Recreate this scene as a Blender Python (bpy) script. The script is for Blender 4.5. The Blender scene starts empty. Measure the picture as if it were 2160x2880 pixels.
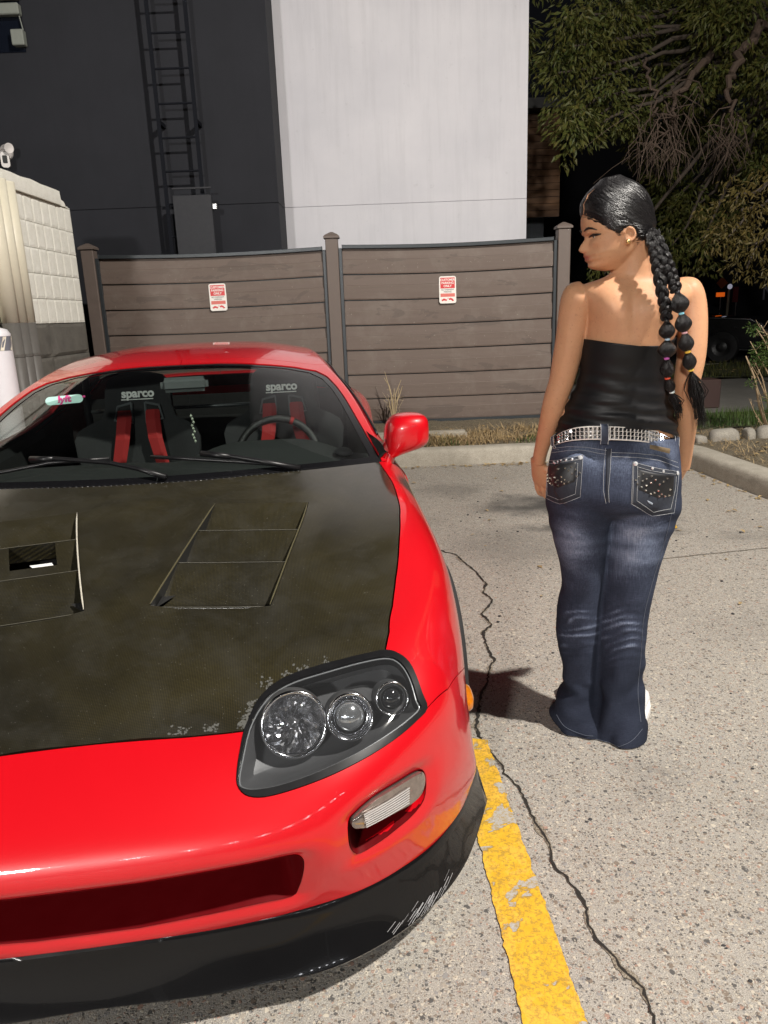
import bpy, bmesh, math, random
import numpy as np
from math import sin, cos, tan, pi, radians, sqrt, atan2, exp
from mathutils import Vector, Matrix
from mathutils.geometry import delaunay_2d_cdt
from mathutils import noise as mnoise

# ------------------------------------------------------------------ camera, world, lights
SC = bpy.context.scene
COL = SC.collection
CAM_F, CAM_P, CAM_R, CAM_H, CW, CH = 2080.0, radians(15.0), radians(2.2), 1.38, 2160.0, 2880.0
_fw = np.array([0, cos(CAM_P), -sin(CAM_P)]); _r0 = np.array([1.0, 0, 0]); _u0 = np.array([0, sin(CAM_P), cos(CAM_P)])
_rt = cos(CAM_R) * _r0 - sin(CAM_R) * _u0; _up = sin(CAM_R) * _r0 + cos(CAM_R) * _u0
CC = np.array([0, 0, CAM_H])
cam_d = bpy.data.cameras.new('camera'); cam_o = bpy.data.objects.new('camera', cam_d); COL.objects.link(cam_o)
cam_d.sensor_fit = 'VERTICAL'; cam_d.sensor_height = 36.0; cam_d.lens = 36.0 * CAM_F / CH
cam_d.clip_start = 0.05; cam_d.clip_end = 1000
cam_o.matrix_world = Matrix(((_rt[0], _up[0], -_fw[0], 0), (_rt[1], _up[1], -_fw[1], 0), (_rt[2], _up[2], -_fw[2], CAM_H), (0, 0, 0, 1)))
SC.camera = cam_o

W = bpy.data.worlds.new('World'); SC.world = W; W.use_nodes = True
wb = W.node_tree.nodes['Background']; wb.inputs[0].default_value = (0.40, 0.42, 0.52, 1); wb.inputs[1].default_value = 0.008
SC.view_settings.view_transform = 'Standard'; SC.view_settings.look = 'None'
SC.view_settings.exposure = 0.0; SC.view_settings.gamma = 1.0; SC.view_settings.use_curve_mapping = False
SC.cycles.max_bounces = 8; SC.cycles.transparent_max_bounces = 16
SC.cycles.sample_clamp_indirect = 6.0
SC.cycles.use_denoising = True
SC.cycles.caustics_reflective = False; SC.cycles.caustics_refractive = False

KEY_POS = (4.55, -0.5, 8.0)
FILL_POS = (-3.5, -10.5, 4.7)
def spot(name, loc, target, watts, size, blend, col, radius):
    d = bpy.data.lights.new(name, 'SPOT'); d.energy = watts; d.spot_size = radians(size); d.spot_blend = blend
    d.color = col; d.shadow_soft_size = radius
    o = bpy.data.objects.new(name, d); COL.objects.link(o); o.location = loc
    o.rotation_euler = (Vector(target) - Vector(loc)).to_track_quat('-Z', 'Y').to_euler()
    return o
spot('floodlight_beam', KEY_POS, (-0.2, 4.2, 0.6), 5600, 112, 0.9, (1.0, 0.945, 0.87), 0.15)
spot('fill_beam', FILL_POS, (0.5, 5.0, 0.5), 5000, 110, 0.6, (1.0, 0.96, 0.91), 0.35)  # added fill that lifts the woman's back and the cabin

# ------------------------------------------------------------------ pixel <-> world helpers (photo pixels)
def pj(P):
    d = np.asarray(P, float) - CC; z = d @ _fw
    return np.stack([CW/2 + CAM_F*(d @ _rt)/z, CH/2 - CAM_F*(d @ _up)/z], -1)
def ray(x, y):
    d = _fw*CAM_F + _rt*(x-CW/2) - _up*(y-CH/2); return d/np.linalg.norm(d)
def gz(x, y, z=0.0):
    d = ray(x, y); return CC + d*((z-CAM_H)/d[2])
def gy(x, y, Y):
    d = ray(x, y); return CC + d*(Y/d[1])
def gx(x, y, X):
    d = ray(x, y); return CC + d*(X/d[0])
DD = 1.30199

# ------------------------------------------------------------------ scene helpers
def thing(name, label, cat, loc=(0, 0, 0), group=None):
    o = bpy.data.objects.new(name, None); COL.objects.link(o); o.location = loc; o.empty_display_size = 0.1
    o['label'] = label; o['category'] = cat
    if group: o['group'] = group
    return o
def tag(o, label, cat, group=None):
    o['label'] = label; o['category'] = cat
    if group: o['group'] = group
    return o
def setkind(o, k):
    o['kind'] = k; return o
def link(name, me, mat, parent=None):
    o = bpy.data.objects.new(name, me); COL.objects.link(o)
    if mat is not None:
        me.materials.clear()
        for m in (mat if isinstance(mat, (list, tuple)) else [mat]): me.materials.append(m)
    if parent is not None:
        o.parent = parent
        if parent.type == 'EMPTY': o.location = (-parent.location[0], -parent.location[1], -parent.location[2])
    return o
def mesh(name, V, F, smooth=False, mi=None):
    me = bpy.data.meshes.new(name); me.from_pydata([tuple(map(float, v)) for v in V], [], [tuple(map(int, f)) for f in F])
    if smooth: me.polygons.foreach_set('use_smooth', [True]*len(me.polygons))
    if mi is not None: me.polygons.foreach_set('material_index', mi)
    me.update(); return me
def add(name, V, F, mat, parent=None, smooth=False, mi=None):
    return link(name, mesh(name, V, F, smooth, mi), mat, parent)
class MB:
    """collects simple solids into one mesh"""
    def __init__(s): s.V = []; s.F = []
    def put(s, V, F):
        n = len(s.V); s.V += [tuple(v) for v in V]; s.F += [tuple(i+n for i in f) for f in F]; return s
    def box(s, x0, x1, y0, y1, z0, z1, M=None):
        V = [(x, y, z) for z in (z0, z1) for y in (y0, y1) for x in (x0, x1)]
        if M is not None: V = [tuple(M @ Vector(v)) for v in V]
        return s.put(V, [(0, 2, 3, 1), (4, 5, 7, 6), (0, 1, 5, 4), (2, 6, 7, 3), (0, 4, 6, 2), (1, 3, 7, 5)])
    def tube(s, pts, r, n=8, cap=True):
        pts = [Vector(p) for p in pts]; rs = r if isinstance(r, (list, tuple)) else [r]*len(pts)
        V = []; F = []; prev = None
        for i, p in enumerate(pts):
            t = (pts[min(i+1, len(pts)-1)]-pts[max(i-1, 0)])
            t = t.normalized() if t.length > 1e-9 else Vector((0, 0, 1))
            if prev is None: a = t.orthogonal().normalized()
            else:
                a = prev - t*prev.dot(t); a = a.normalized() if a.length > 1e-6 else t.orthogonal().normalized()
            prev = a; b = t.cross(a)
            for k in range(n):
                q = 2*pi*k/n; V.append(p + (a*cos(q)+b*sin(q))*rs[i])
        for i in range(len(pts)-1):
            for k in range(n):
                k2 = (k+1) % n; F.append((i*n+k, i*n+k2, (i+1)*n+k2, (i+1)*n+k))
        if cap: F.append(tuple(range(n-1, -1, -1))); F.append(tuple((len(pts)-1)*n+k for k in range(n)))
        return s.put(V, F)
    def prism(s, poly, h0, h1, M=None):
        n = len(poly); V = [(x, y, h0) for x, y in poly]+[(x, y, h1) for x, y in poly]
        if M is not None: V = [tuple(M @ Vector(v)) for v in V]
        return s.put(V, [tuple(range(n-1, -1, -1)), tuple(range(n, 2*n))]+[(i, (i+1) % n, n+(i+1) % n, n+i) for i in range(n)])
    def lathe(s, prof, n=24, M=None, close=False):
        V = []; F = []
        for r, h in prof:
            for k in range(n): V.append((r*cos(2*pi*k/n), r*sin(2*pi*k/n), h))
        for i in range(len(prof)-1):
            for k in range(n): k2 = (k+1) % n; F.append((i*n+k, i*n+k2, (i+1)*n+k2, (i+1)*n+k))
        if M is not None: V = [tuple(M @ Vector(v)) for v in V]
        return s.put(V, F)
    def build(s, name, mat, parent=None, smooth=False, bevel=0, seg=1):
        o = link(name, mesh(name, s.V, s.F, smooth), mat, parent)
        if bevel: bev(o, bevel, seg)
        return o
def bev(o, w, seg=1):
    bm = bmesh.new(); bm.from_mesh(o.data)
    bmesh.ops.bevel(bm, geom=[e for e in bm.edges if len(e.link_faces) == 2 and e.calc_face_angle(0) > 0.5], offset=w, segments=seg, affect='EDGES', clamp_overlap=True)
    bm.to_mesh(o.data); bm.free(); return o
def sharp(o, ang=35):
    me = o.data; me.polygons.foreach_set('use_smooth', [True]*len(me.polygons)); me.set_sharp_from_angle(angle=radians(ang)); return o
def frame(o, z, x=None):
    z = Vector(z).normalized(); x = Vector(x) if x is not None else z.orthogonal()
    x = (x - z*x.dot(z)).normalized(); y = z.cross(x)
    return Matrix(((x[0], y[0], z[0], o[0]), (x[1], y[1], z[1], o[1]), (x[2], y[2], z[2], o[2]), (0, 0, 0, 1)))
def text_obj(name, txt, size, M, mat, parent, extrude=0.0008, align='CENTER', sx=1.0, shear=0, offset=0.0, spacing=1.0):
    cu = bpy.data.curves.new(name, 'FONT'); cu.body = txt; cu.size = size; cu.extrude = extrude
    cu.align_x = align; cu.align_y = 'CENTER'; cu.shear = shear; cu.offset = offset; cu.space_character = spacing
    t = bpy.data.objects.new(name, cu); COL.objects.link(t)
    dg = bpy.context.evaluated_depsgraph_get(); me = bpy.data.meshes.new_from_object(t.evaluated_get(dg))
    bpy.data.objects.remove(t); bpy.data.curves.remove(cu)
    me.transform(M @ Matrix.Diagonal((sx, 1, 1, 1)))
    return link(name, me, mat, parent)

# ------------------------------------------------------------------ materials
MATS = {}
class NT:
    def __init__(s, name):
        s.m = bpy.data.materials.new(name); s.m.use_nodes = True; s.t = s.m.node_tree; s.n = s.t.nodes; s.l = s.t.links
        s.b = s.n['Principled BSDF']; s.out = s.n['Material Output']; s._co = None
    def co(s):
        if s._co is None:
            s._co = s.n.new('ShaderNodeNewGeometry').outputs['Position']
        return s._co
    def new(s, t, **kw):
        nd = s.n.new(t)
        for k, v in kw.items(): setattr(nd, k, v)
        return nd
    def put(s, sock, v):
        if hasattr(v, 'is_linked') or isinstance(v, bpy.types.NodeSocket): s.l.new(v, sock)
        elif isinstance(v, (tuple, list)): sock.default_value = (*v, 1) if len(v) == 3 and sock.type == 'RGBA' else v
        else: sock.default_value = v
    def noise(s, scale, detail=4, rough=0.55, dist=0.0, vec=None, out='Fac'):
        nd = s.new('ShaderNodeTexNoise'); s.put(nd.inputs['Vector'], vec or s.co())
        nd.inputs['Scale'].default_value = scale; nd.inputs['Detail'].default_value = detail; nd.inputs['Roughness'].default_value = rough; nd.inputs['Distortion'].default_value = dist
        return nd.outputs[out]
    def voro(s, scale, feature='F1', out='Distance', vec=None, rnd=1.0):
        nd = s.new('ShaderNodeTexVoronoi', feature=feature); s.put(nd.inputs['Vector'], vec or s.co()); nd.inputs['Scale'].default_value = scale
        nd.inputs['Randomness'].default_value = rnd
        return nd.outputs[out]
    def scale(s, v, vec=None):
        nd = s.new('ShaderNodeVectorMath', operation='MULTIPLY'); s.put(nd.inputs[0], vec or s.co()); nd.inputs[1].default_value = v; return nd.outputs[0]
    def ramp(s, fac, stops, interp='LINEAR'):
        nd = s.new('ShaderNodeValToRGB'); s.put(nd.inputs[0], fac); cr = nd.color_ramp; cr.interpolation = interp
        while len(cr.elements) < len(stops): cr.elements.new(0.5)
        for e, (p, c) in zip(cr.elements, stops):
            e.position = p; e.color = (*c, 1) if isinstance(c, (tuple, list)) else (c, c, c, 1)
        return nd.outputs[0]
    def math(s, op, a, b=None):
        nd = s.new('ShaderNodeMath', operation=op); s.put(nd.inputs[0], a)
        if b is not None: s.put(nd.inputs[1], b)
        return nd.outputs[0]
    def mix(s, fac, a, b, mode='MIX'):
        nd = s.new('ShaderNodeMix', data_type='RGBA', blend_type=mode); s.put(nd.inputs[0], fac); s.put(nd.inputs[6], a); s.put(nd.inputs[7], b); return nd.outputs[2]
    def bump(s, h, strength=0.3, dist=0.01):
        nd = s.new('ShaderNodeBump'); s.put(nd.inputs['Height'], h); nd.inputs['Strength'].default_value = strength; nd.inputs['Distance'].default_value = dist
        s.l.new(nd.outputs[0], s.b.inputs['Normal']); return nd
    def sep(s, vec=None):
        nd = s.new('ShaderNodeSeparateXYZ'); s.put(nd.inputs[0], vec or s.co()); return nd.outputs
    def set(s, **kw):
        for k, v in kw.items(): s.put(s.b.inputs[k.replace('_', ' ')], v)
        return s
def plain(name, col, rough=0.5, metal=0.0, var=0.12, scale=30.0, bump=0.0, coat=0.0, **kw):
    """one colour with slight tonal variation and fine relief"""
    if name in MATS: return MATS[name]
    n = NT(name)
    f = n.noise(scale, 5, 0.6)
    c = n.mix(f, tuple(x*(1-var) for x in col), tuple(min(1, x*(1+var)) for x in col))
    n.set(Base_Color=c, Metallic=metal, Roughness=n.ramp(f, [(0.2, max(0, rough*0.85)), (0.8, min(1, rough*1.12))]))
    if coat: n.set(Coat_Weight=coat, Coat_Roughness=0.03)
    if bump: n.bump(n.noise(scale*3, 4), bump, 0.004)
    for k, v in kw.items(): n.put(n.b.inputs[k.replace('_', ' ')], v)
    MATS[name] = n.m; return n.m
def emit(name, col, strength):
    n = NT(name); n.set(Base_Color=col, Emission_Color=col, Emission_Strength=strength); MATS[name] = n.m; return n.m
R = random.Random(7)
# ================================================================== SETTING
def m_ground():
    n = NT('exposed_aggregate'); P = n.co()
    big = n.noise(0.9, 5, 0.6); mid = n.noise(14, 5, 0.65); fine = n.noise(420, 2, 0.5)
    base = n.ramp(big, [(0.3, (0.33, 0.305, 0.27)), (0.55, (0.40, 0.372, 0.33)), (0.75, (0.36, 0.335, 0.295))])
    base = n.mix(n.ramp(mid, [(0.35, 0.0), (0.7, 0.45)]), base, (0.31, 0.285, 0.25))
    base = n.mix(n.ramp(fine, [(0.35, 0.75), (0.5, 0.1), (0.68, 0.0)]), base, (0.13, 0.12, 0.105))
    base = n.mix(n.ramp(fine, [(0.55, 0.0), (0.75, 0.6)]), base, (0.72, 0.68, 0.60))
    h = mid
    warp = n.new('ShaderNodeVectorMath', operation='ADD'); n.put(warp.inputs[0], P)
    sc = n.new('ShaderNodeVectorMath', operation='SCALE'); n.put(sc.inputs[0], n.noise(60, 2, 0.5, out='Color')); sc.inputs['Scale'].default_value = 0.012
    n.l.new(sc.outputs[0], warp.inputs[1])
    for scl, lo, hi, amt in ((48, 0.30, 0.34, 1.0), (105, 0.36, 0.42, 0.95), (200, 0.40, 0.48, 0.85)):
        vd = n.new('ShaderNodeTexVoronoi'); n.put(vd.inputs['Vector'], warp.outputs[0]); vd.inputs['Scale'].default_value = scl
        col = n.ramp(n.sep(vd.outputs['Color'])[0], [(0.0, (0.09, 0.085, 0.08)), (0.2, (0.20, 0.16, 0.125)), (0.38, (0.34, 0.30, 0.25)), (0.6, (0.5, 0.45, 0.37)), (0.8, (0.26, 0.25, 0.24)), (0.93, (0.34, 0.22, 0.17)), (1.0, (0.07, 0.07, 0.075))], 'CONSTANT')
        keep = n.math('GREATER_THAN', n.sep(vd.outputs['Color'])[1], 0.36)
        mask = n.math('MULTIPLY', n.ramp(vd.outputs['Distance'], [(lo, amt), (hi, 0.0)]), keep)
        base = n.mix(mask, base, col)
        h = n.math('ADD', h, n.math('MULTIPLY', mask, 0.6))
    stain = n.noise(1.7, 4, 0.7, 0.6)
    base = n.mix(n.ramp(stain, [(0.60, 0.0), (0.74, 0.45)]), base, (0.12, 0.11, 0.10))
    # oil stains where cars stand
    wv = n.noise(2.6, 5, 0.65, out='Color'); wsc = n.new('ShaderNodeVectorMath', operation='SCALE'); n.put(wsc.inputs[0], wv); wsc.inputs['Scale'].default_value = 0.7
    wad = n.new('ShaderNodeVectorMath', operation='ADD'); n.put(wad.inputs[0], P); n.l.new(wsc.outputs[0], wad.inputs[1])
    for (sx, sy, k, amt) in ((1.20, 5.15, (1.0, 1.9, 0), 0.95), (1.35, 4.55, (1.2, 3.4, 0), 0.9), (0.75, 4.2, (1.3, 1.3, 0), 0.3), (0.55, 5.7, (1.8, 2.5, 0), 0.35), (2.2, 4.3, (2, 3, 0), 0.25), (1.7, 3.0, (1.4, 1.6, 0), 0.14)):
        sb_ = n.new('ShaderNodeVectorMath', operation='SUBTRACT'); n.l.new(wad.outputs[0], sb_.inputs[0]); sb_.inputs[1].default_value = (sx+0.35, sy+0.35, 0.35)
        ml = n.new('ShaderNodeVectorMath', operation='MULTIPLY'); n.l.new(sb_.outputs[0], ml.inputs[0]); ml.inputs[1].default_value = k
        ln = n.new('ShaderNodeVectorMath', operation='LENGTH'); n.l.new(ml.outputs[0], ln.inputs[0])
        base = n.mix(n.ramp(ln.outputs['Value'], [(0.15, amt), (0.75, 0.0)], 'EASE'), base, (0.055, 0.052, 0.048))
    n.set(Base_Color=base, Roughness=0.82); n.bump(h, 0.45, 0.006)
    return n.m
def m_concrete(name, a, b, scale=9):
    n = NT(name); f = n.noise(scale, 8, 0.65); g = n.noise(160, 3, 0.6)
    c = n.mix(n.ramp(f, [(0.3, 0.0), (0.7, 1.0)]), a, b); c = n.mix(n.ramp(g, [(0.35, 0.5), (0.6, 0.0)]), c, tuple(x*0.45 for x in a))
    n.set(Base_Color=c, Roughness=0.88); n.bump(n.math('ADD', f, g), 0.5, 0.006); return n.m
def m_soil():
    n = NT('dry_soil'); f = n.noise(6, 8, 0.7); g = n.noise(90, 4, 0.7)
    c = n.ramp(f, [(0.3, (0.11, 0.085, 0.055)), (0.5, (0.22, 0.18, 0.12)), (0.7, (0.17, 0.15, 0.10))])
    c = n.mix(n.ramp(g, [(0.4, 0.7), (0.55, 0)]), c, (0.06, 0.045, 0.03)); c = n.mix(n.ramp(g, [(0.58, 0.0), (0.7, 0.8)]), c, (0.45, 0.38, 0.25))
    n.set(Base_Color=c, Roughness=0.95); n.bump(g, 0.9, 0.02); return n.m
def m_grass():
    n = NT('turf_soil'); f = n.noise(3, 6, 0.7); g = n.noise(60, 4, 0.7)
    c = n.mix(f, (0.05, 0.06, 0.02), (0.10, 0.10, 0.04)); c = n.mix(n.ramp(g, [(0.4, 0.7), (0.6, 0)]), c, (0.025, 0.03, 0.012))
    n.set(Base_Color=c, Roughness=0.95); n.bump(g, 0.8, 0.03); return n.m
M_GROUND = m_ground()
M_KERB = m_concrete('kerb_concrete', (0.36, 0.33, 0.27), (0.50, 0.46, 0.39))
M_WALK = m_concrete('sidewalk_concrete', (0.15, 0.145, 0.13), (0.21, 0.20, 0.18), 3)
M_SOIL = m_soil(); M_GRASS = m_grass()
M_BLACK = plain('black_rubber', (0.012, 0.012, 0.013), 0.6)

g = add('ground', [(-150, -150, 0), (150, -150, 0), (150, 150, 0), (-150, 150, 0)], [(0, 1, 2, 3)], M_GROUND); setkind(g, 'structure')

# --- painted stall line with ragged edges
def m_yellow():
    n = NT('worn_yellow_paint'); P = n.co()
    f = n.noise(30, 5, 0.65); c = n.mix(n.ramp(f, [(0.3, 0), (0.7, 1)]), (0.62, 0.34, 0.012), (0.75, 0.45, 0.03))
    lay = n.noise(11, 5, 0.6, 0.8)
    c = n.mix(n.ramp(lay, [(0.52, 0.0), (0.525, 0.8)]), c, (0.78, 0.44, 0.05))
    crk = n.voro(30, 'DISTANCE_TO_EDGE'); c = n.mix(n.ramp(crk, [(0.0, 0.4), (0.02, 0.0)]), c, (0.30, 0.17, 0.02))
    chip = n.noise(8.0, 6, 0.55, 0.6)
    cm = n.ramp(chip, [(0.585, 0.0), (0.593, 1.0)])
    edge = n.math('MULTIPLY', n.ramp(chip, [(0.567, 0.0), (0.583, 1.0)]), 0.6)
    c = n.mix(edge, c, (0.28, 0.17, 0.03))
    c = n.mix(cm, c, n.mix(n.noise(200, 3), (0.30, 0.29, 0.27), (0.50, 0.48, 0.44)))
    dirt = n.noise(120, 3, 0.7); c = n.mix(n.ramp(dirt, [(0.40, 0.7), (0.52, 0)]), c, (0.33, 0.21, 0.04))
    n.set(Base_Color=c, Roughness=0.6); n.bump(n.math('SUBTRACT', n.math('MULTIPLY', f, 0.3), cm), 0.4, 0.004); return n.m
M_YEL = m_yellow()
def ribbon(name, left, right, z, mat, jag, step=0.012):
    def resample(pts):
        out = []
        for a, b in zip(pts[:-1], pts[1:]):
            a = Vector(a); b = Vector(b); k = max(1, int((b-a).length/step))
            out += [a.lerp(b, i/k) for i in range(k)]
        return out + [Vector(pts[-1])]
    Lp = resample(left); n = len(Lp); Rp = resample(right)
    Rp = [Rp[min(len(Rp)-1, int(i*len(Rp)/n))] for i in range(n)]
    V = []
    for i in range(n):
        j1 = jag*(mnoise.noise((i*0.35, 3.1, 0)) + 0.6*mnoise.noise((i*1.3, 7.7, 0))); j2 = jag*(mnoise.noise((i*0.35, 13.1, 0))+0.6*mnoise.noise((i*1.3, 17.7, 0)))
        d = (Rp[i]-Lp[i]); d = d.normalized() if d.length > 1e-6 else Vector((1, 0))
        a = Lp[i]-d*j1; b = Rp[i]+d*j2
        V += [(a.x, a.y, z), (b.x, b.y, z)]
    return add(name, V, [(2*i, 2*i+1, 2*i+3, 2*i+2) for i in range(n-1)], mat)
yl = ribbon('stall_line_marking', [(0.445, -4), (0.24, 1.155), (0.200, 2.20)], [(0.61, -4), (0.365, 1.155), (0.312, 2.17)], 0.004, M_YEL, 0.007); setkind(yl, 'structure')
p1, p2, p3, p4 = gz(1870, 1462), gz(1893, 1458), gz(1905, 1486), gz(1868, 1498)
o = add('stall_line_marking', [(p[0], p[1], 0.004) for p in (p1, p2, p3, p4)], [(0, 3, 2, 1)], M_YEL); setkind(o, 'structure')

# --- cracks in the slab
M_CRACK = plain('crack_dirt', (0.018, 0.015, 0.012), 0.95, var=0.5, scale=200)
def m_crk():
    n = NT('crack_shoulder'); f = n.noise(260, 4, 0.7); n.set(Base_Color=n.ramp(f, [(0.35, (0.07, 0.055, 0.04)), (0.5, (0.24, 0.20, 0.15)), (0.68, (0.42, 0.38, 0.31))]), Roughness=0.95); n.bump(f, 0.8, 0.004); return n.m
M_CRACKE = m_crk()
def crack(pix, w0, w1, seed):
    rr = random.Random(seed); P = [Vector(gz(*p)[:2]) for p in pix]; Q = []
    for a, b in zip(P[:-1], P[1:]):
        k = max(2, int((b-a).length/0.012))
        for i in range(k):
            q = a.lerp(b, i/k); Q.append(q + Vector((rr.uniform(-1, 1), rr.uniform(-1, 1)))*0.0035)
    Q.append(P[-1]); V = []
    for i, q in enumerate(Q):
        t = (Q[min(i+1, len(Q)-1)]-Q[max(0, i-1)]).normalized(); nrm = Vector((-t.y, t.x))
        w = (w0+(w1-w0)*(0.5+0.9*mnoise.noise((i*0.21, seed, 0))))*rr.uniform(0.6, 1.3)*0.5
        w = max(0.0008, w)
        V += [(*(q-nrm*w), 0.0035), (*(q+nrm*w), 0.0035)]
    # crumbled, dirt-filled shoulders of the crack
    E_ = []
    for i, q in enumerate(Q):
        t = (Q[min(i+1, len(Q)-1)]-Q[max(0, i-1)]).normalized(); nrm = Vector((-t.y, t.x)); k = max(0.0, mnoise.noise((i*0.11, seed+4, 2))+0.25)
        wa = 0.002+w1*1.3*k*rr.uniform(0.3, 1.4); wb_ = 0.002+w1*1.1*k*rr.uniform(0.3, 1.4); E_ += [(*(q-nrm*wa), 0.0022), (*(q+nrm*wb_), 0.0022)]
    setkind(add('pavement_crack', E_, [(2*i, 2*i+1, 2*i+3, 2*i+2) for i in range(len(Q)-1)], M_CRACKE), 'structure')
    o = add('pavement_crack', V, [(2*i, 2*i+1, 2*i+3, 2*i+2) for i in range(len(Q)-1)], M_CRACK); return setkind(o, 'structure')
crack([(1339, 2048), (1356, 2089), (1391, 2129), (1411, 2150), (1417, 2176), (1440, 2199), (1463, 2222), (1484, 2268), (1507, 2320), (1541, 2367), (1550, 2413), (1562, 2445), (1594, 2468), (1617, 2503), (1648, 2546), (1657, 2604), (1680, 2644), (1721, 2685), (1756, 2731), (1808, 2783), (1828, 2830), (1842, 2880), (1870, 2960)], 0.002, 0.0105, 1)
crack([(1215, 1540), (1250, 1553), (1280, 1559), (1297, 1576), (1335, 1606), (1368, 1642), (1358, 1667), (1387, 1688), (1377, 1703), (1354, 1728), (1368, 1741), (1383, 1758), (1360, 1779), (1368, 1817), (1381, 1846), (1392, 1855), (1377, 1880), (1370, 1920), (1350, 1960), (1345, 2010), (1339, 2048)], 0.003, 0.016, 2)
crack([(1600, 1600), (1700, 1590), (1870, 1572), (1980, 1560), (2060, 1552), (2180, 1540), (2400, 1520)], 0.001, 0.005, 3)

# --- kerbs, planting beds, walks, street
def kerb(path, w, h, name='kerb'):
    V = []; F = []; pts = [Vector(p) for p in path]; Q = []
    for a, b in zip(pts[:-1], pts[1:]):
        k = max(1, int((b-a).length/0.08)); Q += [a.lerp(b, i/k) for i in range(k)]
    Q.append(pts[-1])
    for i, q in enumerate(Q):
        t = (Q[min(i+1, len(Q)-1)]-Q[max(0, i-1)]).normalized(); nr = Vector((t.y, -t.x))  # towards the lot
        wob = 0.007*mnoise.noise((q.x*7, q.y*7, 0)); w2 = 0.012*mnoise.noise((q.x*11, q.y*11, 5))
        prof = [(0.012, -0.02), (0.006+wob*0.6, 0.05), (wob, h-0.035+w2), (-0.012+wob, h-0.012+w2*0.6), (-0.035+wob, h+wob*0.5), (-w*0.6, h+0.004*mnoise.noise((q.x*9, q.y*9, 9))), (-w+0.012, h), (-w, h-0.015), (-w, -0.02)]
        for d, z in prof:
            p = q+nr*d; V.append((p.x, p.y, z))
    m = 9
    for i in range(len(Q)-1):
        for k in range(m-1): F.append((i*m+k, (i+1)*m+k, (i+1)*m+k+1, i*m+k+1))
    F += [tuple(range(m)), tuple((len(Q)-1)*m+k for k in range(m-1, -1, -1))]
    o = add(name, V, F, M_KERB, smooth=True); sharp(o, 40); return setkind(o, 'structure')
kerb([(-2.72, 6.76), (0.15, 6.735), (1.4, 6.755), (2.3, 6.70)], 0.17, 0.15)
kerb([(2.31, 6.70), (2.53, 6.60), (2.64, 6.35), (2.655, 6.2), (2.70, 5.6), (2.75, 5.1), (2.95, 3.2), (3.3, 0.0), (3.7, -4)], 0.20, 0.15)
# soil bank rising to the fence (height field)
def hfield(name, x0, x1, y0, y1, nx, ny, zf, mat):
    V = [(x0+(x1-x0)*i/nx, y0+(y1-y0)*j/ny, 0) for j in range(ny+1) for i in range(nx+1)]
    V = [(x, y, zf(x, y)) for x, y, _ in V]
    F = [(j*(nx+1)+i, j*(nx+1)+i+1, (j+1)*(nx+1)+i+1, (j+1)*(nx+1)+i) for j in range(ny) for i in range(nx)]
    return setkind(add(name, V, F, mat, smooth=True), 'structure')
def zs(x, y):
    return 0.125+0.105*min(1, max(0, (y-6.9)/1.0))+0.02*mnoise.noise((x*3, y*3, 1))+0.008*mnoise.noise((x*13, y*13, 2))
hfield('planting_soil', -2.72, 2.5, 6.87, 8.6, 130, 44, zs, M_SOIL)
# old kerb stone lying half buried in the bank
mb = MB(); mb.box(-0.9, 0.86, 7.30, 7.43, 0.10, 0.225); o = mb.build('edging_slab', M_KERB, bevel=0.02, seg=2)
tag(o, 'long half buried concrete slab in the dry bank below the fence', 'concrete slab')
hfield('planting_bed_soil', 2.72, 6.5, 3.0, 7.55, 90, 90, lambda x, y: (-0.05 if x < 2.84+max(0, (6.2-y))*0.085 else 0.11)+0.03*mnoise.noise((x*2, y*2, 3))+0.012*mnoise.noise((x*11, y*11, 4)), M_SOIL)
hfield('grass_verge', 2.3, 12, 7.5, 8.55, 80, 24, lambda x, y: 0.13+0.03*mnoise.noise((x*3, y*3, 6)), M_GRASS)
o = MB().box(2.3, 40, 8.5, 12.6, -0.1, 0.10).build('sidewalk', M_WALK); setkind(o, 'structure')
hfield('grass_strip', 2.3, 30, 12.6, 15.6, 80, 20, lambda x, y: 0.12+0.05*mnoise.noise((x*2, y*2, 6)), M_GRASS)
M_ROAD = m_concrete('street_asphalt', (0.045, 0.045, 0.047), (0.07, 0.07, 0.072), 4)
o = add('street', [(-60, 15.9, 0.006), (90, 15.9, 0.006), (90, 27, 0.006), (-60, 27, 0.006)], [(0, 1, 2, 3)], M_ROAD); setkind(o, 'structure')
kerb([(30, 15.75), (2.3, 15.75)], 0.16, 0.12)

# ================================================================== FENCE
def m_board():
    n = NT('brown_composite'); P = n.co()
    grain = n.noise(26, 6, 0.65, vec=n.scale((0.06, 1, 1))); f = n.noise(4, 5, 0.6)
    c = n.mix(n.ramp(grain, [(0.25, 0), (0.75, 1)]), (0.122, 0.090, 0.074), (0.146, 0.110, 0.091))
    dust = n.noise(3.2, 6, 0.7, 0.4); c = n.mix(n.ramp(dust, [(0.5, 0.0), (0.70, 0.34)]), c, (0.22, 0.19, 0.165))
    wet = n.noise(2.1, 5, 0.6, 0.7, vec=n.scale((0.7, 1, 2.2))); c = n.mix(n.ramp(wet, [(0.60, 0.0), (0.612, 0.45)]), c, (0.085, 0.065, 0.055))
    sp = n.noise(55, 2, 0.5); c = n.mix(n.ramp(sp, [(0.71, 0), (0.76, 0.5)]), c, (0.4, 0.36, 0.3))
    n.set(Base_Color=c, Roughness=0.62); n.bump(grain, 0.12, 0.003); return n.m
M_BOARD = m_board(); M_POST = plain('brown_post', (0.135, 0.105, 0.09), 0.6, var=0.15, scale=12, bump=0.15)
M_RAIL = plain('charcoal_aluminium', (0.045, 0.052, 0.058), 0.42, 0.3, scale=40)
FY = 8.06
fence = thing('privacy_fence', 'brown horizontal board fence with dark rails behind the kerb', 'fence', (-0.4, FY, 0.2))
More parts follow.
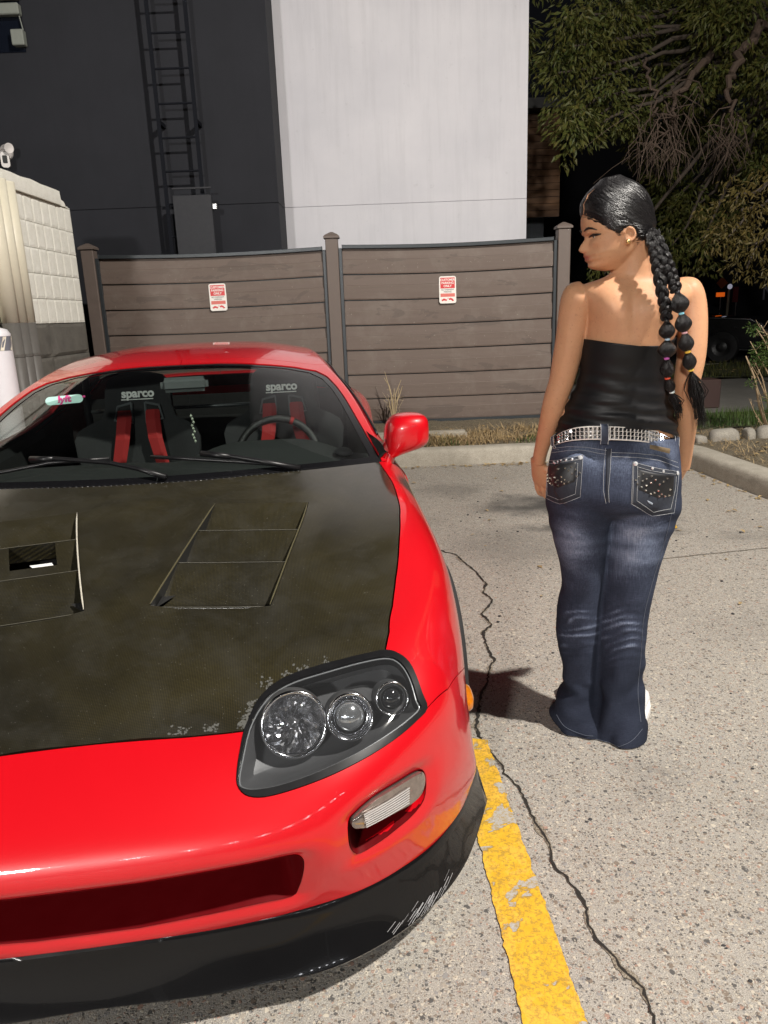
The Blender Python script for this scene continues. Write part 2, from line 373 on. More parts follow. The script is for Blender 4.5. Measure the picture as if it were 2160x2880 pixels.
POSTX = [-2.93, -0.43, 1.95]
def capmesh(w):
    return [(w, 0), (w+0.016, 0.004), (w+0.016, 0.022), (w+0.004, 0.034), (w-0.004, 0.04), (0.012, 0.066)]
for px, pz in zip(POSTX, (2.12, 2.14, 2.15)):
    mb = MB(); mb.box(px-0.064, px+0.064, FY-0.064, FY+0.064, 0.05, pz); po = mb.build('post', M_POST, fence, bevel=0.006)
    mb = MB(); rings = capmesh(0.064)
    V = []; F = []
    for r, h in rings: V += [(px+sx*r, FY+sy*r, pz+h) for sx, sy in ((-1, -1), (1, -1), (1, 1), (-1, 1))]
    for i in range(len(rings)-1):
        for k in range(4): F.append((i*4+k, i*4+(k+1) % 4, (i+1)*4+(k+1) % 4, (i+1)*4+k))
    F += [(3, 2, 1, 0), tuple(4*(len(rings)-1)+k for k in range(4))]
    mb.put(V, F); mb.build('post_cap', M_POST, po)
def board_mesh(x0, x1, z0, z1, y, nseg=6, sag=0.0):
    prof = [(-0.018, 0.0), (0.004, 0.0), (0.016, 0.008), (0.0185, 0.06), (0.0185, 0.56), (0.0165, 0.578), (0.0075, 0.592), (0.002, 0.99), (-0.018, 1.0)]
    V = []; F = []; m = len(prof)
    for i in range(nseg+1):
        x = x0+(x1-x0)*i/nseg; dz = -sag*sin(pi*i/nseg)
        for d, k in prof: V.append((x, y-d, z0+dz+(z1-z0)*k))
    for i in range(nseg):
        for k in range(m-1): F.append((i*m+k, (i+1)*m+k, (i+1)*m+k+1, i*m+k+1))
    F += [tuple(range(m)), tuple(nseg*m+k for k in range(m-1, -1, -1))]
    return V, F
for (xa, xb, ztop, zbot, tilt) in ((POSTX[0], POSTX[1], 2.035, 0.235, 0.0), (POSTX[1], POSTX[2], 2.045, 0.255, 0.0)):
    x0, x1 = xa+0.066, xb-0.066
    for xs in (x0, x1-0.034): MB().box(xs, xs+0.034, FY-0.036, FY+0.036, zbot-0.06, ztop).build('side_channel', M_RAIL, fence, bevel=0.003)
    V = []
    for nm, za, zb in (('top_rail', ztop-0.005, ztop+0.032), ('bottom_rail', zbot-0.055, zbot)):
        k = 12; V = []; F = []
        for i in range(k+1):
            x = x0+0.036+(x1-x0-0.072)*i/k; dz = -0.022*sin(pi*i/k) if nm == 'top_rail' else 0
            V += [(x, FY-0.04, za+dz), (x, FY-0.04, zb+dz), (x, FY+0.04, zb+dz), (x, FY+0.04, za+dz)]
        for i in range(k):
            for q in range(4): F.append((i*4+q, i*4+(q+1) % 4, (i+1)*4+(q+1) % 4, (i+1)*4+q))
        F += [(0, 1, 2, 3), (k*4+3, k*4+2, k*4+1, k*4)]
        o = add(nm, V, F, M_RAIL, fence); bev(o, 0.004)
    MB().box(x0+0.0345, x1-0.0345, FY+0.019, FY+0.024, zbot, ztop-0.03).build('gap_shade_sheet', M_RAIL, fence)  # added dark sheet that draws the shade lines between boards
    zt = ztop-0.006; first = True
    while zt > zbot+0.02:
        hgt = 0.248
        zl = max(zbot+0.001, zt-hgt)
        V, F = board_mesh(x0+0.0345, x1-0.0345, zl, zt, FY, 10, 0.020*(zt-zbot)/(ztop-zbot))
        o = add('board', V, F, M_BOARD, fence); zt -= hgt+0.010

# --- parking signs on the fence
M_SWHITE = plain('sign_white', (0.80, 0.77, 0.72), 0.45, var=0.05); M_SRED = plain('sign_red', (0.62, 0.035, 0.04), 0.45, var=0.1); M_SBLACK = plain('sign_black', (0.04, 0.04, 0.045), 0.5)
def rrect(w, h, r, n=5):
    P = []
    for cx, cy, a0 in ((w/2-r, h/2-r, 0), (-w/2+r, h/2-r, pi/2), (-w/2+r, -h/2+r, pi), (w/2-r, -h/2+r, 1.5*pi)):
        P += [(cx+r*cos(a0+pi/2*k/n), cy+r*sin(a0+pi/2*k/n)) for k in range(n+1)]
    return P
def parking_sign(pix, label, rot):
    c = gy(*pix, FY-0.024); w, h = 0.177, 0.272
    s = thing('parking_sign', label, 'sign', tuple(c), 'customer parking signs on the fence')
    M = frame(c, (0, -1, 0.04), (cos(rot), 0, sin(rot)))
    MB().prism(rrect(w, h, 0.022), -0.003, 0.0, M).build('plate', M_SWHITE, s)
    def pan(x0, x1, y0, y1, m, z=0.0012, nm='red_panel'):
        return MB().prism([(x0, y0), (x1, y0), (x1, y1), (x0, y1)], 0.0004, z, M).build(nm, m, s)
    pan(-0.075, 0.075, 0.015, 0.122, M_SRED); pan(-0.075, 0.075, -0.07, -0.036, plain('sign_pink', (0.66, 0.16, 0.13), 0.5), nm='notice_strip')
    T = lambda x, y: M @ Matrix.Translation((x, y, 0.0014))
    text_obj('lettering', 'CUSTOMER', 0.031, T(0, 0.099), M_SWHITE, s, 0.0006, sx=0.93, offset=0.0008)
    text_obj('lettering', 'PARKING', 0.031, T(0, 0.068), M_SWHITE, s, 0.0006, sx=0.98, offset=0.0008)
    text_obj('lettering', 'ONLY', 0.031, T(0, 0.037), M_SWHITE, s, 0.0006, sx=1.0, offset=0.0008)
    text_obj('lettering', 'NO OVERNIGHT', 0.0195, T(0, 0.0), M_SBLACK, s, 0.0004, sx=0.92)
    text_obj('lettering', 'PARKING', 0.0195, T(0, -0.021), M_SBLACK, s, 0.0004)
    def car_icon(cx, cy, a, k=1.0):
        R2 = Matrix.Translation((cx, cy, 0.0004)) @ Matrix.Rotation(a, 4, 'Z')
        b = MB(); b.prism([(-0.03*k, -0.006*k), (0.03*k, -0.006*k), (0.031*k, 0.004*k), (0.017*k, 0.006*k), (0.009*k, 0.014*k), (-0.014*k, 0.014*k), (-0.02*k, 0.006*k), (-0.03*k, 0.004*k)], 0, 0.001, M @ R2)
        for wx in (-0.018*k, 0.018*k): b.prism([(wx+0.006*k*cos(q*pi/4), -0.007*k+0.006*k*sin(q*pi/4)) for q in range(8)], 0, 0.0012, M @ R2)
        b.build('tow_symbol', M_SRED, s)
    car_icon(-0.036, -0.101, 0, 0.95); car_icon(0.036, -0.098, -0.35, 0.95)
    MB().prism([(-0.012, -0.096), (-0.009, -0.096), (0.008, -0.078), (0.004, -0.078)], 0.0004, 0.0012, M).build('tow_symbol', M_SRED, s)
parking_sign((613, 836), 'red and white customer parking sign on the left fence panel, above the car roof', 0.012)
parking_sign((1259, 815), 'red and white customer parking sign on the right fence panel, nearer the woman', 0.0)

# ================================================================== BUILDINGS
def m_stucco(name, a, b, sc=2.0):
    n = NT(name); f = n.noise(sc, 6, 0.6); g = n.noise(120, 4, 0.7)
    c = n.mix(n.ramp(f, [(0.3, 0), (0.7, 1)]), a, b); st = n.noise(1.0, 6, 0.7, vec=n.scale((9, 9, 0.55))); c = n.mix(n.ramp(st, [(0.48, 0), (0.72, 0.22)]), c, tuple(x*0.62 for x in a))
    sp = n.noise(14, 3, 0.6); c = n.mix(n.ramp(sp, [(0.66, 0), (0.75, 0.15)]), c, tuple(x*0.5 for x in a))
    n.set(Base_Color=c, Roughness=0.9); n.bump(n.math('ADD', g, n.math('MULTIPLY', f, 2.0)), 0.35, 0.004); return n.m
M_DARKW = m_stucco('charcoal_stucco', (0.0110, 0.0120, 0.0165), (0.0155, 0.0165, 0.022)); M_WHITEW = m_stucco('pale_stucco', (0.55, 0.545, 0.58), (0.63, 0.62, 0.65), 1.2)
YD, YW = 8.75, 9.45
xd = gy(790, 663, YD)[0]; xw = gy(1483, 400, YW)[0]; zsd = gy(300, 588, YD)[2]; zsw = gy(1300, 565, YW)[2]
dk = thing('charcoal_building', 'tall charcoal stucco building wall behind the left fence panel', 'building', (-5, YD, 0))
for i, (za, zb) in enumerate(((0, zsd-0.004), (zsd+0.004, 9.0))): MB().box(-16, xd, YD, YD+0.5, za, zb).build('wall_panel', M_DARKW, dk)
MB().box(-15.9, xd-0.01, YD+0.012, YD+6, 0, 9.0-0.01).build('core_wall', M_DARKW, dk)
wh = thing('pale_building', 'tall pale grey stucco block lit from below, behind the fence', 'building', (0.5, YW, 0))
for i, (za, zb) in enumerate(((0, zsw-0.003), (zsw+0.003, 9.3))): MB().box(xd-0.4, xw, YW, YW+0.5, za, zb).build('wall_panel', M_WHITEW, wh)
MB().box(xd-0.39, xw-0.01, YW+0.012, YW+3.5, 0, 9.29).build('core_wall', M_WHITEW, wh)

# ladder with its locked guard plate
M_STEEL = plain('dark_painted_steel', (0.0105, 0.0115, 0.015), 0.85, Specular_IOR_Level=0.05)
lx0, lx1 = gy(452, 400, YD-0.2)[0], gy(556, 400, YD-0.2)[0]
lad = thing('roof_ladder', 'dark steel roof ladder fixed to the charcoal wall', 'ladder', ((lx0+lx1)/2, YD-0.2, 2.4))
YL = YD-0.2
for x in (lx0, lx1): MB().box(x-0.02, x+0.02, YL-0.006, YL+0.006, 1.7, 7.5).build('rail', M_STEEL, lad)
for z in (3.4, 5.2, 7.0):
    for x in (lx0, lx1): MB().box(x-0.02, x+0.02, YL+0.007, YD, z-0.02, z+0.02).build('wall_bracket', M_STEEL, lad)
zr = gy(500, 482, YL)[2]
k = 0
for i in range(-4, 14):
    z = zr+0.325*i
    if 1.9 < z < 7.4: MB().tube([(lx0+0.02, YL, z), (lx1-0.02, YL, z)], 0.011, 8).build('rung', M_STEEL, lad)
bx0, bx1, bz = gy(485, 545, YL-0.05)[0], gy(594, 545, YL-0.05)[0], gy(540, 549, YL-0.05)[2]
gp = thing('ladder_guard', 'grey metal guard plate locked over the ladder foot', 'guard plate', ((bx0+bx1)/2, YL-0.06, 1.6))
M_GUARD = plain('grey_sheet_metal', (0.022, 0.023, 0.028), 0.7, bump=0.1)
MB().box(bx0, bx1, YL-0.075, YL-0.04, 1.4, bz).build('plate', M_GUARD, gp, bevel=0.006)
for x in (bx0, bx1-0.02): MB().box(x, x+0.02, YL-0.0395, YL-0.007, 1.4, bz-0.012).build('side_flange', M_GUARD, gp)
MB().box(bx0+0.005, bx1+0.005, YL-0.072, YL-0.045, bz+0.06, bz+0.075).build('top_bar', M_GUARD, gp)
MB().box(bx1+0.002, bx1+0.05, YL-0.06, YL-0.02, bz-0.15, bz-0.09).build('padlock', plain('galvanised', (0.5, 0.5, 0.5), 0.35, 0.8), gp, bevel=0.006)

# wall floodlight with camera at the left edge
M_PLAST = plain('white_plastic', (0.72, 0.68, 0.66), 0.4, var=0.05)
c = Vector(gy(12, 425, YD-0.12))
fl = thing('security_light', 'white security floodlight and camera on the charcoal wall', 'security light', tuple(c))
MB().lathe([(0.0, 0), (0.07, 0), (0.07, 0.03), (0.0, 0.03)], 20, frame((c.x-0.03, YD-0.001, c.z), (0, -1, 0))).build('mount', M_PLAST, fl)
for sgn in (-1, 1):
    d = Vector((0.75*sgn, -0.55, -0.15)).normalized(); b = c+Vector((-0.03+0.02*sgn, 0, 0.03))
    MB().lathe([(0.0, 0), (0.028, 0.0), (0.034, 0.03), (0.05, 0.12), (0.052, 0.125), (0.046, 0.122), (0.0, 0.115)], 18, frame(b, d)).build('lamp_head', M_PLAST, fl, smooth=True)
MB().tube([(c.x-0.03, YD-0.03, c.z), (c.x-0.03, YD-0.12, c.z)], 0.022, 10).build('arm', M_PLAST, fl)
bb = MB().prism(rrect(0.085, 0.15, 0.03), 0, 0.06, frame((c.x-0.0, YD-0.12, c.z-0.09), (0.35, -1, -0.1), (1, 0.35, 0))).build('camera_body', M_PLAST, fl)
MB().prism(rrect(0.045, 0.075, 0.008), 0.061, 0.066, frame((c.x-0.0, YD-0.12, c.z-0.085), (0.35, -1, -0.1), (1, 0.35, 0))).build('lens_window', M_BLACK, bb)

# opening high on the dark wall, upper left corner
w0, w1 = gy(-120, -60, YD-0.02), gy(72, 145, YD-0.02)
M_FRAME = plain('pale_green_metal', (0.20, 0.215, 0.19), 0.6)
M_NIGHT = plain('dark_glass', (0.006, 0.008, 0.014), 0.15)
wn = thing('wall_opening', 'dark opening with a pale lintel high on the charcoal wall, top left', 'window', ((w0[0]+w1[0])/2, YD, w1[2]))
MB().box(w0[0], w1[0], YD-0.012, YD-0.001, w1[2], w0[2]+0.3).build('pane', M_NIGHT, wn)
za, zb = gy(40, 50, YD)[2], gy(40, 17, YD)[2]
MB().box(w0[0], gy(64, 40, YD)[0], YD-0.10, YD-0.013, za, zb).build('lintel', M_FRAME, wn, bevel=0.01)
MB().box(w0[0], gy(60, 5, YD)[0], YD-0.13, YD-0.013, zb+0.04, zb+0.2).build('lintel', M_FRAME, wn, bevel=0.01)
q0, q1 = gy(46, 136, YD), gy(74, 90, YD)
MB().box(q0[0], q1[0], YD-0.10, YD-0.013, q0[2], q1[2]).build('junction_box', M_FRAME, wn, bevel=0.008)
MB().tube([(q1[0]-0.01, YD-0.05, q1[2]), (q1[0]-0.03, YD-0.05, za)], 0.006, 6).build('conduit', M_FRAME, wn)

# wood clad upper storey far behind
M_WOOD = None
def m_wood():
    n = NT('cedar_cladding'); gr = n.noise(12, 6, 0.65, vec=n.scale((0.08, 1, 1))); f = n.noise(1.5, 3, 0.5, vec=n.scale((0.3, 1, 3)))
    c = n.mix(n.ramp(gr, [(0.3, 0), (0.7, 1)]), (0.14, 0.062, 0.022), (0.27, 0.13, 0.05)); c = n.mix(n.ramp(f, [(0.35, 0.6), (0.6, 0)]), c, (0.07, 0.03, 0.012))
    n.set(Base_Color=c, Roughness=0.6); return n.m
M_WOOD = m_wood(); YO = 15.0
a0, a1 = gy(1470, 322, YO), gy(1571, 610, YO)
wd = thing('wood_clad_building', 'cedar clad upper storey showing between pale wall and tree', 'building', ((a0[0]+a1[0])/2, YO, 0))
nb = 15; hb = (a0[2]-a1[2])/nb
for i in range(nb): MB().box(a0[0]-1.5, a1[0], YO-0.03, YO-0.002, a1[2]+hb*i+0.008, a1[2]+hb*(i+1)).build('cladding_board', M_WOOD, wd)
MB().box(a0[0]-1.5, a1[0]-0.01, YO, YO+5, a1[2], a0[2]+0.02).build('wall', M_NIGHT, wd)
MB().box(a0[0]-1.5, a1[0]+0.3, YO-0.3, YO+5, a0[2]+0.03, a0[2]+0.2).build('roof_edge', plain('roof_metal', (0.03, 0.03, 0.03), 0.5), wd)
MB().box(a0[0]-1.5, a1[0]-0.15, YO+0.6, YO+5, 0, a1[2]-0.002).build('lower_wall', M_NIGHT, wd)

# painted block wall at the left
def m_block(name, a, b, bump=0.4, sc=14):
    n = NT(name); f = n.noise(sc, 7, 0.65); g = n.noise(90, 4, 0.7); big = n.noise(1.1, 3, 0.5)
    c = n.mix(n.ramp(f, [(0.35, 0), (0.65, 1)]), a, b); c = n.mix(n.ramp(g, [(0.3, 0.35), (0.45, 0)]), c, tuple(x*0.55 for x in a))
    n.set(Base_Color=c, Roughness=0.8); n.bump(n.math('ADD', f, g), bump, 0.012); return n.m
M_BWH = m_block('cream_painted_block', (0.82, 0.81, 0.73), (0.90, 0.89, 0.82)); M_BGR = m_block('grey_painted_block', (0.12, 0.113, 0.10), (0.165, 0.155, 0.135), 0.9, 9)
M_MORT = plain('cream_mortar', (0.74, 0.72, 0.66), 0.85, scale=60)
M_MORTG = plain('grey_mortar', (0.075, 0.07, 0.062), 0.9, scale=60)
XB = -2.745; YE = 7.22
bw = thing('block_building', 'cream over grey painted concrete block wall at the left edge', 'building', (XB, 6.0, 0))
ZP = 1.405   # paint change
MB().box(XB-4, XB-0.012, 2.0, YE-0.012, ZP, 2.42).build('mortar_core', M_MORT, bw); MB().box(XB-4, XB-0.012, 2.0, YE-0.012, 0, ZP-0.002).build('mortar_core', M_MORTG, bw)
BWD, BHT = 0.158, 0.1985
def block(y0, y1, z0, z1, mat, rough=0.0, gap=0.0035):
    V = []; F = []; ny, nz = 3, 3; rr = random.Random(int(y0*977+z0*131))
    for j in range(nz+1):
        for i in range(ny+1):
            e = 0.0 if (i in (0, ny) or j in (0, nz)) else 1.0
            V.append((XB+(0.004*e+rough*rr.uniform(0, 1)*e)+rr.uniform(0, 0.002), y0+gap+(y1-y0-2*gap)*(i/ny if i in (0, ny) else (0.12 if i == 1 else 0.88)), z0+gap*0.7+(z1-z0-1.4*gap)*(j/nz if j in (0, nz) else (0.1 if j == 1 else 0.9))))
    n0 = len(V)
    F = [(j*4+i, j*4+i+1, (j+1)*4+i+1, (j+1)*4+i) for j in range(3) for i in range(3)]
    b = [0, 3, 15, 12]
    V += [(XB-0.03, V[k][1], V[k][2]) for k in b]
    ring = [[0, 1, 2, 3], [3, 7, 11, 15], [15, 14, 13, 12], [12, 8, 4, 0]]
    for q in range(4): F.append(tuple(ring[q][::-1])+(n0+q, n0+(q+1) % 4))
    return add('block', V, F, mat, bw)
nrow = 5
for r in range(nrow):
    z0 = ZP+BHT*r; z1 = z0+BHT
    y = YE
    while y > 4.0:
        block(y-BWD, y, z0, z1, M_BWH); y -= BWD
for r in range(5):
    z1 = ZP-0.27*r-0.003; z0 = z1-0.27
    y = YE-0.0
    off = 0.0
    while y > 4.0:
        yy = y-0.81+(off if y == YE else 0)
        block(yy, y, z0, z1, M_BGR, 0.014, 0.003); y = yy
ztop = ZP+BHT*nrow
V = []; ks = 30
mb = MB()
V = []; F = []
for i in range(ks+1):
    y = 2.0+(YE-0.26-2.0)*i/ks; w = 0.01*mnoise.noise((y*6, 1, 1)); h = 0.012*mnoise.noise((y*5, 4, 1))
    for dx, dz in ((-0.5, 0.004), (0.03+w, 0.004), (0.035+w, 0.05), (0.03+w, 0.115+h), (0.0, 0.13+h), (-0.5, 0.13)): V.append((XB+dx, y, ztop+dz))
for i in range(ks):
    for k in range(5): F.append((i*6+k, i*6+k+1, (i+1)*6+k+1, (i+1)*6+k))
F += [tuple(range(5, -1, -1)), tuple(ks*6+k for k in range(6))]
o = add('coping', V, F, M_BWH, bw); sharp(o, 40)
V = []; F = []
for i, (y, hh, w) in enumerate(((YE-0.258, 0.075, 0.02), (YE-0.2, 0.06, 0.012), (YE-0.14, 0.045, 0.016), (YE-0.08, 0.012, 0.004), (YE-0.0, 0.008, 0))):
    V += [(XB-0.4, y, ztop+0.003), (XB+w, y, ztop+0.003), (XB+w*0.7, y, ztop+hh), (XB-0.4, y, ztop+hh)]
for i in range(4):
    for k in range(4): F.append((i*4+k, i*4+(k+1) % 4, (i+1)*4+(k+1) % 4, (i+1)*4+k))
F += [(3, 2, 1, 0), (16, 17, 18, 19)]
add('broken_coping', V, F, M_BWH, bw)
# bundle of pipes on the block wall
M_PIPEC = plain('cream_pipe', (0.70, 0.66, 0.53), 0.5, var=0.06); M_PIPEG = plain('grey_pipe', (0.115, 0.108, 0.098), 0.55)
for i, y in enumerate((5.86, 5.73, 5.60)):
    p = thing('wall_pipe', ('vertical conduit pipe on the block wall, nearest the fence', 'vertical conduit pipe on the block wall, middle of three', 'vertical conduit pipe on the block wall, nearest the white bollard')[i], 'pipe', (XB+0.07, y, 0), 'pipes on the block wall')
    MB().tube([(XB+0.075, y, ZP+0.01), (XB+0.075, y, 2.41)], 0.062, 18).build('upper_pipe', M_PIPEC, p, smooth=True)
    MB().tube([(XB+0.075, y, 0), (XB+0.075, y, ZP+0.009)], 0.062, 18).build('lower_pipe', M_PIPEG, p, smooth=True)
    MB().tube([(XB+0.075, y, 1.17), (XB+0.075, y, 1.19)], 0.066, 18).build('clamp', M_PIPEG, p)
# white bollard at the left edge
c = gx(2, 930, -2.42)
bo = thing('bollard', 'tall white sleeved bollard with striped top at the left edge', 'bollard', (-2.47, 4.93, 0))
M_BOLL = plain('white_bollard_plastic', (0.72, 0.71, 0.74), 0.35, var=0.04)
TM = Matrix.Translation((-2.47, 4.93, 0))
MB().lathe([(0.095, 0.0), (0.095, 1.24)], 28, TM).build('sleeve', M_BOLL, bo, smooth=True)
MB().lathe([(0.0965, 1.241), (0.0965, 1.33)], 28, TM).build('reflective_band', plain('blue_grey_band', (0.16, 0.17, 0.20), 0.4), bo, smooth=True)
MB().lathe([(0.097, 1.331), (0.096, 1.345), (0.08, 1.372), (0.04, 1.385), (0.0, 1.388)], 28, TM).build('cap', M_BOLL, bo, smooth=True)
for k in range(3):
    a0 = -0.9+k*0.75
    V = [(-2.47+0.0985*cos(a), 4.93+0.0985*sin(a), z) for a, z in ((a0, 1.242), (a0+0.25, 1.242), (a0+0.55, 1.329), (a0+0.3, 1.329))]
    add('stripe', V, [(0, 1, 2, 3)], plain('band_cream', (0.7, 0.66, 0.55), 0.4), bo)
# ================================================================== SPORTS CAR
TH = radians(7.0); NX, NY = -0.60, 1.13
AV = np.array([-sin(TH), cos(TH), 0]); BV = np.array([cos(TH), sin(TH), 0]); NV = np.array([NX, NY, 0])
def Wc(s, t, z): return NV + AV*s + BV*t + np.array([0, 0, z])
def WC(P): P = np.asarray(P, float); return NV + P[..., 0:1]*AV + P[..., 1:2]*BV + P[..., 2:3]*np.array([0, 0, 1.0])
def Lc(P): d = np.asarray(P)-NV; return np.array([d @ AV, d @ BV, d[2]])
CARM = Matrix(((AV[0], BV[0], 0, NX), (AV[1], BV[1], 0, NY), (0, 0, 1, 0), (0, 0, 0, 1)))   # columns s,t,z
car = thing('sports_car', 'red sports car with a carbon hood, parked nose towards the viewer', 'car', tuple(Wc(1.9, 0, 0)))

def spline_w(n, x):
    """natural cubic spline weights of n uniform knots at positions x"""
    A = np.zeros((n, n)); B = np.zeros((n, n)); A[0, 0] = A[-1, -1] = 1
    for i in range(1, n-1):
        A[i, i-1], A[i, i], A[i, i+1] = 1, 4, 1
        B[i, i-1], B[i, i], B[i, i+1] = 6, -12, 6
    D2 = np.linalg.solve(A, B); x = np.clip(np.asarray(x, float), 0, n-1); i = np.clip(np.floor(x).astype(int), 0, n-2); f = x-i
    Wt = np.zeros((len(x), n)); r = np.arange(len(x))
    Wt[r, i] += 1-f; Wt[r, i+1] += f
    Wt += ((1-f)**3-(1-f))[:, None]/6*D2[i] + (f**3-f)[:, None]/6*D2[i+1]
    return Wt
class Surf:
    """rows[v][u] of (s,t,z), right half; mirrored about u=0"""
    def __init__(s, rows, smooth=0):
        C = np.array(rows, float); L = C[:, :0:-1].copy(); L[..., 1] *= -1
        s.C = np.concatenate([L, C], 1); s.nv = C.shape[0]; s.nu = C.shape[1]; s.n2 = s.C.shape[1]
        for _ in range(smooth):
            K = s.C.copy(); K[:, 1:-1] = 0.5*s.C[:, 1:-1]+0.25*(s.C[:, :-2]+s.C[:, 2:]); K[1:-1] = 0.5*K[1:-1]+0.25*(K[:-2]+K[2:]); s.C = K
    def __call__(s, u, v):
        u = np.atleast_1d(np.asarray(u, float)); v = np.atleast_1d(np.asarray(v, float))
        return np.einsum('ki,kj,ijc->kc', spline_w(s.nv, v), spline_w(s.n2, u+s.nu-1), s.C)
    def nrm(s, u, v, e=0.02):
        u = np.atleast_1d(np.asarray(u, float)); v = np.atleast_1d(np.asarray(v, float))
        a = s(u+e, v)-s(u-e, v); b = s(u, v+e)-s(u, v-e); n = np.cross(a, b); n /= np.linalg.norm(n, axis=1)[:, None]+1e-12
        return n*getattr(s, 'sg', 1.0)
    def inv(s, pts, fn, ur, vr, n=90):
        """(u,v) whose image under fn is nearest each target"""
        uu = np.linspace(*ur, n); vv = np.linspace(*vr, n); U, V2 = np.meshgrid(uu, vv); U = U.ravel(); V2 = V2.ravel()
        Q = fn(s(U, V2)); out = []
        for p in pts:
            p = np.array(p, float); k = np.argmin(((Q-p)**2).sum(1)); x = np.array([U[k], V2[k]])
            for _ in range(8):
                h = 1e-3; f0 = fn(s(x[0], x[1]))[0]; J = np.stack([(fn(s(x[0]+h, x[1]))[0]-f0)/h, (fn(s(x[0], x[1]+h))[0]-f0)/h], 1)
                try: dx = np.linalg.solve(J, p-f0)
                except Exception: break
                dx = np.clip(dx, -0.3, 0.3); x2 = x+dx; x2[0] = np.clip(x2[0], *ur); x2[1] = np.clip(x2[1], *vr); x = x2
            if np.linalg.norm(fn(s(x[0], x[1]))[0]-p) > np.linalg.norm(Q[k]-p): x = np.array([U[k], V2[k]])
            out.append((x[0], x[1]))
        return out
    def pix(s, pts, ur=None, vr=None, D=True):
        k = DD if D else 1.0
        return s.inv([(x*k, y*k) for x, y in pts], lambda q: pj(WC(q)), ur or (-(s.nu-1), s.nu-1), vr or (0, s.nv-1))
def inpoly(P, poly):
    x, y = P[:, 0], P[:, 1]; r = np.zeros(len(P), bool); n = len(poly)
    for i in range(n):
        x0, y0 = poly[i]; x1, y1 = poly[(i+1) % n]
        c = ((y0 > y) != (y1 > y)); 
        with np.errstate(divide='ignore', invalid='ignore'): xi = (x1-x0)*(y-y0)/(y1-y0+1e-30)+x0
        r ^= c & (x < xi)
    return r
def segdist(P, a, b):
    a = np.array(a); b = np.array(b); d = b-a; L = d @ d
    t = np.clip(((P-a) @ d)/(L+1e-12), 0, 1); return np.linalg.norm(P-a-t[:, None]*d, axis=1)
def tess(poly_list, u0, u1, v0, v1, res):
    """constrained triangulation of a rectangle with polygon outlines"""
    nu = int(round((u1-u0)*res)); nv = int(round((v1-v0)*res))
    G = np.array([(u0+(u1-u0)*i/nu, v0+(v1-v0)*j/nv) for j in range(nv+1) for i in range(nu+1)])
    keep = np.ones(len(G), bool); edge = (G[:, 0] < u0+1e-6) | (G[:, 0] > u1-1e-6) | (G[:, 1] < v0+1e-6) | (G[:, 1] > v1-1e-6)
    pts = []; E = []; idx = {}
    def pid(p):
        k = (round(p[0], 5), round(p[1], 5))
        if k not in idx: idx[k] = len(pts); pts.append(k)
        return idx[k]
    for poly in poly_list:
        n = len(poly)
        for i in range(n):
            a = np.array(poly[i]); b = np.array(poly[(i+1) % n]); m = max(1, int(np.linalg.norm(b-a)*res*1.2))
            ids = [pid(a+(b-a)*k/m) for k in range(m+1)]
            E += [(x, y) for x, y in zip(ids[:-1], ids[1:]) if x != y]
            keep &= segdist(G, a, b) > 0.42/res
    keep |= edge
    for p in G[keep]: pid(p)
    E = list({(min(e), max(e)) for e in E})
    r = delaunay_2d_cdt([Vector(p) for p in pts], E, [], 0, 1e-6)
    UV = np.array([tuple(v) for v in r[0]]); T = np.array([f for f in r[2] if len(f) == 3])
    return UV, T
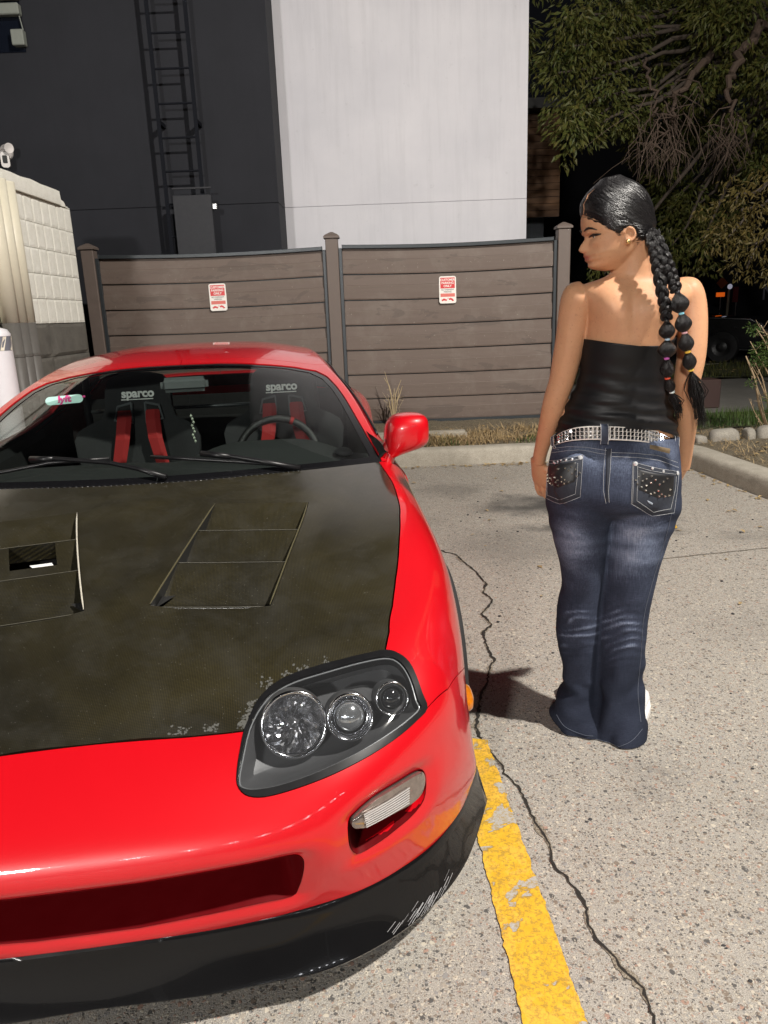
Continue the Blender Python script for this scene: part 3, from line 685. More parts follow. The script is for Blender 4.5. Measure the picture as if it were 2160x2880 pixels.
def panel(name, S, UV, T, sel, mat, parent, gap=0.0016, depth=0.014, mirror='both', off=0.0, res_u0=True, lift=None):
    """build the selected triangles of a surface as a body panel with a folded edge. mirror: both | weld | none"""
    T = T[sel]; used = np.unique(T); mp = -np.ones(len(UV), int); mp[used] = np.arange(len(used)); T = mp[T]; uv = UV[used]
    P = S(uv[:, 0], uv[:, 1]); Nn = S.nrm(uv[:, 0], uv[:, 1])
    P = P+Nn*off
    if lift is not None: P = P+Nn*lift(uv, P)[:, None]
    # orient triangles outward
    tn = np.cross(P[T[:, 1]]-P[T[:, 0]], P[T[:, 2]]-P[T[:, 0]]); fl = (tn*Nn[T[:, 0]]).sum(1) < 0
    T[fl] = T[fl][:, ::-1]
    ed = {}
    for t in T:
        for a, b in ((t[0], t[1]), (t[1], t[2]), (t[2], t[0])): ed[(a, b)] = 1
    bd = [(a, b) for (a, b) in ed if (b, a) not in ed]
    if mirror == 'weld': bd = [(a, b) for a, b in bd if not (abs(uv[a, 0]) < 1e-6 and abs(uv[b, 0]) < 1e-6)]
    inw = np.zeros_like(P); cnt = np.zeros(len(P))
    for a, b in bd:
        e = P[b]-P[a]; d = np.cross(Nn[a]+Nn[b], e); d /= np.linalg.norm(d)+1e-12
        inw[a] += d; inw[b] += d; cnt[a] += 1; cnt[b] += 1
    L = np.linalg.norm(inw, axis=1); k = L > 1e-9; inw[k] /= L[k][:, None]
    if mirror == 'weld': inw[np.abs(uv[:, 0]) < 1e-6, 1] = 0
    P = P+inw*gap
    bv = sorted({i for e in bd for i in e}); lowi = {i: len(P)+k for k, i in enumerate(bv)}
    Pl = P[bv]-Nn[bv]*depth+inw[bv]*0.001
    V = np.concatenate([P, Pl]); F = [tuple(t) for t in T]; ns = len(F)
    F += [(b, a, lowi[a], lowi[b]) for a, b in bd]
    out = []
    def make(V, F, flip):
        if flip: V = V*np.array([1, -1, 1]); F = [f[::-1] for f in F]
        return V, F
    def emit_mesh(V, F, nm):
        me = mesh(nm, WC(V), F, True); 
        me.set_sharp_from_angle(angle=radians(50))
        return link(nm, me, mat, parent)
    if mirror == 'weld':
        V2, F2 = make(V, F, True); n = len(V); Va = np.concatenate([V, V2]); mid = {i: True for i in range(len(uv)) if abs(uv[i, 0]) < 1e-6}
        F2 = [tuple((i if (i < len(uv) and i in mid) else i+n) for i in f) for f in F2]
        out.append(emit_mesh(Va, F+F2, name))
    else:
        out.append(emit_mesh(V, F, name))
        if mirror == 'both': V2, F2 = make(V, F, True); out.append(emit_mesh(V2, F2, name))
    return out

# ---- materials
def m_paint():
    n = NT('red_lacquer'); f = n.noise(3, 3, 0.5); sp = n.noise(900, 1, 0.5)
    n.set(Base_Color=n.mix(f, (0.50, 0.0008, 0.006), (0.57, 0.0016, 0.008)), Roughness=0.38, Coat_Weight=1.0, Coat_Roughness=0.035, Coat_IOR=1.5, Specular_IOR_Level=0.4)
    nb = n.new('ShaderNodeBump'); n.put(nb.inputs['Height'], n.noise(380, 2, 0.5)); nb.inputs['Strength'].default_value = 0.02; nb.inputs['Distance'].default_value = 0.002
    n.l.new(nb.outputs[0], n.b.inputs['Coat Normal']); return n.m
M_RED = m_paint()
def m_carbon():
    n = NT('weathered_carbon'); P = n.co()
    mp = n.new('ShaderNodeMapping'); n.put(mp.inputs['Vector'], P); mp.inputs['Rotation'].default_value = (0, 0, -TH+radians(45))
    x, y, z = n.sep(mp.outputs[0])
    def wv(c, k): return n.math('SINE', n.math('MULTIPLY', c, k))
    k = 2*pi/0.0052
    a = n.math('MULTIPLY', wv(x, k), wv(y, k))
    wm = n.ramp(n.math('MULTIPLY_ADD', a, 0.5), [(0.35, 0.0), (0.75, 1.0)])
    nd = [q for q in n.n if q.bl_idname == 'ShaderNodeMath'][-1]; nd.inputs[2].default_value = 0.5
    big = n.noise(2.4, 5, 0.6, 0.5); blot = n.noise(9, 6, 0.7, 0.4)
    dark = n.mix(big, (0.006, 0.0055, 0.004), (0.009, 0.008, 0.005)); gold = n.mix(big, (0.036, 0.031, 0.013), (0.082, 0.066, 0.022))
    c = n.mix(n.math('MULTIPLY', wm, n.ramp(big, [(0.3, 0.25), (0.7, 0.9)])), dark, gold)
    haze = n.math('MULTIPLY', n.ramp(blot, [(0.45, 0.0), (0.8, 0.30)]), 1.0)
    c = n.mix(haze, c, (0.040, 0.039, 0.034))
    dust = n.noise(230, 2, 0.6); c = n.mix(n.ramp(dust, [(0.71, 0), (0.75, 0.5)]), c, (0.24, 0.23, 0.21))
    n.set(Base_Color=c, Roughness=n.ramp(blot, [(0.3, 0.38), (0.8, 0.6)]), Coat_Weight=1.0, Coat_Roughness=n.ramp(blot, [(0.3, 0.07), (0.7, 0.20)]), Specular_IOR_Level=0.35)
    n.bump(n.math('ADD', n.math('MULTIPLY', a, 0.15), dust), 0.06, 0.0012); return n.m
M_CARB = m_carbon()
def m_glass(name, tint, gl=0.035, rough=0.02, haze=0.0):
    m = bpy.data.materials.new(name); m.use_nodes = True; t = m.node_tree; t.nodes.clear()
    o = t.nodes.new('ShaderNodeOutputMaterial'); tr = t.nodes.new('ShaderNodeBsdfTransparent'); g = t.nodes.new('ShaderNodeBsdfGlossy'); mx = t.nodes.new('ShaderNodeMixShader'); ge = t.nodes.new('ShaderNodeNewGeometry'); dt = t.nodes.new('ShaderNodeVectorMath'); dt.operation = 'DOT_PRODUCT'; ab = t.nodes.new('ShaderNodeMath'); ab.operation = 'ABSOLUTE'; om = t.nodes.new('ShaderNodeMath'); om.operation = 'SUBTRACT'; om.inputs[0].default_value = 1.0; pw = t.nodes.new('ShaderNodeMath'); pw.operation = 'POWER'; pw.inputs[1].default_value = 5.0; fr = t.nodes.new('ShaderNodeMath'); fr.operation = 'MULTIPLY_ADD'; fr.inputs[1].default_value = 0.92; fr.inputs[2].default_value = 0.055; fr.use_clamp = True
    t.links.new(ge.outputs['Incoming'], dt.inputs[0]); t.links.new(ge.outputs['Normal'], dt.inputs[1]); t.links.new(dt.outputs['Value'], ab.inputs[0]); t.links.new(ab.outputs[0], om.inputs[1]); t.links.new(om.outputs[0], pw.inputs[0]); t.links.new(pw.outputs[0], fr.inputs[0])
    tr.inputs[0].default_value = (*tint, 1); g.inputs['Roughness'].default_value = rough
    ns = t.nodes.new('ShaderNodeTexNoise'); ns.inputs['Scale'].default_value = 5; ns.inputs['Detail'].default_value = 6
    rp = t.nodes.new('ShaderNodeMapRange'); rp.inputs[1].default_value = 0.4; rp.inputs[2].default_value = 0.8; rp.inputs[3].default_value = rough; rp.inputs[4].default_value = rough+0.06
    t.links.new(ns.outputs[0], rp.inputs[0]); t.links.new(rp.outputs[0], g.inputs['Roughness'])
    t.links.new(fr.outputs[0], mx.inputs[0]); t.links.new(tr.outputs[0], mx.inputs[1]); t.links.new(g.outputs[0], mx.inputs[2]); t.links.new(mx.outputs[0], o.inputs[0])
    if haze:
        df = t.nodes.new('ShaderNodeBsdfDiffuse'); df.inputs[0].default_value = (0.42, 0.43, 0.45, 1); m2 = t.nodes.new('ShaderNodeMixShader'); m2.inputs[0].default_value = haze
        t.links.new(tr.outputs[0], m2.inputs[1]); t.links.new(df.outputs[0], m2.inputs[2]); t.links.new(m2.outputs[0], mx.inputs[1])
    return m
M_WIND = m_glass('windscreen_glass', (0.70, 0.75, 0.73)); M_SIDEG = m_glass('side_glass', (0.66, 0.70, 0.68)); M_LENS = m_glass('clear_lens', (0.90, 0.91, 0.92), rough=0.015, haze=0.030)
M_TRIM = plain('black_trim', (0.008, 0.008, 0.009), 0.38, var=0.2, Specular_IOR_Level=0.35); M_FRIT = plain('black_frit', (0.006, 0.006, 0.007), 0.12)
M_LIP = plain('gloss_black_lip', (0.006, 0.006, 0.0065), 0.16, var=0.15, scale=8, coat=0.32, Specular_IOR_Level=0.14)
M_INNER = plain('inner_black', (0.006, 0.006, 0.006), 0.85)
M_CHROME = plain('chrome', (0.82, 0.82, 0.84), 0.13, 1.0, var=0.03); M_HOUS = plain('lamp_housing_grey', (0.10, 0.102, 0.106), 0.36, 0.25, scale=15)
M_CLOTH = plain('black_seat_cloth', (0.018, 0.0185, 0.0195), 0.9, scale=120, bump=0.2); M_DASH = plain('dash_vinyl', (0.020, 0.022, 0.022), 0.75, scale=200, bump=0.15)
M_BELT = plain('red_harness', (0.30, 0.009, 0.009), 0.8, scale=200)
M_REDSHADE = plain('red_duct_shade', (0.11, 0.0006, 0.0025), 0.4, coat=0.6)  # body red darkened to carry the shade inside the ducts

# ---- front clip surface: columns centre -> sill, rows cowl -> bumper bottom
FR = [
 [(1.30,0,.862),(1.305,.20,.863),(1.325,.40,.866),(1.35,.58,.868),(1.39,.735,.868),(1.45,.83,.845),(1.49,.885,.74),(1.50,.892,.50),(1.50,.875,.22)],
 [(1.03,0,.806),(1.03,.20,.807),(1.03,.41,.809),(1.03,.60,.812),(1.03,.768,.812),(1.08,.838,.790),(1.12,.887,.70),(1.13,.90,.50),(1.14,.885,.23)],
 [(.80,0,.750),(.80,.20,.751),(.80,.41,.754),(.80,.59,.760),(.815,.745,.768),(.835,.832,.745),(.88,.888,.665),(.92,.904,.50),(.97,.89,.25)],
 [(.60,0,.690),(.60,.20,.691),(.60,.41,.695),(.605,.57,.702),(.62,.708,.707),(.65,.808,.692),(.70,.874,.622),(.77,.902,.47),(.85,.893,.26)],
 [(.42,0,.625),(.42,.20,.626),(.415,.41,.633),(.42,.55,.645),(.44,.668,.660),(.475,.775,.642),(.545,.853,.565),(.64,.888,.43),(.74,.890,.255)],
 [(.235,0,.553),(.225,.20,.553),(.21,.40,.560),(.235,.55,.580),(.285,.678,.602),(.365,.775,.582),(.455,.842,.500),(.555,.875,.39),(.665,.888,.25)],
 [(.105,0,.487),(.10,.20,.487),(.093,.38,.487),(.115,.53,.503),(.19,.672,.522),(.29,.774,.515),(.395,.836,.440),(.50,.871,.345),(.62,.888,.24)],
 [(.032,0,.425),(.030,.20,.425),(.040,.38,.428),(.080,.53,.440),(.165,.668,.452),(.27,.772,.442),(.375,.836,.382),(.475,.871,.308),(.585,.888,.23)],
 [(.016,0,.36),(.017,.20,.36),(.028,.38,.36),(.067,.53,.366),(.15,.668,.374),(.257,.772,.368),(.362,.838,.325),(.455,.873,.272),(.555,.888,.217)],
 [(.030,0,.28),(.031,.20,.28),(.046,.38,.28),(.088,.53,.284),(.165,.671,.288),(.263,.772,.288),(.36,.836,.263),(.44,.873,.236),(.525,.889,.208)],
 [(.055,0,.2),(.058,.20,.2),(.073,.37,.2),(.108,.525,.2),(.183,.668,.2),(.268,.760,.2),(.345,.815,.2),(.418,.853,.2),(.49,.886,.2)],
]
SF = Surf(FR)
px = SF.pix
HL_UP = [(527,1580),(535,1560),(552,1522),(580,1488),(620,1462),(680,1441),(740,1425),(790,1413),(833,1405)]
HL_OUT = [(862,1413),(884,1432),(899,1462),(911,1497),(922,1530)]
HL_LOW = [(900,1556),(870,1583),(830,1612),(780,1642),(720,1672),(660,1696),(600,1715),(560,1722),(530,1716),(513,1694),(513,1660),(520,1615)]
def crspl(pts, k=3, closed=False):
    P_ = [np.array(p, float) for p in pts]; n = len(P_); out = []
    for i in range(n if closed else n-1):
        a, b, c, d = (P_[(i-1) % n], P_[i], P_[(i+1) % n], P_[(i+2) % n]) if closed else (P_[max(0, i-1)], P_[i], P_[i+1], P_[min(n-1, i+2)])
        for j in range(k):
            t = j/k; out.append(tuple(0.5*((2*b)+(c-a)*t+(2*a-5*b+4*c-d)*t*t+(3*b-a-3*c+d)*t**3)))
    if not closed: out.append(tuple(P_[-1]))
    return out
_al = crspl(HL_UP+HL_OUT+HL_LOW, 3, True); _n1 = (len(HL_UP)-1)*3+1; _n2 = (len(HL_UP)+len(HL_OUT)-1)*3+1
HL_UP, HL_OUT, HL_LOW = _al[:_n1], _al[_n1:_n2], _al[_n2:]
hl_up = px(HL_UP, (1, 6), (3, 8)); hl_out = px(HL_OUT, (2, 7), (3, 8)); hl_low = px(HL_LOW, (0.5, 6), (4, 8.5))
hl_poly = hl_up+hl_out+hl_low
hl_in = px([(524,1688),(531,1640),(546,1575),(572,1525),(607,1492),(660,1468),(740,1444),(800,1429),(838,1425),(862,1437),(881,1466),(896,1514),(903,1532),(878,1556),(838,1585),(788,1616),(728,1647),(658,1677),(598,1696),(560,1702),(537,1700)], (0.5, 6), (3, 8.5))
hl_in = crspl(hl_in, 3, True); _c = np.mean(np.array(hl_in), 0); hl_in = [tuple(_c+(np.array(p)-_c)*1.045) for p in hl_in]
hoodedge = px([(822,1003),(847,1040),(859,1075),(864,1115),(864,1150),(861,1200),(855,1250),(848,1310),(841,1365)], (2.5, 6), (0, 5))
hf = px([(525,1582),(400,1593),(260,1603)], (-0.5, 4), (3.5, 7))
vhf = hf[-1][1]
hood_poly = [(0, 0.0)]+[(k, 0.0) for k in (1, 2, 3)]+[(hoodedge[0][0], 0.0)]+hoodedge[1:]+[hl_up[-1]]+hl_up[-2::-1]+hf[1:]+[(0, vhf)]
seam = px([(945,1506),(968,1488),(992,1470)], (3, 8), (2.5, 8))
vse = seam[-1][1]
bump_poly = [(0, vhf)]+hf[::-1][0:2]+[hl_up[0]]+hl_low[::-1]+[hl_out[-1]]+seam+[(8, vse), (8, 10), (0, 10)]
main_px = px(crspl([(300,1919),(420,1899),(542,1876),(625,1858),(648,1858),(659,1872),(657,1900),(648,1928),(632,1947),(560,1963),(450,1987),(300,2016)], 3), (0, 5), (6, 10))
main_poly = [(0, main_px[0][1])]+main_px+[(0, main_px[-1][1])]
side_poly = px(crspl([(988,2316),(1008,2288),(1058,2244),(1130,2199),(1180,2170),(1201,2170),(1209,2200),(1203,2255),(1169,2302),(1130,2336),(1082,2374),(1020,2411),(1000,2406),(990,2377)], 3, True), (1, 7), (5, 10), D=False)
WCS, WCZ, WR = 0.975, 0.318, 0.318
arch = SF.inv([(WCS+0.364*cos(a), WCZ+0.364*sin(a)) for a in np.linspace(pi+0.32, -0.32, 22)], lambda q: q[:, [0, 2]], (5.2, 8), (0, 10))
arch_poly = arch+[(8.0, arch[-1][1]), (8.0, arch[0][1])]
# louvred hood vents
vent_c = px([(465,1089),(665,1086),(584,1311),(326,1312)], (0, 6), (0, 6))
UV, T = tess([hl_poly, hood_poly, bump_poly, main_poly, side_poly, arch_poly, vent_c], 0, 8, 0, 10, 8)
ctr = UV[T].mean(1)
i_hl = inpoly(ctr, hl_poly); i_hood = inpoly(ctr, hood_poly); i_bum = inpoly(ctr, bump_poly); i_main = inpoly(ctr, main_poly); i_side = inpoly(ctr, side_poly); i_arch = inpoly(ctr, arch_poly); i_vent = inpoly(ctr, vent_c)
solid = ~(i_hl | i_main | i_side | i_arch | i_vent)
def ventlift(uv, P):
    A, B_, C_, D_ = vent_c; out = np.zeros(len(uv))
    for a, b, h in ((A, D_, 0.0085), (B_, C_, 0.006)):
        a = np.array(a); b = np.array(b); d = b-a; q = np.clip(((uv-a) @ d)/(d @ d), 0, 1); out = np.maximum(out, h*np.sqrt(q)*np.exp(-(segdist(uv, a, b)/0.17)**2)*(1-np.clip((((uv-a) @ d)/(d @ d)-1)*4, 0, 1)))
    for (u0, v0, u1, v1, h) in ((D_[0], D_[1], D_[0]+0.12, 5.2, 0.004),):
        out = np.maximum(out, h*np.exp(-(segdist(uv, (u0, v0), (u1, v1))/0.22)**2))
    return out
panel('hood', SF, UV, T, i_hood & ~i_hl & ~i_vent, M_CARB, car, mirror='weld', gap=0.0028, depth=0.012, lift=ventlift)
def lipround(uv, P):   # swell round the intake mouths
    d = np.full(len(uv), 9.0)
    for poly in (main_poly, side_poly):
        for i in range(len(poly)):
            a, b = poly[i], poly[(i+1) % len(poly)]
            if abs(a[0]) < 1e-6 and abs(b[0]) < 1e-6: continue
            d = np.minimum(d, segdist(uv, a, b))
    return -0.012*np.exp(-(d/0.16)**2)
panel('bumper', SF, UV, T, i_bum & solid & ~i_hood, M_RED, car, mirror='weld', gap=0.0012, depth=0.02, lift=lipround)
fend = panel('front_wing', SF, UV, T, solid & ~i_hood & ~i_bum, M_RED, car, gap=0.0012, depth=0.016)
UI, TI = tess([arch_poly], 0, 8, 0, 10, 3); ci = UI[TI].mean(1)
ino = inpoly(ci, arch_poly) | inpoly(ci, [(-.1, 6.6), (6.2, 5.9), (6.2, 10.1), (-.1, 10.1)]) | inpoly(ci, [(1.2, 3.9), (5.6, 3.9), (5.6, 8), (1.2, 8)]) | inpoly(ci, [(.5, .1), (4.3, .1), (4.3, 4.8), (.5, 4.8)])
panel('inner_structure', SF, UI, TI, ~ino, M_INNER, car, off=-0.02, gap=0, depth=0.001)

# vents: three blades dipping towards the nose
def vent(side, cut=False):
    A, B, C2, D2 = [np.array(p) for p in vent_c]   # rear-in, rear-out, front-out, front-in
    def P(p, q, d):
        a = A+(D2-A)*q; b = B+(C2-B)*q; uv = a+(b-a)*p
        S0 = SF(uv[0], uv[1])[0]-SF.nrm(uv[0], uv[1])[0]*d
        return (S0[0], S0[1]*side, S0[2])
    cuts = [0.0, 0.29, 0.61, 1.0]; mb = MB(); V = []; F = []; CH_V = []; CH_F = []
    hole = None
    for k in range(3):
        q0, q1 = cuts[k], cuts[k+1]; n = len(V)
        nq, npp = 4, 10
        # slope: blade sinks from flush to 24 mm
        for j in range(nq+1):
            q = q0+(q1-q0)*j/nq
            for i in range(npp+1): V.append(P(i/npp, q, -0.0015+0.052*(j/nq)**1.1))
        for j in range(nq):
            for i in range(npp):
                if cut and k == 1 and j in (0, 1) and 2 <= i < 6: continue
                F.append((n+j*(npp+1)+i, n+j*(npp+1)+i+1, n+(j+1)*(npp+1)+i+1, n+(j+1)*(npp+1)+i))
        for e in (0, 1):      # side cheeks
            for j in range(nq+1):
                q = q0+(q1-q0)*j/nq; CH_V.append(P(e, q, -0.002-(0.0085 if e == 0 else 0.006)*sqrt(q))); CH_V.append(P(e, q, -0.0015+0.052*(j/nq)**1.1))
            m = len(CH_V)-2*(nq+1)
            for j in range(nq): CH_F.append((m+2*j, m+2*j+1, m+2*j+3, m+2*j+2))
        m = len(V)             # step back up at the front edge
        for i in range(npp+1): V.append(P(i/npp, q1, 0.0505)); V.append(P(i/npp, q1+0.004, -0.0025))
        for i in range(npp): F.append((m+2*i, m+2*i+1, m+2*i+3, m+2*i+2))
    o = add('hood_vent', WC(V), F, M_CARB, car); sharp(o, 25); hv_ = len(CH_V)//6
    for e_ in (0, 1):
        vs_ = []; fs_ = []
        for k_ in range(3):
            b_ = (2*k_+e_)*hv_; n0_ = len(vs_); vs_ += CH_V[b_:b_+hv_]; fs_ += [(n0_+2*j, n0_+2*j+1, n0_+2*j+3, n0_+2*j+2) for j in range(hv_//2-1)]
        add('vent_cheek', WC(vs_), fs_, plain('cheek_shade_black', (0.006, 0.006, 0.005), 0.55), o)  # recess shade of the cheeks put into a black colour
    # raised rims along both long edges, worn resin; on the left vent pale as a painted wall reflection
    for e in (0, 1):
        mb = MB(); mb.tube([Wc(*P(e, q, -0.003-(0.0085 if e == 0 else 0.006)*sqrt(q))) for q in np.linspace(0, 1, 14)], [0.0004]+[0.0022]*12+[0.0010], 6); mb.build('vent_rim', plain('worn_resin_edge'+('_wall_glint' if side < 0 else ''), (0.55, 0.52, 0.44) if side < 0 else (0.085, 0.075, 0.04), 0.4, scale=60), o)
    for q in cuts[1:]:
        mb = MB(); mb.tube([Wc(*P(x, q+0.004, -0.0030)) for x in np.linspace(0.0, 1, 9)], 0.0007, 5); mb.build('vent_rim', plain('worn_resin_line', (0.10, 0.095, 0.075), 0.5, scale=90), o)
    # dark tray underneath
    MBt = MB(); MBt.put([Wc(*P(p, q, 0.075)) for p, q in ((0, 0), (1, 0), (1, 1), (0, 1))], [(0, 1, 2, 3)]); MBt.build('vent_tray', M_INNER, o)
    if cut:
        a = [Wc(*P(p, q, 0.03)) for p, q in ((0.25, 0.40), (0.44, 0.40), (0.38, 0.47), (0.22, 0.46))]
        MB().put(a, [(0, 1, 2, 3)]).build('intake_pipe', plain('white_paint_pipe', (0.8, 0.8, 0.8), 0.3), o)
vent(1); vent(-1, True)

# ---- flaking lacquer along the hood's front edge
rg = random.Random(9); mb = MB()
edge_uv = [np.array(p) for p in hl_up[:18]]+[np.array((hl_up[0][0]-k*0.09, hl_up[0][1]+0.0)) for k in range(1, 14)]
for _ in range(520):
    i = rg.randrange(len(edge_uv)-1); p = edge_uv[i]+(edge_uv[i+1]-edge_uv[i])*rg.random(); dpt = abs(rg.gauss(0, 0.06 if i < 18 else 0.05))+0.012
    if i < 18: an_ = rg.gauss(0.71, 0.5); p += np.array((-sin(an_), -cos(an_)))*dpt
    else: p = np.array((p[0]+rg.uniform(-.05, .05), np.interp(p[0], [0, hf[1][0], hf[0][0]], [vhf, hf[1][1], hf[0][1]])-dpt-0.03))
    if mnoise.noise((p[0]*6, p[1]*6, 0)) < -0.02: continue
    a0 = rg.uniform(0, 6); r_ = rg.uniform(0.003, 0.020); L = []
    for k in range(5):
        q = p+np.array((cos(a0+k*1.257), sin(a0+k*1.257)))*r_*rg.uniform(0.5, 1.3); b_ = SF(q[0], q[1])[0]+SF.nrm(q[0], q[1])[0]*0.0009; L.append(Wc(*b_))
    mb.put(L, [(0, 1, 2, 3, 4)])
setkind(mb.build('flaking_lacquer', plain('clouded_lacquer', (0.085, 0.085, 0.077), 0.7, var=0.5, scale=200), car), 'stuff')
# ---- headlights
def hl_region(poly): return inpoly(ctr, poly)
UVh, Th = tess([hl_poly, hl_in], 1, 6.5, 3, 8.5, 12); ch = UVh[Th].mean(1)
ih = inpoly(ch, hl_poly); il = inpoly(ch, hl_in)
lamp_roots = []
gas = panel('headlight_gasket', SF, UVh, Th, ih & ~il, M_TRIM, car, off=0.003, gap=0.0, depth=0.03)
def lensbulge(uv, P): return 0.006+0*uv[:, 0]
lens = panel('headlight_lens', SF, UVh, Th, il, M_LENS, car, off=-0.0015, gap=-0.0012, depth=0.002)
def lensdome(side):
    parts = []
    cU = np.mean([p[0] for p in hl_in]); cV = np.mean([p[1] for p in hl_in])
    def inner(k, d, push):
        L = []
        for (u, v) in hl_in:
            uu = cU+(u-cU)*k; vv = cV+(v-cV)*k; p = SF(uu, vv)[0]-SF.nrm(uu, vv)[0]*d; p[0] += push; L.append((p[0], p[1]*side, p[2]))
        return L
    root = gas[0] if side > 0 else gas[1]
    rings = [inner(1.03, 0.004, 0), inner(0.97, 0.03, 0.012), inner(0.9, 0.055, 0.05), inner(0.5, 0.07, 0.06)]
    V = []; F = []; n = len(hl_in)
    for r_ in rings: V += r_
    for i in range(len(rings)-1):
        for k in range(n): F.append((i*n+k, i*n+(k+1) % n, (i+1)*n+(k+1) % n, (i+1)*n+k))
    F.append(tuple(3*n+k for k in range(n)))
    o = add('lamp_housing', WC(V), F, M_HOUS, root, smooth=True); sharp(o, 40)
    # fine ribbing line round the lens edge
    mb = MB(); mb.tube([Wc(*p) for p in inner(0.985, 0.003, 0)+inner(0.985, 0.003, 0)[:1]], 0.0016, 5, False); mb.build('lens_bead', plain('lens_edge', (0.30, 0.31, 0.32), 0.25, 0.3), root)
    axis = np.array([-0.93, 0.10*side, 0.36]); axis /= np.linalg.norm(axis); aw = Vector(AV*axis[0]+BV*axis[1]+np.array([0, 0, axis[2]]))
    for (cx, cy, rr, kind) in ((633, 1551, 0.066, 'reflector'), (757, 1539, 0.047, 'projector'), (851, 1500, 0.034, 'spot')):
        (u, v), = px([(cx, cy)], (1, 6), (3, 8)); p = SF(u, v)[0]-SF.nrm(u, v)[0]*(0.024 if kind == 'reflector' else 0.018); c = Vector(Wc(p[0], p[1]*side, p[2])); M = frame(c, aw, (0, 0, 1))
        b = MB(); b.lathe([(rr*1.09, -0.004), (rr*1.06, 0.0), (rr*0.97, -0.002), (rr*0.93, -0.010)], 40, M); bz = b.build('lamp_bezel', M_CHROME, root, smooth=True); MB().lathe([(rr*1.12, -0.05), (rr*1.092, -0.004)], 40, M).build('lamp_barrel', M_HOUS, root, smooth=True)
        if kind == 'reflector':
            # faceted bowl
            V = []; F = []; nr, na = 6, 36; rg = random.Random(5)
            for i in range(nr+1):
                r_ = rr*0.94*(1-i/nr*0.86)
                for k in range(na):
                    a = 2*pi*k/na; V.append(M @ Vector((r_*cos(a), r_*sin(a), -0.010-0.050*(1-(r_/rr)**2)+rg.uniform(-0.0035, 0.0035))))
            for i in range(nr):
                for k in range(na): F.append((i*na+k, i*na+(k+1) % na, (i+1)*na+(k+1) % na, (i+1)*na+k))
            F.append(tuple(nr*na+k for k in range(na)))
            add('reflector', V, F, M_CHROME, root)
            MB().lathe([(0.012, -0.06), (0.012, -0.022), (0.009, -0.012), (0.0, -0.010)], 16, M).build('bulb_shield', plain('bulb_grey', (0.25, 0.25, 0.26), 0.2, 0.8), root, smooth=True)
            MB().lathe([(rr*0.95, -0.008), (rr*0.80, 0.004), (rr*0.5, 0.013), (0.0, 0.018)], 32, M).build('lamp_glass', M_LENS, root, smooth=True)
        else:
            MB().lathe([(rr*0.95, -0.010), (rr*0.86, -0.022), (rr*0.74, -0.016), (rr*0.72, -0.008)], 36, M).build('reflector', M_CHROME if kind == 'projector' else M_HOUS, root, smooth=True)
            dm = MB(); dm.lathe([(rr*0.72*sin(q), -0.020+rr*0.55*cos(q)) for q in np.linspace(pi/2, 0.0, 9)], 32, M)
            dm.build('projector_lens', plain('projector_bowl', (0.62, 0.64, 0.66), 0.12, 0.85) if kind == 'projector' else plain('dark_bowl', (0.012, 0.012, 0.014), 0.06, 0.0, coat=1.0), root, smooth=True)
lensdome(1); lensdome(-1)
lens[0].parent = gas[0]; lens[1].parent = gas[1]
for k in (0, 1): lens[k].location = (0, 0, 0)

# ---- intakes: ducts behind the mouths, their shade put into dark red and black
def duct(poly, side, closed_mid, back, up, mat, shrink, nm):
    pts = []
    for i in range(len(poly)):
        a = np.array(poly[i]); b = np.array(poly[(i+1) % len(poly)])
        if closed_mid and abs(a[0]) < 1e-6 and abs(b[0]) < 1e-6: pts.append(a); continue
        m = max(1, int(np.linalg.norm(b-a)*5)); pts += [a+(b-a)*k/m for k in range(m)]
    pts = np.array(pts); S0 = SF(pts[:, 0], pts[:, 1])-SF.nrm(pts[:, 0], pts[:, 1])*0.010
    cz = S0[:, 2].mean(); ct = 0 if closed_mid else S0[:, 1].mean(); cs = S0[:, 0].mean()
    rings = []
    for k in (0, 0.12, 0.5, 1.0):
        Q = S0.copy(); sh = 1-shrink*k
        Q[:, 2] = cz+(Q[:, 2]-cz)*sh+up*k; Q[:, 1] = ct+(Q[:, 1]-ct)*(1-0.5*shrink*k); Q[:, 0] += back*k
        rings.append(Q)
    n = len(pts); V = np.concatenate(rings); V[:, 1] *= side; F = []
    for i in range(3):
        for k in range(n):
            if closed_mid and k == n-1: continue
            F.append((i*n+k, (i+1)*n+k, (i+1)*n+(k+1) % n, i*n+(k+1) % n))
    mi_ = [0 if (S0[k, 2] < cz-0.004 or i == 0) else 1 for i in range(3) for k in range(n) if not (closed_mid and k == n-1)]  # upper faces black: shade under the duct roof put into colour
    o = add(nm, WC(V), F, [mat, M_INNER], car, smooth=True, mi=mi_); sharp(o, 50)
    bk = rings[-1].copy(); bk[:, 1] *= side; add('duct_back', WC(bk), [tuple(range(n))], M_INNER, o)
    return o
for sd in (1, -1):
    duct(main_poly, sd, True, 0.20, 0.045, M_REDSHADE, 0.15, 'intake_duct')
    duct(side_poly, sd, False, 0.12, 0.01, M_REDSHADE, 0.25, 'lamp_recess')
# intercooler pipe and bar behind the mouth
MB().tube([Wc(0.24, -0.55, 0.375), Wc(0.235, 0, 0.378), Wc(0.24, 0.42, 0.375)], 0.016, 10).build('crash_bar', plain('dull_alloy', (0.35, 0.34, 0.32), 0.4, 0.8), car, smooth=True)
for t in (0.40, 0.46): MB().tube([Wc(0.20, t, 0.35), Wc(0.20, t, 0.41)], 0.018, 12).build('hose_clamp', M_TRIM, car, smooth=True)
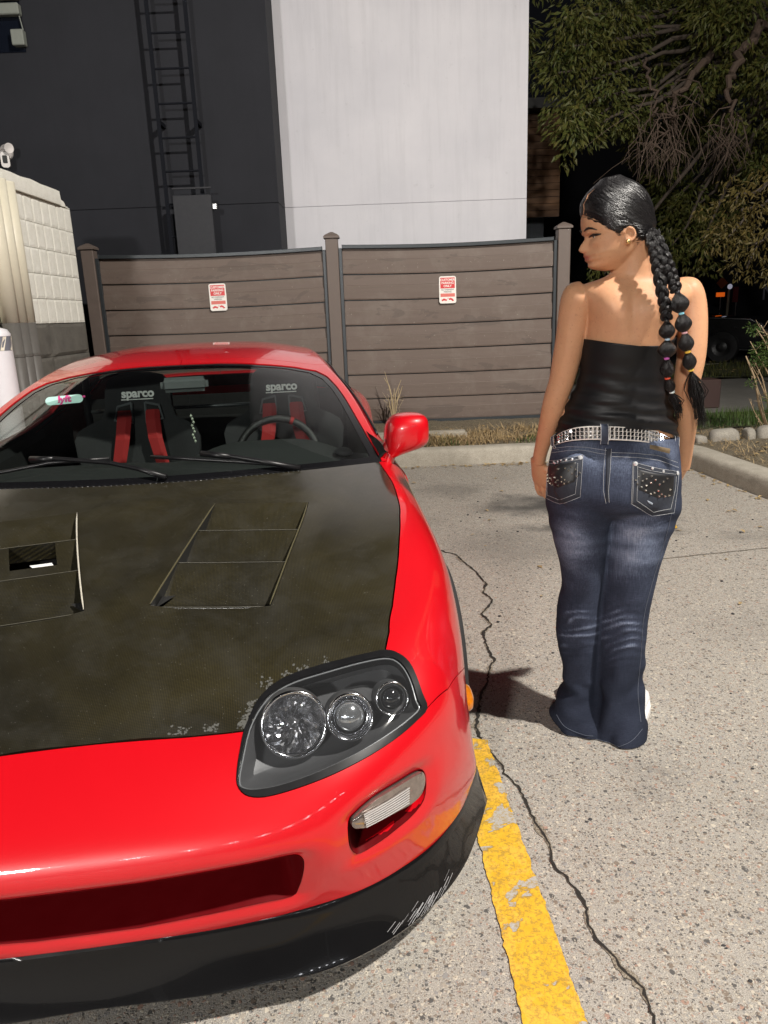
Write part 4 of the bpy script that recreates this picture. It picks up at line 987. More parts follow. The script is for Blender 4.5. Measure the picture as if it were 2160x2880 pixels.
# ---- indicator lamps in the outer recesses
ind_px = [(994,2316),(1010,2291),(1058,2248),(1130,2204),(1179,2175),(1197,2175),(1203,2198),(1193,2232),(1164,2261),(1121,2285),(1058,2318),(1020,2335),(999,2332)]
ind_uv = px(crspl(ind_px, 3, True), (1, 7), (5, 10), D=False)
def indicator(side):
    n = len(ind_uv); u = np.array([p[0] for p in ind_uv]); v = np.array([p[1] for p in ind_uv]); B = SF(u, v); Nn = SF.nrm(u, v)
    cB = B.mean(0); V = []; F = []
    for k, d in ((1.0, -0.030), (1.0, -0.006), (0.93, -0.001), (0.6, 0.002)):
        V += list(cB+(B-cB)*k+Nn*d)
    V = np.array(V); V[:, 1] *= side
    for i in range(3):
        for k in range(n): F.append((i*n+k, i*n+(k+1) % n, (i+1)*n+(k+1) % n, (i+1)*n+k))
    F.append(tuple(3*n+k for k in range(n)))
    o = add('indicator_lamp', WC(V), F, plain('indicator_glass', (0.30, 0.25, 0.225), 0.12, 0.75, var=0.5, scale=60, coat=1.0), car, smooth=True); sharp(o, 45)
    # ribs across the lens
    A0, A1 = np.array(ind_uv[3]), np.array(ind_uv[15]); B0, B1 = np.array(ind_uv[33]), np.array(ind_uv[21])
    for r_ in np.linspace(0.12, 0.88, 7):
        L = []
        for k in np.linspace(0.05, 0.70, 8):
            a = A0+(A1-A0)*k; b = B0+(B1-B0)*k; w = a+(b-a)*r_; p = SF(w[0], w[1])[0]+SF.nrm(w[0], w[1])[0]*0.0022; L.append(Wc(p[0], p[1]*side, p[2]))
        MB().tube(L, 0.0016, 5).build('lens_rib', plain('lens_rib_chrome', (0.75, 0.72, 0.70), 0.15, 0.5), o)
indicator(1); indicator(-1)
# amber side marker
def marker(side):
    (u, v), = px([(1003, 1506)], (4.5, 7.5), (3, 8)); p = SF(u, v)[0]; n_ = SF.nrm(u, v)[0]; p = p*np.array([1, side, 1]); n_ = n_*np.array([1, side, 1])
    c = Vector(Wc(*p)); nz = Vector(AV*n_[0]+BV*n_[1]+np.array([0, 0, n_[2]]))
    M = frame(c-nz*0.004, nz, (AV[0], AV[1], AV[2])); prof = [(1.0, 0), (0.97, 0.010), (0.8, 0.021), (0.45, 0.027), (0.0, 0.028)]; V = []; F = []; n = 28
    for k, h in prof:
        for i in range(n):
            a = 2*pi*i/n; V.append(M @ Vector((k*0.060*abs(cos(a))**0.8*(1 if cos(a) > 0 else -1), k*0.027*abs(sin(a))**0.8*(1 if sin(a) > 0 else -1), h)))
    for i in range(len(prof)-1):
        for k in range(n): F.append((i*n+k, i*n+(k+1) % n, (i+1)*n+(k+1) % n, (i+1)*n+k))
    m = NT('amber_lens') if 'amber_lens' not in MATS else None
    if m: 
        f = m.noise(90, 3, 0.6); m.set(Base_Color=m.mix(f, (0.42, 0.11, 0.003), (0.70, 0.24, 0.012)), Roughness=0.08, Coat_Weight=1.0, Coat_Roughness=0.02); MATS['amber_lens'] = m.m
    add('side_marker', V, F, MATS['amber_lens'], car, smooth=True)
marker(1); marker(-1)
# ---- lip spoiler
LT = np.array([(0.055, -0.0), (0.056, 0.17), (0.069, 0.348), (0.088, 0.471), (0.142, 0.604), (0.217, 0.719), (0.340, 0.812), (0.489, 0.888)])
LB = np.array([(0.018, -0.0), (0.014, 0.223), (0.023, 0.36), (0.033, 0.461), (0.086, 0.593), (0.167, 0.707), (0.293, 0.814), (0.505, 0.921)])
xs = np.linspace(0, 7, 57); wt = spline_w(8, xs); lt = wt @ LT; lb = wt @ LB
lt[:, 1] = np.maximum(lt[:, 1], 0); lb[:, 1] = np.maximum(lb[:, 1], 0)
V = []; F = []
prof = [(0.0, 0.206, 0.030, 0), (0.0, 0.206, 0.002, 0), (0.0, 0.198, -0.004, 0), (0.12, 0.185, 0, 1), (0.45, 0.145, 0, 1), (0.85, 0.103, 0, 1), (1.0, 0.092, 0, 1), (1.0, 0.086, 0.004, 1), (0.6, 0.088, 0.06, 1)]
full = [(i, 1) for i in range(len(xs)-1, 0, -1)]; 
order = [(i, -1) for i in range(len(xs)-1, 0, -1)]+[(i, 1) for i in range(len(xs))]
for i, sd in order:
    for k, z, back, _ in prof:
        q = lt[i]+(lb[i]-lt[i])*k
        V.append((q[0]+back, q[1]*sd, z))
m = len(prof); 
for i in range(len(order)-1):
    for k in range(m-1): F.append((i*m+k, (i+1)*m+k, (i+1)*m+k+1, i*m+k+1))
F += [tuple(range(m)), tuple((len(order)-1)*m+k for k in range(m-1, -1, -1))]
lip = add('front_lip', WC(V), F, M_LIP, car, smooth=True); sharp(lip, 32)
# scuffs on the lip corner
rg = random.Random(3); mb = MB()
for k in range(34):
    x = rg.gauss(4.6, 0.35); y = min(0.985, max(0.6, rg.gauss(0.93, 0.07))); L = []
    for j in range(4):
        w = spline_w(8, [min(7, max(0, x+j*0.05))]); a = (w @ LT)[0]; b = (w @ LB)[0]; yy = min(1, y-0.03*j); q = a+(b-a)*yy; z = 0.198-0.106*yy
        L.append(Wc(q[0]-0.0015, q[1]+0.0005, z+0.001))
    mb.tube(L, rg.uniform(0.0002, 0.0007), 4)
mb.build('scuff_marks', plain('scuffed_plastic', (0.35, 0.35, 0.36), 0.7), lip)
# underside floor of the nose
MB().put([Wc(*p) for p in ((0.10, -0.5, 0.12), (0.10, 0.5, 0.12), (0.55, 0.80, 0.14), (1.6, 0.80, 0.14), (1.6, -0.80, 0.14), (0.55, -0.80, 0.14))], [tuple(range(6))]).build('undertray', M_INNER, car)

# ---- greenhouse and flanks
GR = [
 [(1.30,0,.858),(1.31,.20,.859),(1.335,.40,.861),(1.41,.755,.864),(1.440,.798,.870),(1.458,.818,.864),(1.475,.836,.848)],
 [(1.60,0,.985),(1.605,.20,.984),(1.63,.395,.980),(1.70,.706,.968),(1.73,.764,.966),(1.74,.803,.922),(1.75,.840,.852)],
 [(1.91,0,1.105),(1.915,.20,1.103),(1.94,.385,1.095),(2.02,.662,1.067),(2.055,.724,1.060),(2.07,.787,.972),(2.08,.846,.857)],
 [(2.22,0,1.203),(2.225,.19,1.201),(2.25,.37,1.190),(2.325,.606,1.150),(2.37,.674,1.130),(2.39,.767,1.002),(2.40,.852,.862)],
 [(2.60,0,1.250),(2.60,.19,1.247),(2.61,.37,1.236),(2.66,.572,1.200),(2.69,.654,1.164),(2.71,.765,1.018),(2.72,.857,.868)],
 [(3.05,0,1.265),(3.05,.19,1.262),(3.05,.37,1.250),(3.05,.545,1.220),(3.05,.625,1.182),(3.05,.757,1.035),(3.05,.878,.893)],
 [(3.50,0,1.228),(3.50,.19,1.226),(3.50,.37,1.213),(3.50,.53,1.182),(3.50,.612,1.140),(3.50,.765,1.01),(3.50,.890,.914)],
 [(3.98,0,1.105),(3.98,.19,1.103),(3.98,.37,1.092),(3.98,.53,1.065),(3.98,.63,1.025),(3.98,.772,.965),(3.98,.888,.892)],
 [(4.36,0,.945),(4.36,.20,.944),(4.36,.40,.938),(4.35,.58,.924),(4.33,.70,.905),(4.31,.80,.880),(4.29,.866,.845)],
]
SG = Surf(GR); SG.sg = -1.0; gp_ = SG.pix
wside = gp_([(822,990),(784,926),(748,864),(727,834),(706,812),(682,800),(636,792),(560,786),(470,783)], (0.05, 4.2), (0.02, 3.6))
vtop = wside[-1][1]
wind_poly = [(0, 0.0), (1, 0.0), (2, 0.0), (wside[0][0]-0.02, 0.0)]+wside+[(0, vtop)]
def shrinkpoly(poly, du, dv):
    c = np.mean(np.array(poly), 0); out = []
    for i, (u, v) in enumerate(poly):
        out.append((u if u < 1e-6 else max(0.01, u-du), v+(dv if v < 1.5 else -dv*0.55)))
    return out
wind_in = shrinkpoly(wind_poly, 0.16, 0.16)
side_g = [(4.62, 0.75), (4.50, 1.6), (4.42, 2.7), (4.38, 3.6), (4.38, 5.1), (5.7, 5.1), (5.75, 3.0), (5.75, 1.0), (5.2, 0.55)]
qtr_g = [(4.35, 5.2), (4.45, 6.2), (5.3, 6.55), (5.7, 5.6), (5.68, 5.2)]
hatch_g = [(0, 5.35), (3.2, 5.35), (3.35, 6.2), (3.4, 7.4), (0, 7.45)]
roofline = [(0, 3.14), (2.4, 3.14), (3.05, 3.16), (3.85, 3.2), (3.85, 5.0), (0, 5.0)]
UG, TG = tess([wind_poly, wind_in, side_g, qtr_g, hatch_g, roofline], 0, 6, 0, 8, 8); cg = UG[TG].mean(1)
iw = inpoly(cg, wind_poly); iwi = inpoly(cg, wind_in); isg = inpoly(cg, side_g); iqg = inpoly(cg, qtr_g); ihg = inpoly(cg, hatch_g); irf = inpoly(cg, roofline)
panel('roof', SG, UG, TG, irf & ~iw, M_RED, car, mirror='weld', gap=0.0015, depth=0.02)
panel('windscreen_frame', SG, UG, TG, ~(irf | iw | isg | iqg | ihg), M_RED, car, gap=0.0015, depth=0.02)
panel('windscreen', SG, UG, TG, iwi, M_WIND, car, mirror='weld', gap=0, depth=0.001, off=-0.006)
panel('windscreen_surround', SG, UG, TG, iw & ~iwi, M_FRIT, car, gap=0.001, depth=0.004, off=-0.004)
panel('side_window', SG, UG, TG, isg, M_SIDEG, car, gap=0.0, depth=0.003, off=-0.006)
panel('quarter_window', SG, UG, TG, iqg, M_FRIT, car, gap=0.0, depth=0.003, off=-0.006)
panel('rear_window', SG, UG, TG, ihg, M_SIDEG, car, mirror='weld', gap=0.0, depth=0.003, off=-0.005)
panel('headliner', SG, UG, TG, ~(iw | isg | iqg | ihg), M_INNER, car, gap=0, depth=0.001, off=-0.026)
for sd in (1, -1):   # black weatherstrip over the door glass
    L = []
    for k in range(len(side_g)-3):
        a, b = np.array(side_g[k]), np.array(side_g[k+1])
        L += [a+(b-a)*q for q in np.linspace(0, 1, 6)[:-1]]
    pts = [SG(*q)[0]+SG.nrm(*q)[0]*0.003 for q in L[:25]]
    MB().tube([Wc(p[0], p[1]*sd, p[2]) for p in pts], 0.0065, 8).build('weatherstrip', M_TRIM, car, smooth=True)
FS = []
for s_, prof in ((1.485, ((.832,.846),(.872,.80),(.893,.70),(.895,.50),(.885,.33),(.870,.21))), (1.9, ((.842,.853),(.872,.80),(.888,.70),(.888,.50),(.878,.33),(.862,.20))), (2.4, ((.852,.862),(.880,.80),(.890,.70),(.888,.50),(.878,.33),(.862,.20))),
                 (2.85, ((.866,.880),(.902,.845),(.915,.75),(.903,.50),(.888,.33),(.866,.20))), (3.2, ((.882,.900),(.928,.868),(.940,.77),(.926,.50),(.905,.33),(.878,.21))), (3.55, ((.891,.916),(.934,.88),(.945,.77),(.930,.50),(.905,.33),(.880,.22))),
                 (3.95, ((.888,.894),(.918,.85),(.915,.74),(.910,.50),(.885,.33),(.85,.25))), (4.3, ((.862,.845),(.870,.80),(.868,.70),(.85,.50),(.82,.35),(.78,.28))), (4.5, ((.74,.82),(.75,.78),(.75,.68),(.73,.50),(.71,.38),(.68,.30)))):
    FS.append([(s_, t, z) for t, z in prof])
class SideSurf(Surf):
    def __init__(s, rows): s.C = np.array(rows, float); s.nv = s.C.shape[0]; s.nu = s.C.shape[1]; s.n2 = s.nu
    def __call__(s, u, v):
        u = np.atleast_1d(np.asarray(u, float)); v = np.atleast_1d(np.asarray(v, float))
        return np.einsum('ki,kj,ijc->kc', spline_w(s.nv, v), spline_w(s.n2, u), s.C)
SS = SideSurf(FS); SS.sg = -1.0
RCS = WCS+2.55
arch2 = SS.inv([(RCS+0.35*cos(a), WCZ+0.35*sin(a)) for a in np.linspace(pi+0.3, -0.3, 20)], lambda q: q[:, [0, 2]], (0.5, 5), (3, 8))
arch2 = arch2+[(5, arch2[-1][1]), (5, arch2[0][1])]
door = [(0, 0.1), (0, 3.2), (2, 3.3), (4.6, 2.9), (4.6, 0.1)]
US, TS = tess([arch2, door], 0, 5, 0, 8, 6); cs_ = US[TS].mean(1); ia = inpoly(cs_, arch2); idr = inpoly(cs_, door)
panel('door', SS, US, TS, idr & ~ia, M_RED, car, gap=0.0018, depth=0.02)
panel('rear_wing', SS, US, TS, ~idr & ~ia, M_RED, car, gap=0.0012, depth=0.02)
panel('rear_inner_trim', SS, US, TS, ~idr & ~ia & (cs_[:, 0] < 3), M_INNER, car, gap=0, depth=0.001, off=-0.03)
# tail panel closing the rear
tp = [SS(u, 8)[0] for u in np.linspace(0, 5, 8)]; top = [SG(u, 8)[0] for u in np.linspace(0, 6, 10)]
loop = [(p[0], p[1], p[2]) for p in top]+[(p[0], p[1], p[2]) for p in tp]
loop = loop+[(p[0], -p[1], p[2]) for p in loop[::-1]]
c0 = (4.52, 0, 0.55); V = [c0]+loop; n = len(loop)
add('tail_panel', WC(V), [(0, 1+i, 1+(i+1) % n) for i in range(n)], M_RED, car)

# ---- wheels
def tyre_mesh():
    V = []; F = []; n = 72; prof = [(0.235, -0.105), (0.262, -0.122), (0.295, -0.124), (0.309, -0.113), (0.316, -0.090), (0.3175, -0.055), (0.311, -0.052), (0.311, -0.044), (0.318, -0.041), (0.318, -0.006), (0.311, -0.003), (0.311, 0.003), (0.318, 0.006), (0.318, 0.041), (0.311, 0.044), (0.311, 0.052), (0.3175, 0.055), (0.316, 0.090), (0.309, 0.113), (0.295, 0.124), (0.262, 0.122), (0.235, 0.105)]
    m = len(prof)
    for k in range(n):
        a = 2*pi*k/n; gr = 0.006 if k % 3 == 0 else 0.0
        for j, (r, y) in enumerate(prof):
            rr = r-(gr if (0.06 < abs(y) < 0.116 and r > 0.3) else 0); V.append((rr*cos(a), y, rr*sin(a)))
    for k in range(n):
        for j in range(m-1): F.append((k*m+j, ((k+1) % n)*m+j, ((k+1) % n)*m+j+1, k*m+j+1))
    return V, F
def rim_mesh():
    mb = MB(); mb.lathe([(0.236, -0.10), (0.236, 0.10), (0.245, 0.108), (0.232, 0.108), (0.215, 0.07), (0.215, -0.10)], 48)
    for k in range(6):
        a = 2*pi*k/6; M = Matrix.Rotation(a, 4, 'Z'); mb.box(0.03, 0.225, -0.02, 0.02, 0.045, 0.085, M)
    mb.lathe([(0.06, 0.04), (0.06, 0.09), (0.03, 0.095), (0, 0.095)], 20)
    return mb
tv, tf = tyre_mesh(); rm = rim_mesh()
tyre_me = mesh('tyre', tv, tf, True); tyre_me.set_sharp_from_angle(angle=radians(40)); tyre_me.materials.append(plain('tyre_rubber', (0.020, 0.020, 0.021), 0.75, scale=60, bump=0.1))
rim_me = mesh('rim', rm.V, rm.F, False); rim_me.transform(Matrix.Rotation(-pi/2, 4, 'X')); rim_me.materials.append(plain('gunmetal', (0.06, 0.06, 0.065), 0.35, 0.8))
for s_, t_, steer in ((WCS, 0.790, 0), (WCS, -0.790, 0), (RCS, 0.79, 0), (RCS, -0.79, 0)):
    sg = 1 if t_ > 0 else -1
    M = CARM @ Matrix.Translation((s_, t_, WCZ)) @ (Matrix.Identity(4) if sg > 0 else Matrix.Rotation(pi, 4, 'Z'))
    w = bpy.data.objects.new('wheel_tyre', tyre_me); COL.objects.link(w); w.parent = car; w.matrix_local = Matrix.Translation(-Vector(car.location)) @ M
    r_ = bpy.data.objects.new('rim', rim_me); COL.objects.link(r_); r_.parent = w
    # wheel well
    wl = MB(); wl.lathe([(0.345, -0.24), (0.345, 0.10)], 30, M @ Matrix.Rotation(-pi/2, 4, 'X')); wl.lathe([(0.345, -0.24), (0.0, -0.24)], 30, M @ Matrix.Rotation(-pi/2, 4, 'X'))
    wl = wl.build('wheel_well', M_INNER, car)

# ---- door mirrors
def mirror(sd):
    def q(x, y, z): return Wc(x, y*sd, z)
    # pod: rounded box loft along t
    secs = [(0.800, 1.49, 0.912, 0.060, 0.050), (0.812, 1.49, 0.928, 0.082, 0.070), (0.835, 1.485, 0.946, 0.092, 0.076), (0.875, 1.475, 0.957, 0.090, 0.072), (0.92, 1.472, 0.962, 0.082, 0.066), (0.948, 1.475, 0.963, 0.068, 0.056), (0.960, 1.48, 0.962, 0.045, 0.038)]
    V = []; F = []; n = 28
    for t, s0, z0, rs, rz in secs:
        for i in range(n):
            a = 2*pi*i/n; ca, sa = cos(a), sin(a); e = 0.62
            V.append(q(s0+rs*abs(ca)**e*(1 if ca > 0 else -1)*0.95, t, z0+rz*abs(sa)**e*(1 if sa > 0 else -1)))
    for i in range(len(secs)-1):
        for k in range(n): F.append((i*n+k, i*n+(k+1) % n, (i+1)*n+(k+1) % n, (i+1)*n+k))
    F += [tuple(range(n-1, -1, -1)), tuple((len(secs)-1)*n+k for k in range(n))]
    o = add('door_mirror', V, F, M_RED, car, smooth=True); sharp(o, 60)
    md = o.modifiers.new('s', 'SUBSURF'); md.levels = md.render_levels = 1
    st = [(0.795, 1.50, 0.830, 0.080, 0.030), (0.805, 1.495, 0.865, 0.072, 0.032), (0.820, 1.49, 0.90, 0.066, 0.034), (0.84, 1.49, 0.93, 0.062, 0.036)]
    V = []; F = []
    for t, s0, z0, rs, rt in st:
        for i in range(n): a = 2*pi*i/n; V.append(q(s0+rs*cos(a), t+rt*sin(a), z0))
    for i in range(len(st)-1):
        for k in range(n): F.append((i*n+k, i*n+(k+1) % n, (i+1)*n+(k+1) % n, (i+1)*n+k))
    add('mirror_stalk', V, F, M_RED, o, smooth=True)
    MB().lathe([(0.0, 0), (0.055, 0)], 24, frame(q(1.565, 0.89, 0.958), tuple(AV))).build('mirror_glass', M_CHROME, o)
mirror(1); mirror(-1)

# ---- wipers and cowl
def on_glass(pts, off): 
    r_ = gp_(pts, (-6, 6), (0, 4)); return [Wc(*(SG(u, v)[0]+SG.nrm(u, v)[0]*off)) for u, v in r_]
def bar(name, pts, offs, r, mat, parent=None):
    P = [on_glass([p], o_)[0] for p, o_ in zip(pts, offs)]; return MB().tube(P, r, 8).build(name, mat, parent or car, smooth=True)
for (bl, arm) in (([(327,993),(400,997),(520,1004),(640,1013)], [(648,1021),(560,1008),(500,998),(436,990)]), ([(-70,1040),(20,1024),(110,1006),(238,997)], [(360,1037),(300,1025),(240,1012),(120,1003),(70,1003)])):
    w = bar('wiper_blade', bl, [0.012]*4, 0.0065, M_TRIM); bar('wiper_arm', arm, [0.012]+[0.024]*(len(arm)-1), [0.011]+[0.008]*(len(arm)-2)+[0.005], M_TRIM, w)
    bar('wiper_clip', [arm[-1], arm[-2]], [0.020, 0.022], [0.012, 0.010], M_TRIM, w)
V = []; F = []
for i in range(41):
    u = -4.3+8.6*i/40
    a = SF(u, 0.03)[0]-np.array([0, 0, 0.014]); b = SG(np.clip(u*0.93, -3.6, 3.6), 0.06)[0]-np.array([0, 0, 0.004])
    V += [a, (a+b)/2-np.array([0, 0, 0.012]), b]
for i in range(40):
    for k in range(2): F.append((i*3+k, (i+1)*3+k, (i+1)*3+k+1, i*3+k+1))
cowl = add('cowl_panel', WC(V), F, M_TRIM, car, smooth=True)
mb = MB()
for i in range(64):
    u = -3.4+5.8*i/63; p = SF(u, 0.03)[0]+np.array([0.007, 0, -0.001]); c = Wc(*p)
    mb.lathe([(0.0045, -0.006), (0.0045, 0.0), (0.003, 0.0035), (0.0, 0.0045)], 7, Matrix.Translation(c))
sb = mb.build('hood_seal_beads', plain('bead_rubber', (0.03, 0.03, 0.032), 0.18, coat=1.0), cowl, smooth=True); setkind(sb, 'stuff')

# ---- cabin
V = []; F = []; nt = 48
prof = [(1.42, .862), (1.52, .872), (1.62, .882), (1.72, .880), (1.80, .862), (1.84, .80), (1.86, .70), (1.86, .5)]
for i in range(nt+1):
    t = -0.76+1.52*i/nt
    hump = 0.075*exp(-((t-0.36)/0.27)**4)+0.015*exp(-((t+0.35)/0.3)**4)
    for j, (s_, z) in enumerate(prof):
        w = (0, 0.15, 0.55, 0.95, 1.0, 0.8, 0.3, 0)[j]; V.append((s_+0.02+0.10*max(0, abs(t)-0.5), t, z+hump*w-0.10*max(0, abs(t)-0.62)-0.035))
m = len(prof)
for i in range(nt):
    for j in range(m-1): F.append((i*m+j, (i+1)*m+j, (i+1)*m+j+1, i*m+j+1))
dash = add('dashboard', WC(V), F, M_DASH, car, smooth=True)
MB().lathe([(0.035, 0), (0.035, 0.006), (0.028, 0.007), (0, 0.004)], 16, frame(Wc(1.62, 0.655, 0.868), (0.1, -0.3, 1))).build('air_vent', M_TRIM, dash)
# cabin shell
sh = MB(); sh.put([Wc(*p) for p in ((1.45, -.80, .35), (1.45, .80, .35), (3.3, .80, .35), (3.3, -.80, .35), (1.45, -.80, .80), (1.45, .80, .80), (3.3, .80, .84), (3.3, -.80, .84))], [(0, 1, 2, 3), (0, 4, 5, 1), (1, 5, 6, 2), (0, 3, 7, 4)]); sh.build('cabin_shell', M_INNER, car)
for sd in (1, -1):   # door cards and headliner side
    MB().put([Wc(*p) for p in ((1.5, .815*sd, .5), (2.9, .83*sd, .5), (2.9, .832*sd, .862), (1.5, .80*sd, .845))], [(0, 1, 2, 3)]).build('door_card', M_DASH, car)
MB().put([Wc(*p) for p in ((2.95, -.6, .55), (2.95, .6, .55), (3.6, .6, .80), (3.6, -.6, .80))], [(0, 1, 2, 3)]).build('load_floor', M_INNER, car)
MB().put([Wc(*p) for p in ((3.62, -.82, .3), (3.62, .82, .3), (3.66, .80, .93), (3.66, -.80, .93))], [(0, 1, 2, 3)]).build('rear_bulkhead', M_INNER, car)
MB().tube([Wc(2.95, -.62, .93), Wc(2.95, .62, .93)], 0.010, 8).build('harness_bar', plain('satin_bar', (0.30, 0.31, 0.32), 0.35, 0.8), car, smooth=True)
for sd in (1, -1): MB().tube([Wc(2.98, .60*sd, .50), Wc(2.95, .61*sd, .93), Wc(2.9, .585*sd, 1.12), Wc(2.86, .52*sd, 1.17)], 0.02, 10).build('roll_hoop', M_TRIM, car, smooth=True)
MB().box(-0.02, 0.02, -0.10, 0.10, -0.032, 0.032, CARM @ Matrix.Translation((2.11, 0.02, 1.118)) @ Matrix.Rotation(radians(-6), 4, 'Z')).build('rear_view_mirror', plain('mirror_back', (0.10, 0.11, 0.11), 0.35), car, bevel=0.018, seg=3)
M_EMB = plain('grey_stitching', (0.85, 0.85, 0.82), 0.6)
def seat(t0):
    T = CARM @ Matrix.Translation((2.40, t0, 0.480)) @ Matrix.Rotation(radians(13), 4, 'Y')
    lev = [(0.0, 0.24), (0.10, 0.24), (0.20, 0.245), (0.28, 0.275), (0.36, 0.283), (0.405, 0.268), (0.435, 0.225), (0.465, 0.172), (0.52, 0.153), (0.60, 0.150), (0.645, 0.140), (0.672, 0.115), (0.685, 0.07)]
    V = []; F = []; nc = 15
    for z, w in lev:
        for i in range(nc): x = -w+2*w*i/(nc-1); V.append(T @ Vector((-0.05-0.10*max(0, abs(x)-0.10)/0.18+0.02*(abs(x)/w)**8+0.03*max(0, (z-0.63)/0.055), x, z)))
        for i in range(nc): x = w-2*w*i/(nc-1); V.append(T @ Vector((0.055-0.03*(abs(x)/w)**6-0.08*max(0, abs(x)-0.10)/0.18, x, z)))
    n = 2*nc
    for j in range(len(lev)-1):
        for i in range(n): F.append((j*n+i, j*n+(i+1) % n, (j+1)*n+(i+1) % n, (j+1)*n+i))
    F.append(tuple((len(lev)-1)*n+i for i in range(n)))
    o = add('seat', V, F, M_CLOTH, car, smooth=True); sharp(o, 45)
    for sx in (-1, 1):
        ho = [(sx*0.032, 0.535), (sx*0.095, 0.520), (sx*0.112, 0.455), (sx*0.032, 0.44)]
        MB().put([T @ Vector((-0.060-0.10*max(0, abs(x)-0.10)/0.18, x, z)) for x, z in ho], [(0, 1, 2, 3)]).build('harness_slot', M_INNER, o)
        P = [T @ Vector((-0.062-0.10*max(0, abs(x)-0.10)/0.18, x, z)) for x, z in ho]; MB().tube(P+P[:1], 0.006, 6).build('slot_frame', plain('slot_grey', (0.11, 0.12, 0.125), 0.4), o)
        bt = [(-0.064, sx*0.064, 0.50, 0.032), (-0.085, sx*0.066, 0.45, 0.033), (-0.105, sx*0.075, 0.36, 0.032), (-0.10, sx*0.10, 0.24, 0.030), (-0.09, sx*0.14, 0.10, 0.028)]
        V = []; 
        for d, x, z, w in bt: V += [T @ Vector((d, x-w, z)), T @ Vector((d-0.006, x+w*0.3, z)), T @ Vector((d+0.004, x+w, z))]
        F = [(i*3+k, i*3+k+1, (i+1)*3+k+1, (i+1)*3+k) for i in range(len(bt)-1) for k in range(2)]
        add('shoulder_belt', V, F, M_BELT, o)
    Mt = T @ Matrix.Translation((-0.054, 0, 0.580)) @ Matrix(((0, 0, -1, 0), (1, 0, 0, 0), (0, 1, 0, 0), (0, 0, 0, 1)))
    text_obj('seat_lettering', 'sparco', 0.056, Mt, M_EMB, o, 0.001, sx=1.0, offset=0.002)
    MB().box(-0.078, 0.070, -0.030, -0.0255, 0, 0.002, Mt).build('seat_lettering', M_EMB, o)
    cu = MB(); cu.put([T @ Vector(p) for p in ((-0.02, -.24, .02), (-0.02, .24, .02), (-0.45, .25, .09), (-0.45, -.25, .09), (-0.02, -.24, -.12), (-0.02, .24, -.12), (-0.45, .25, -.10), (-0.45, -.25, -.10))], [(0, 1, 2, 3), (2, 6, 7, 3), (1, 5, 6, 2), (0, 3, 7, 4)]); cu.build('seat_cushion', M_CLOTH, o)
seat(0.43); seat(-0.25)
# steering wheel
Ms = CARM @ Matrix.Translation((1.98, 0.40, 0.800)) @ Matrix.Rotation(radians(24), 4, 'Y')
mb = MB(); mb.tube([Ms @ Vector((0, 0.172*cos(a), 0.172*sin(a))) for a in np.linspace(0, 2*pi, 49)], 0.0165, 10, False)
sw = mb.build('steering_wheel', plain('perforated_leather', (0.010, 0.010, 0.010), 0.45, scale=300, bump=0.3), car, smooth=True)
mb = MB(); mb.tube([Ms @ Vector((0, 0.172*cos(a), 0.172*sin(a))) for a in np.linspace(pi/2-0.45, pi/2-0.36, 4)], 0.0175, 10); mb.build('centre_mark', M_BELT, sw, smooth=True)
for a in (0.1, pi-0.1, -pi/2): MB().tube([Ms @ Vector((0.02, 0.03*cos(a), 0.03*sin(a))), Ms @ Vector((0, 0.16*cos(a), 0.16*sin(a)))], [0.02, 0.013], 8).build('spoke', M_TRIM, sw)
MB().lathe([(0.045, 0), (0.045, 0.02), (0.0, 0.025)], 20, Ms @ Matrix.Rotation(-pi/2, 4, 'Y')).build('horn_button', M_TRIM, sw)
# rideshare tag inside the glass
c_, = on_glass([(136, 858)], -0.012); (u, v), = gp_([(136, 858)], (-6, 0), (0, 4)); n_ = SG.nrm(u, v)[0]; nw = Vector(AV*n_[0]+BV*n_[1]+np.array([0, 0, n_[2]]))
M = frame(c_, (0.12, -1.0, 0.25), (1.0, 0.12, 0.05))
pl = MB().prism(rrect(0.148, 0.034, 0.0169, 8), -0.003, 0.0, M).build('rideshare_tag', emit('pale_aqua_glow', (0.42, 0.66, 0.60), 0.12), car)
MB().prism(rrect(0.012, 0.008, 0.002), -0.002, 0.001, M @ Matrix.Translation((0.078, 0.006, 0))).build('tag_end', plain('pink', (0.62, 0.02, 0.22), 0.5), pl)
text_obj('tag_lettering', 'lyft', 0.036, M @ Matrix.Translation((0.0, 0.002, 0.0008)), plain('pink', (0.62, 0.02, 0.22), 0.5), pl, 0.0006, sx=1.15, shear=0.1, offset=0.0018)
# pendant hanging from the mirror
MB().tube([Wc(2.11, 0.03, 1.085), Wc(2.12, 0.032, 0.99)], 0.0012, 4).build('pendant_cord', M_TRIM, car)
mb = MB()
for k in range(9): mb.lathe([(0, -0.009), (0.006, 0), (0, 0.009)], 6, Matrix.Translation(Wc(2.12+0.003*(k % 2), 0.032+0.004*(k % 3), 0.98-0.014*k)))
mb.build('pendant', plain('pale_charm', (0.45, 0.5, 0.4), 0.4), car)
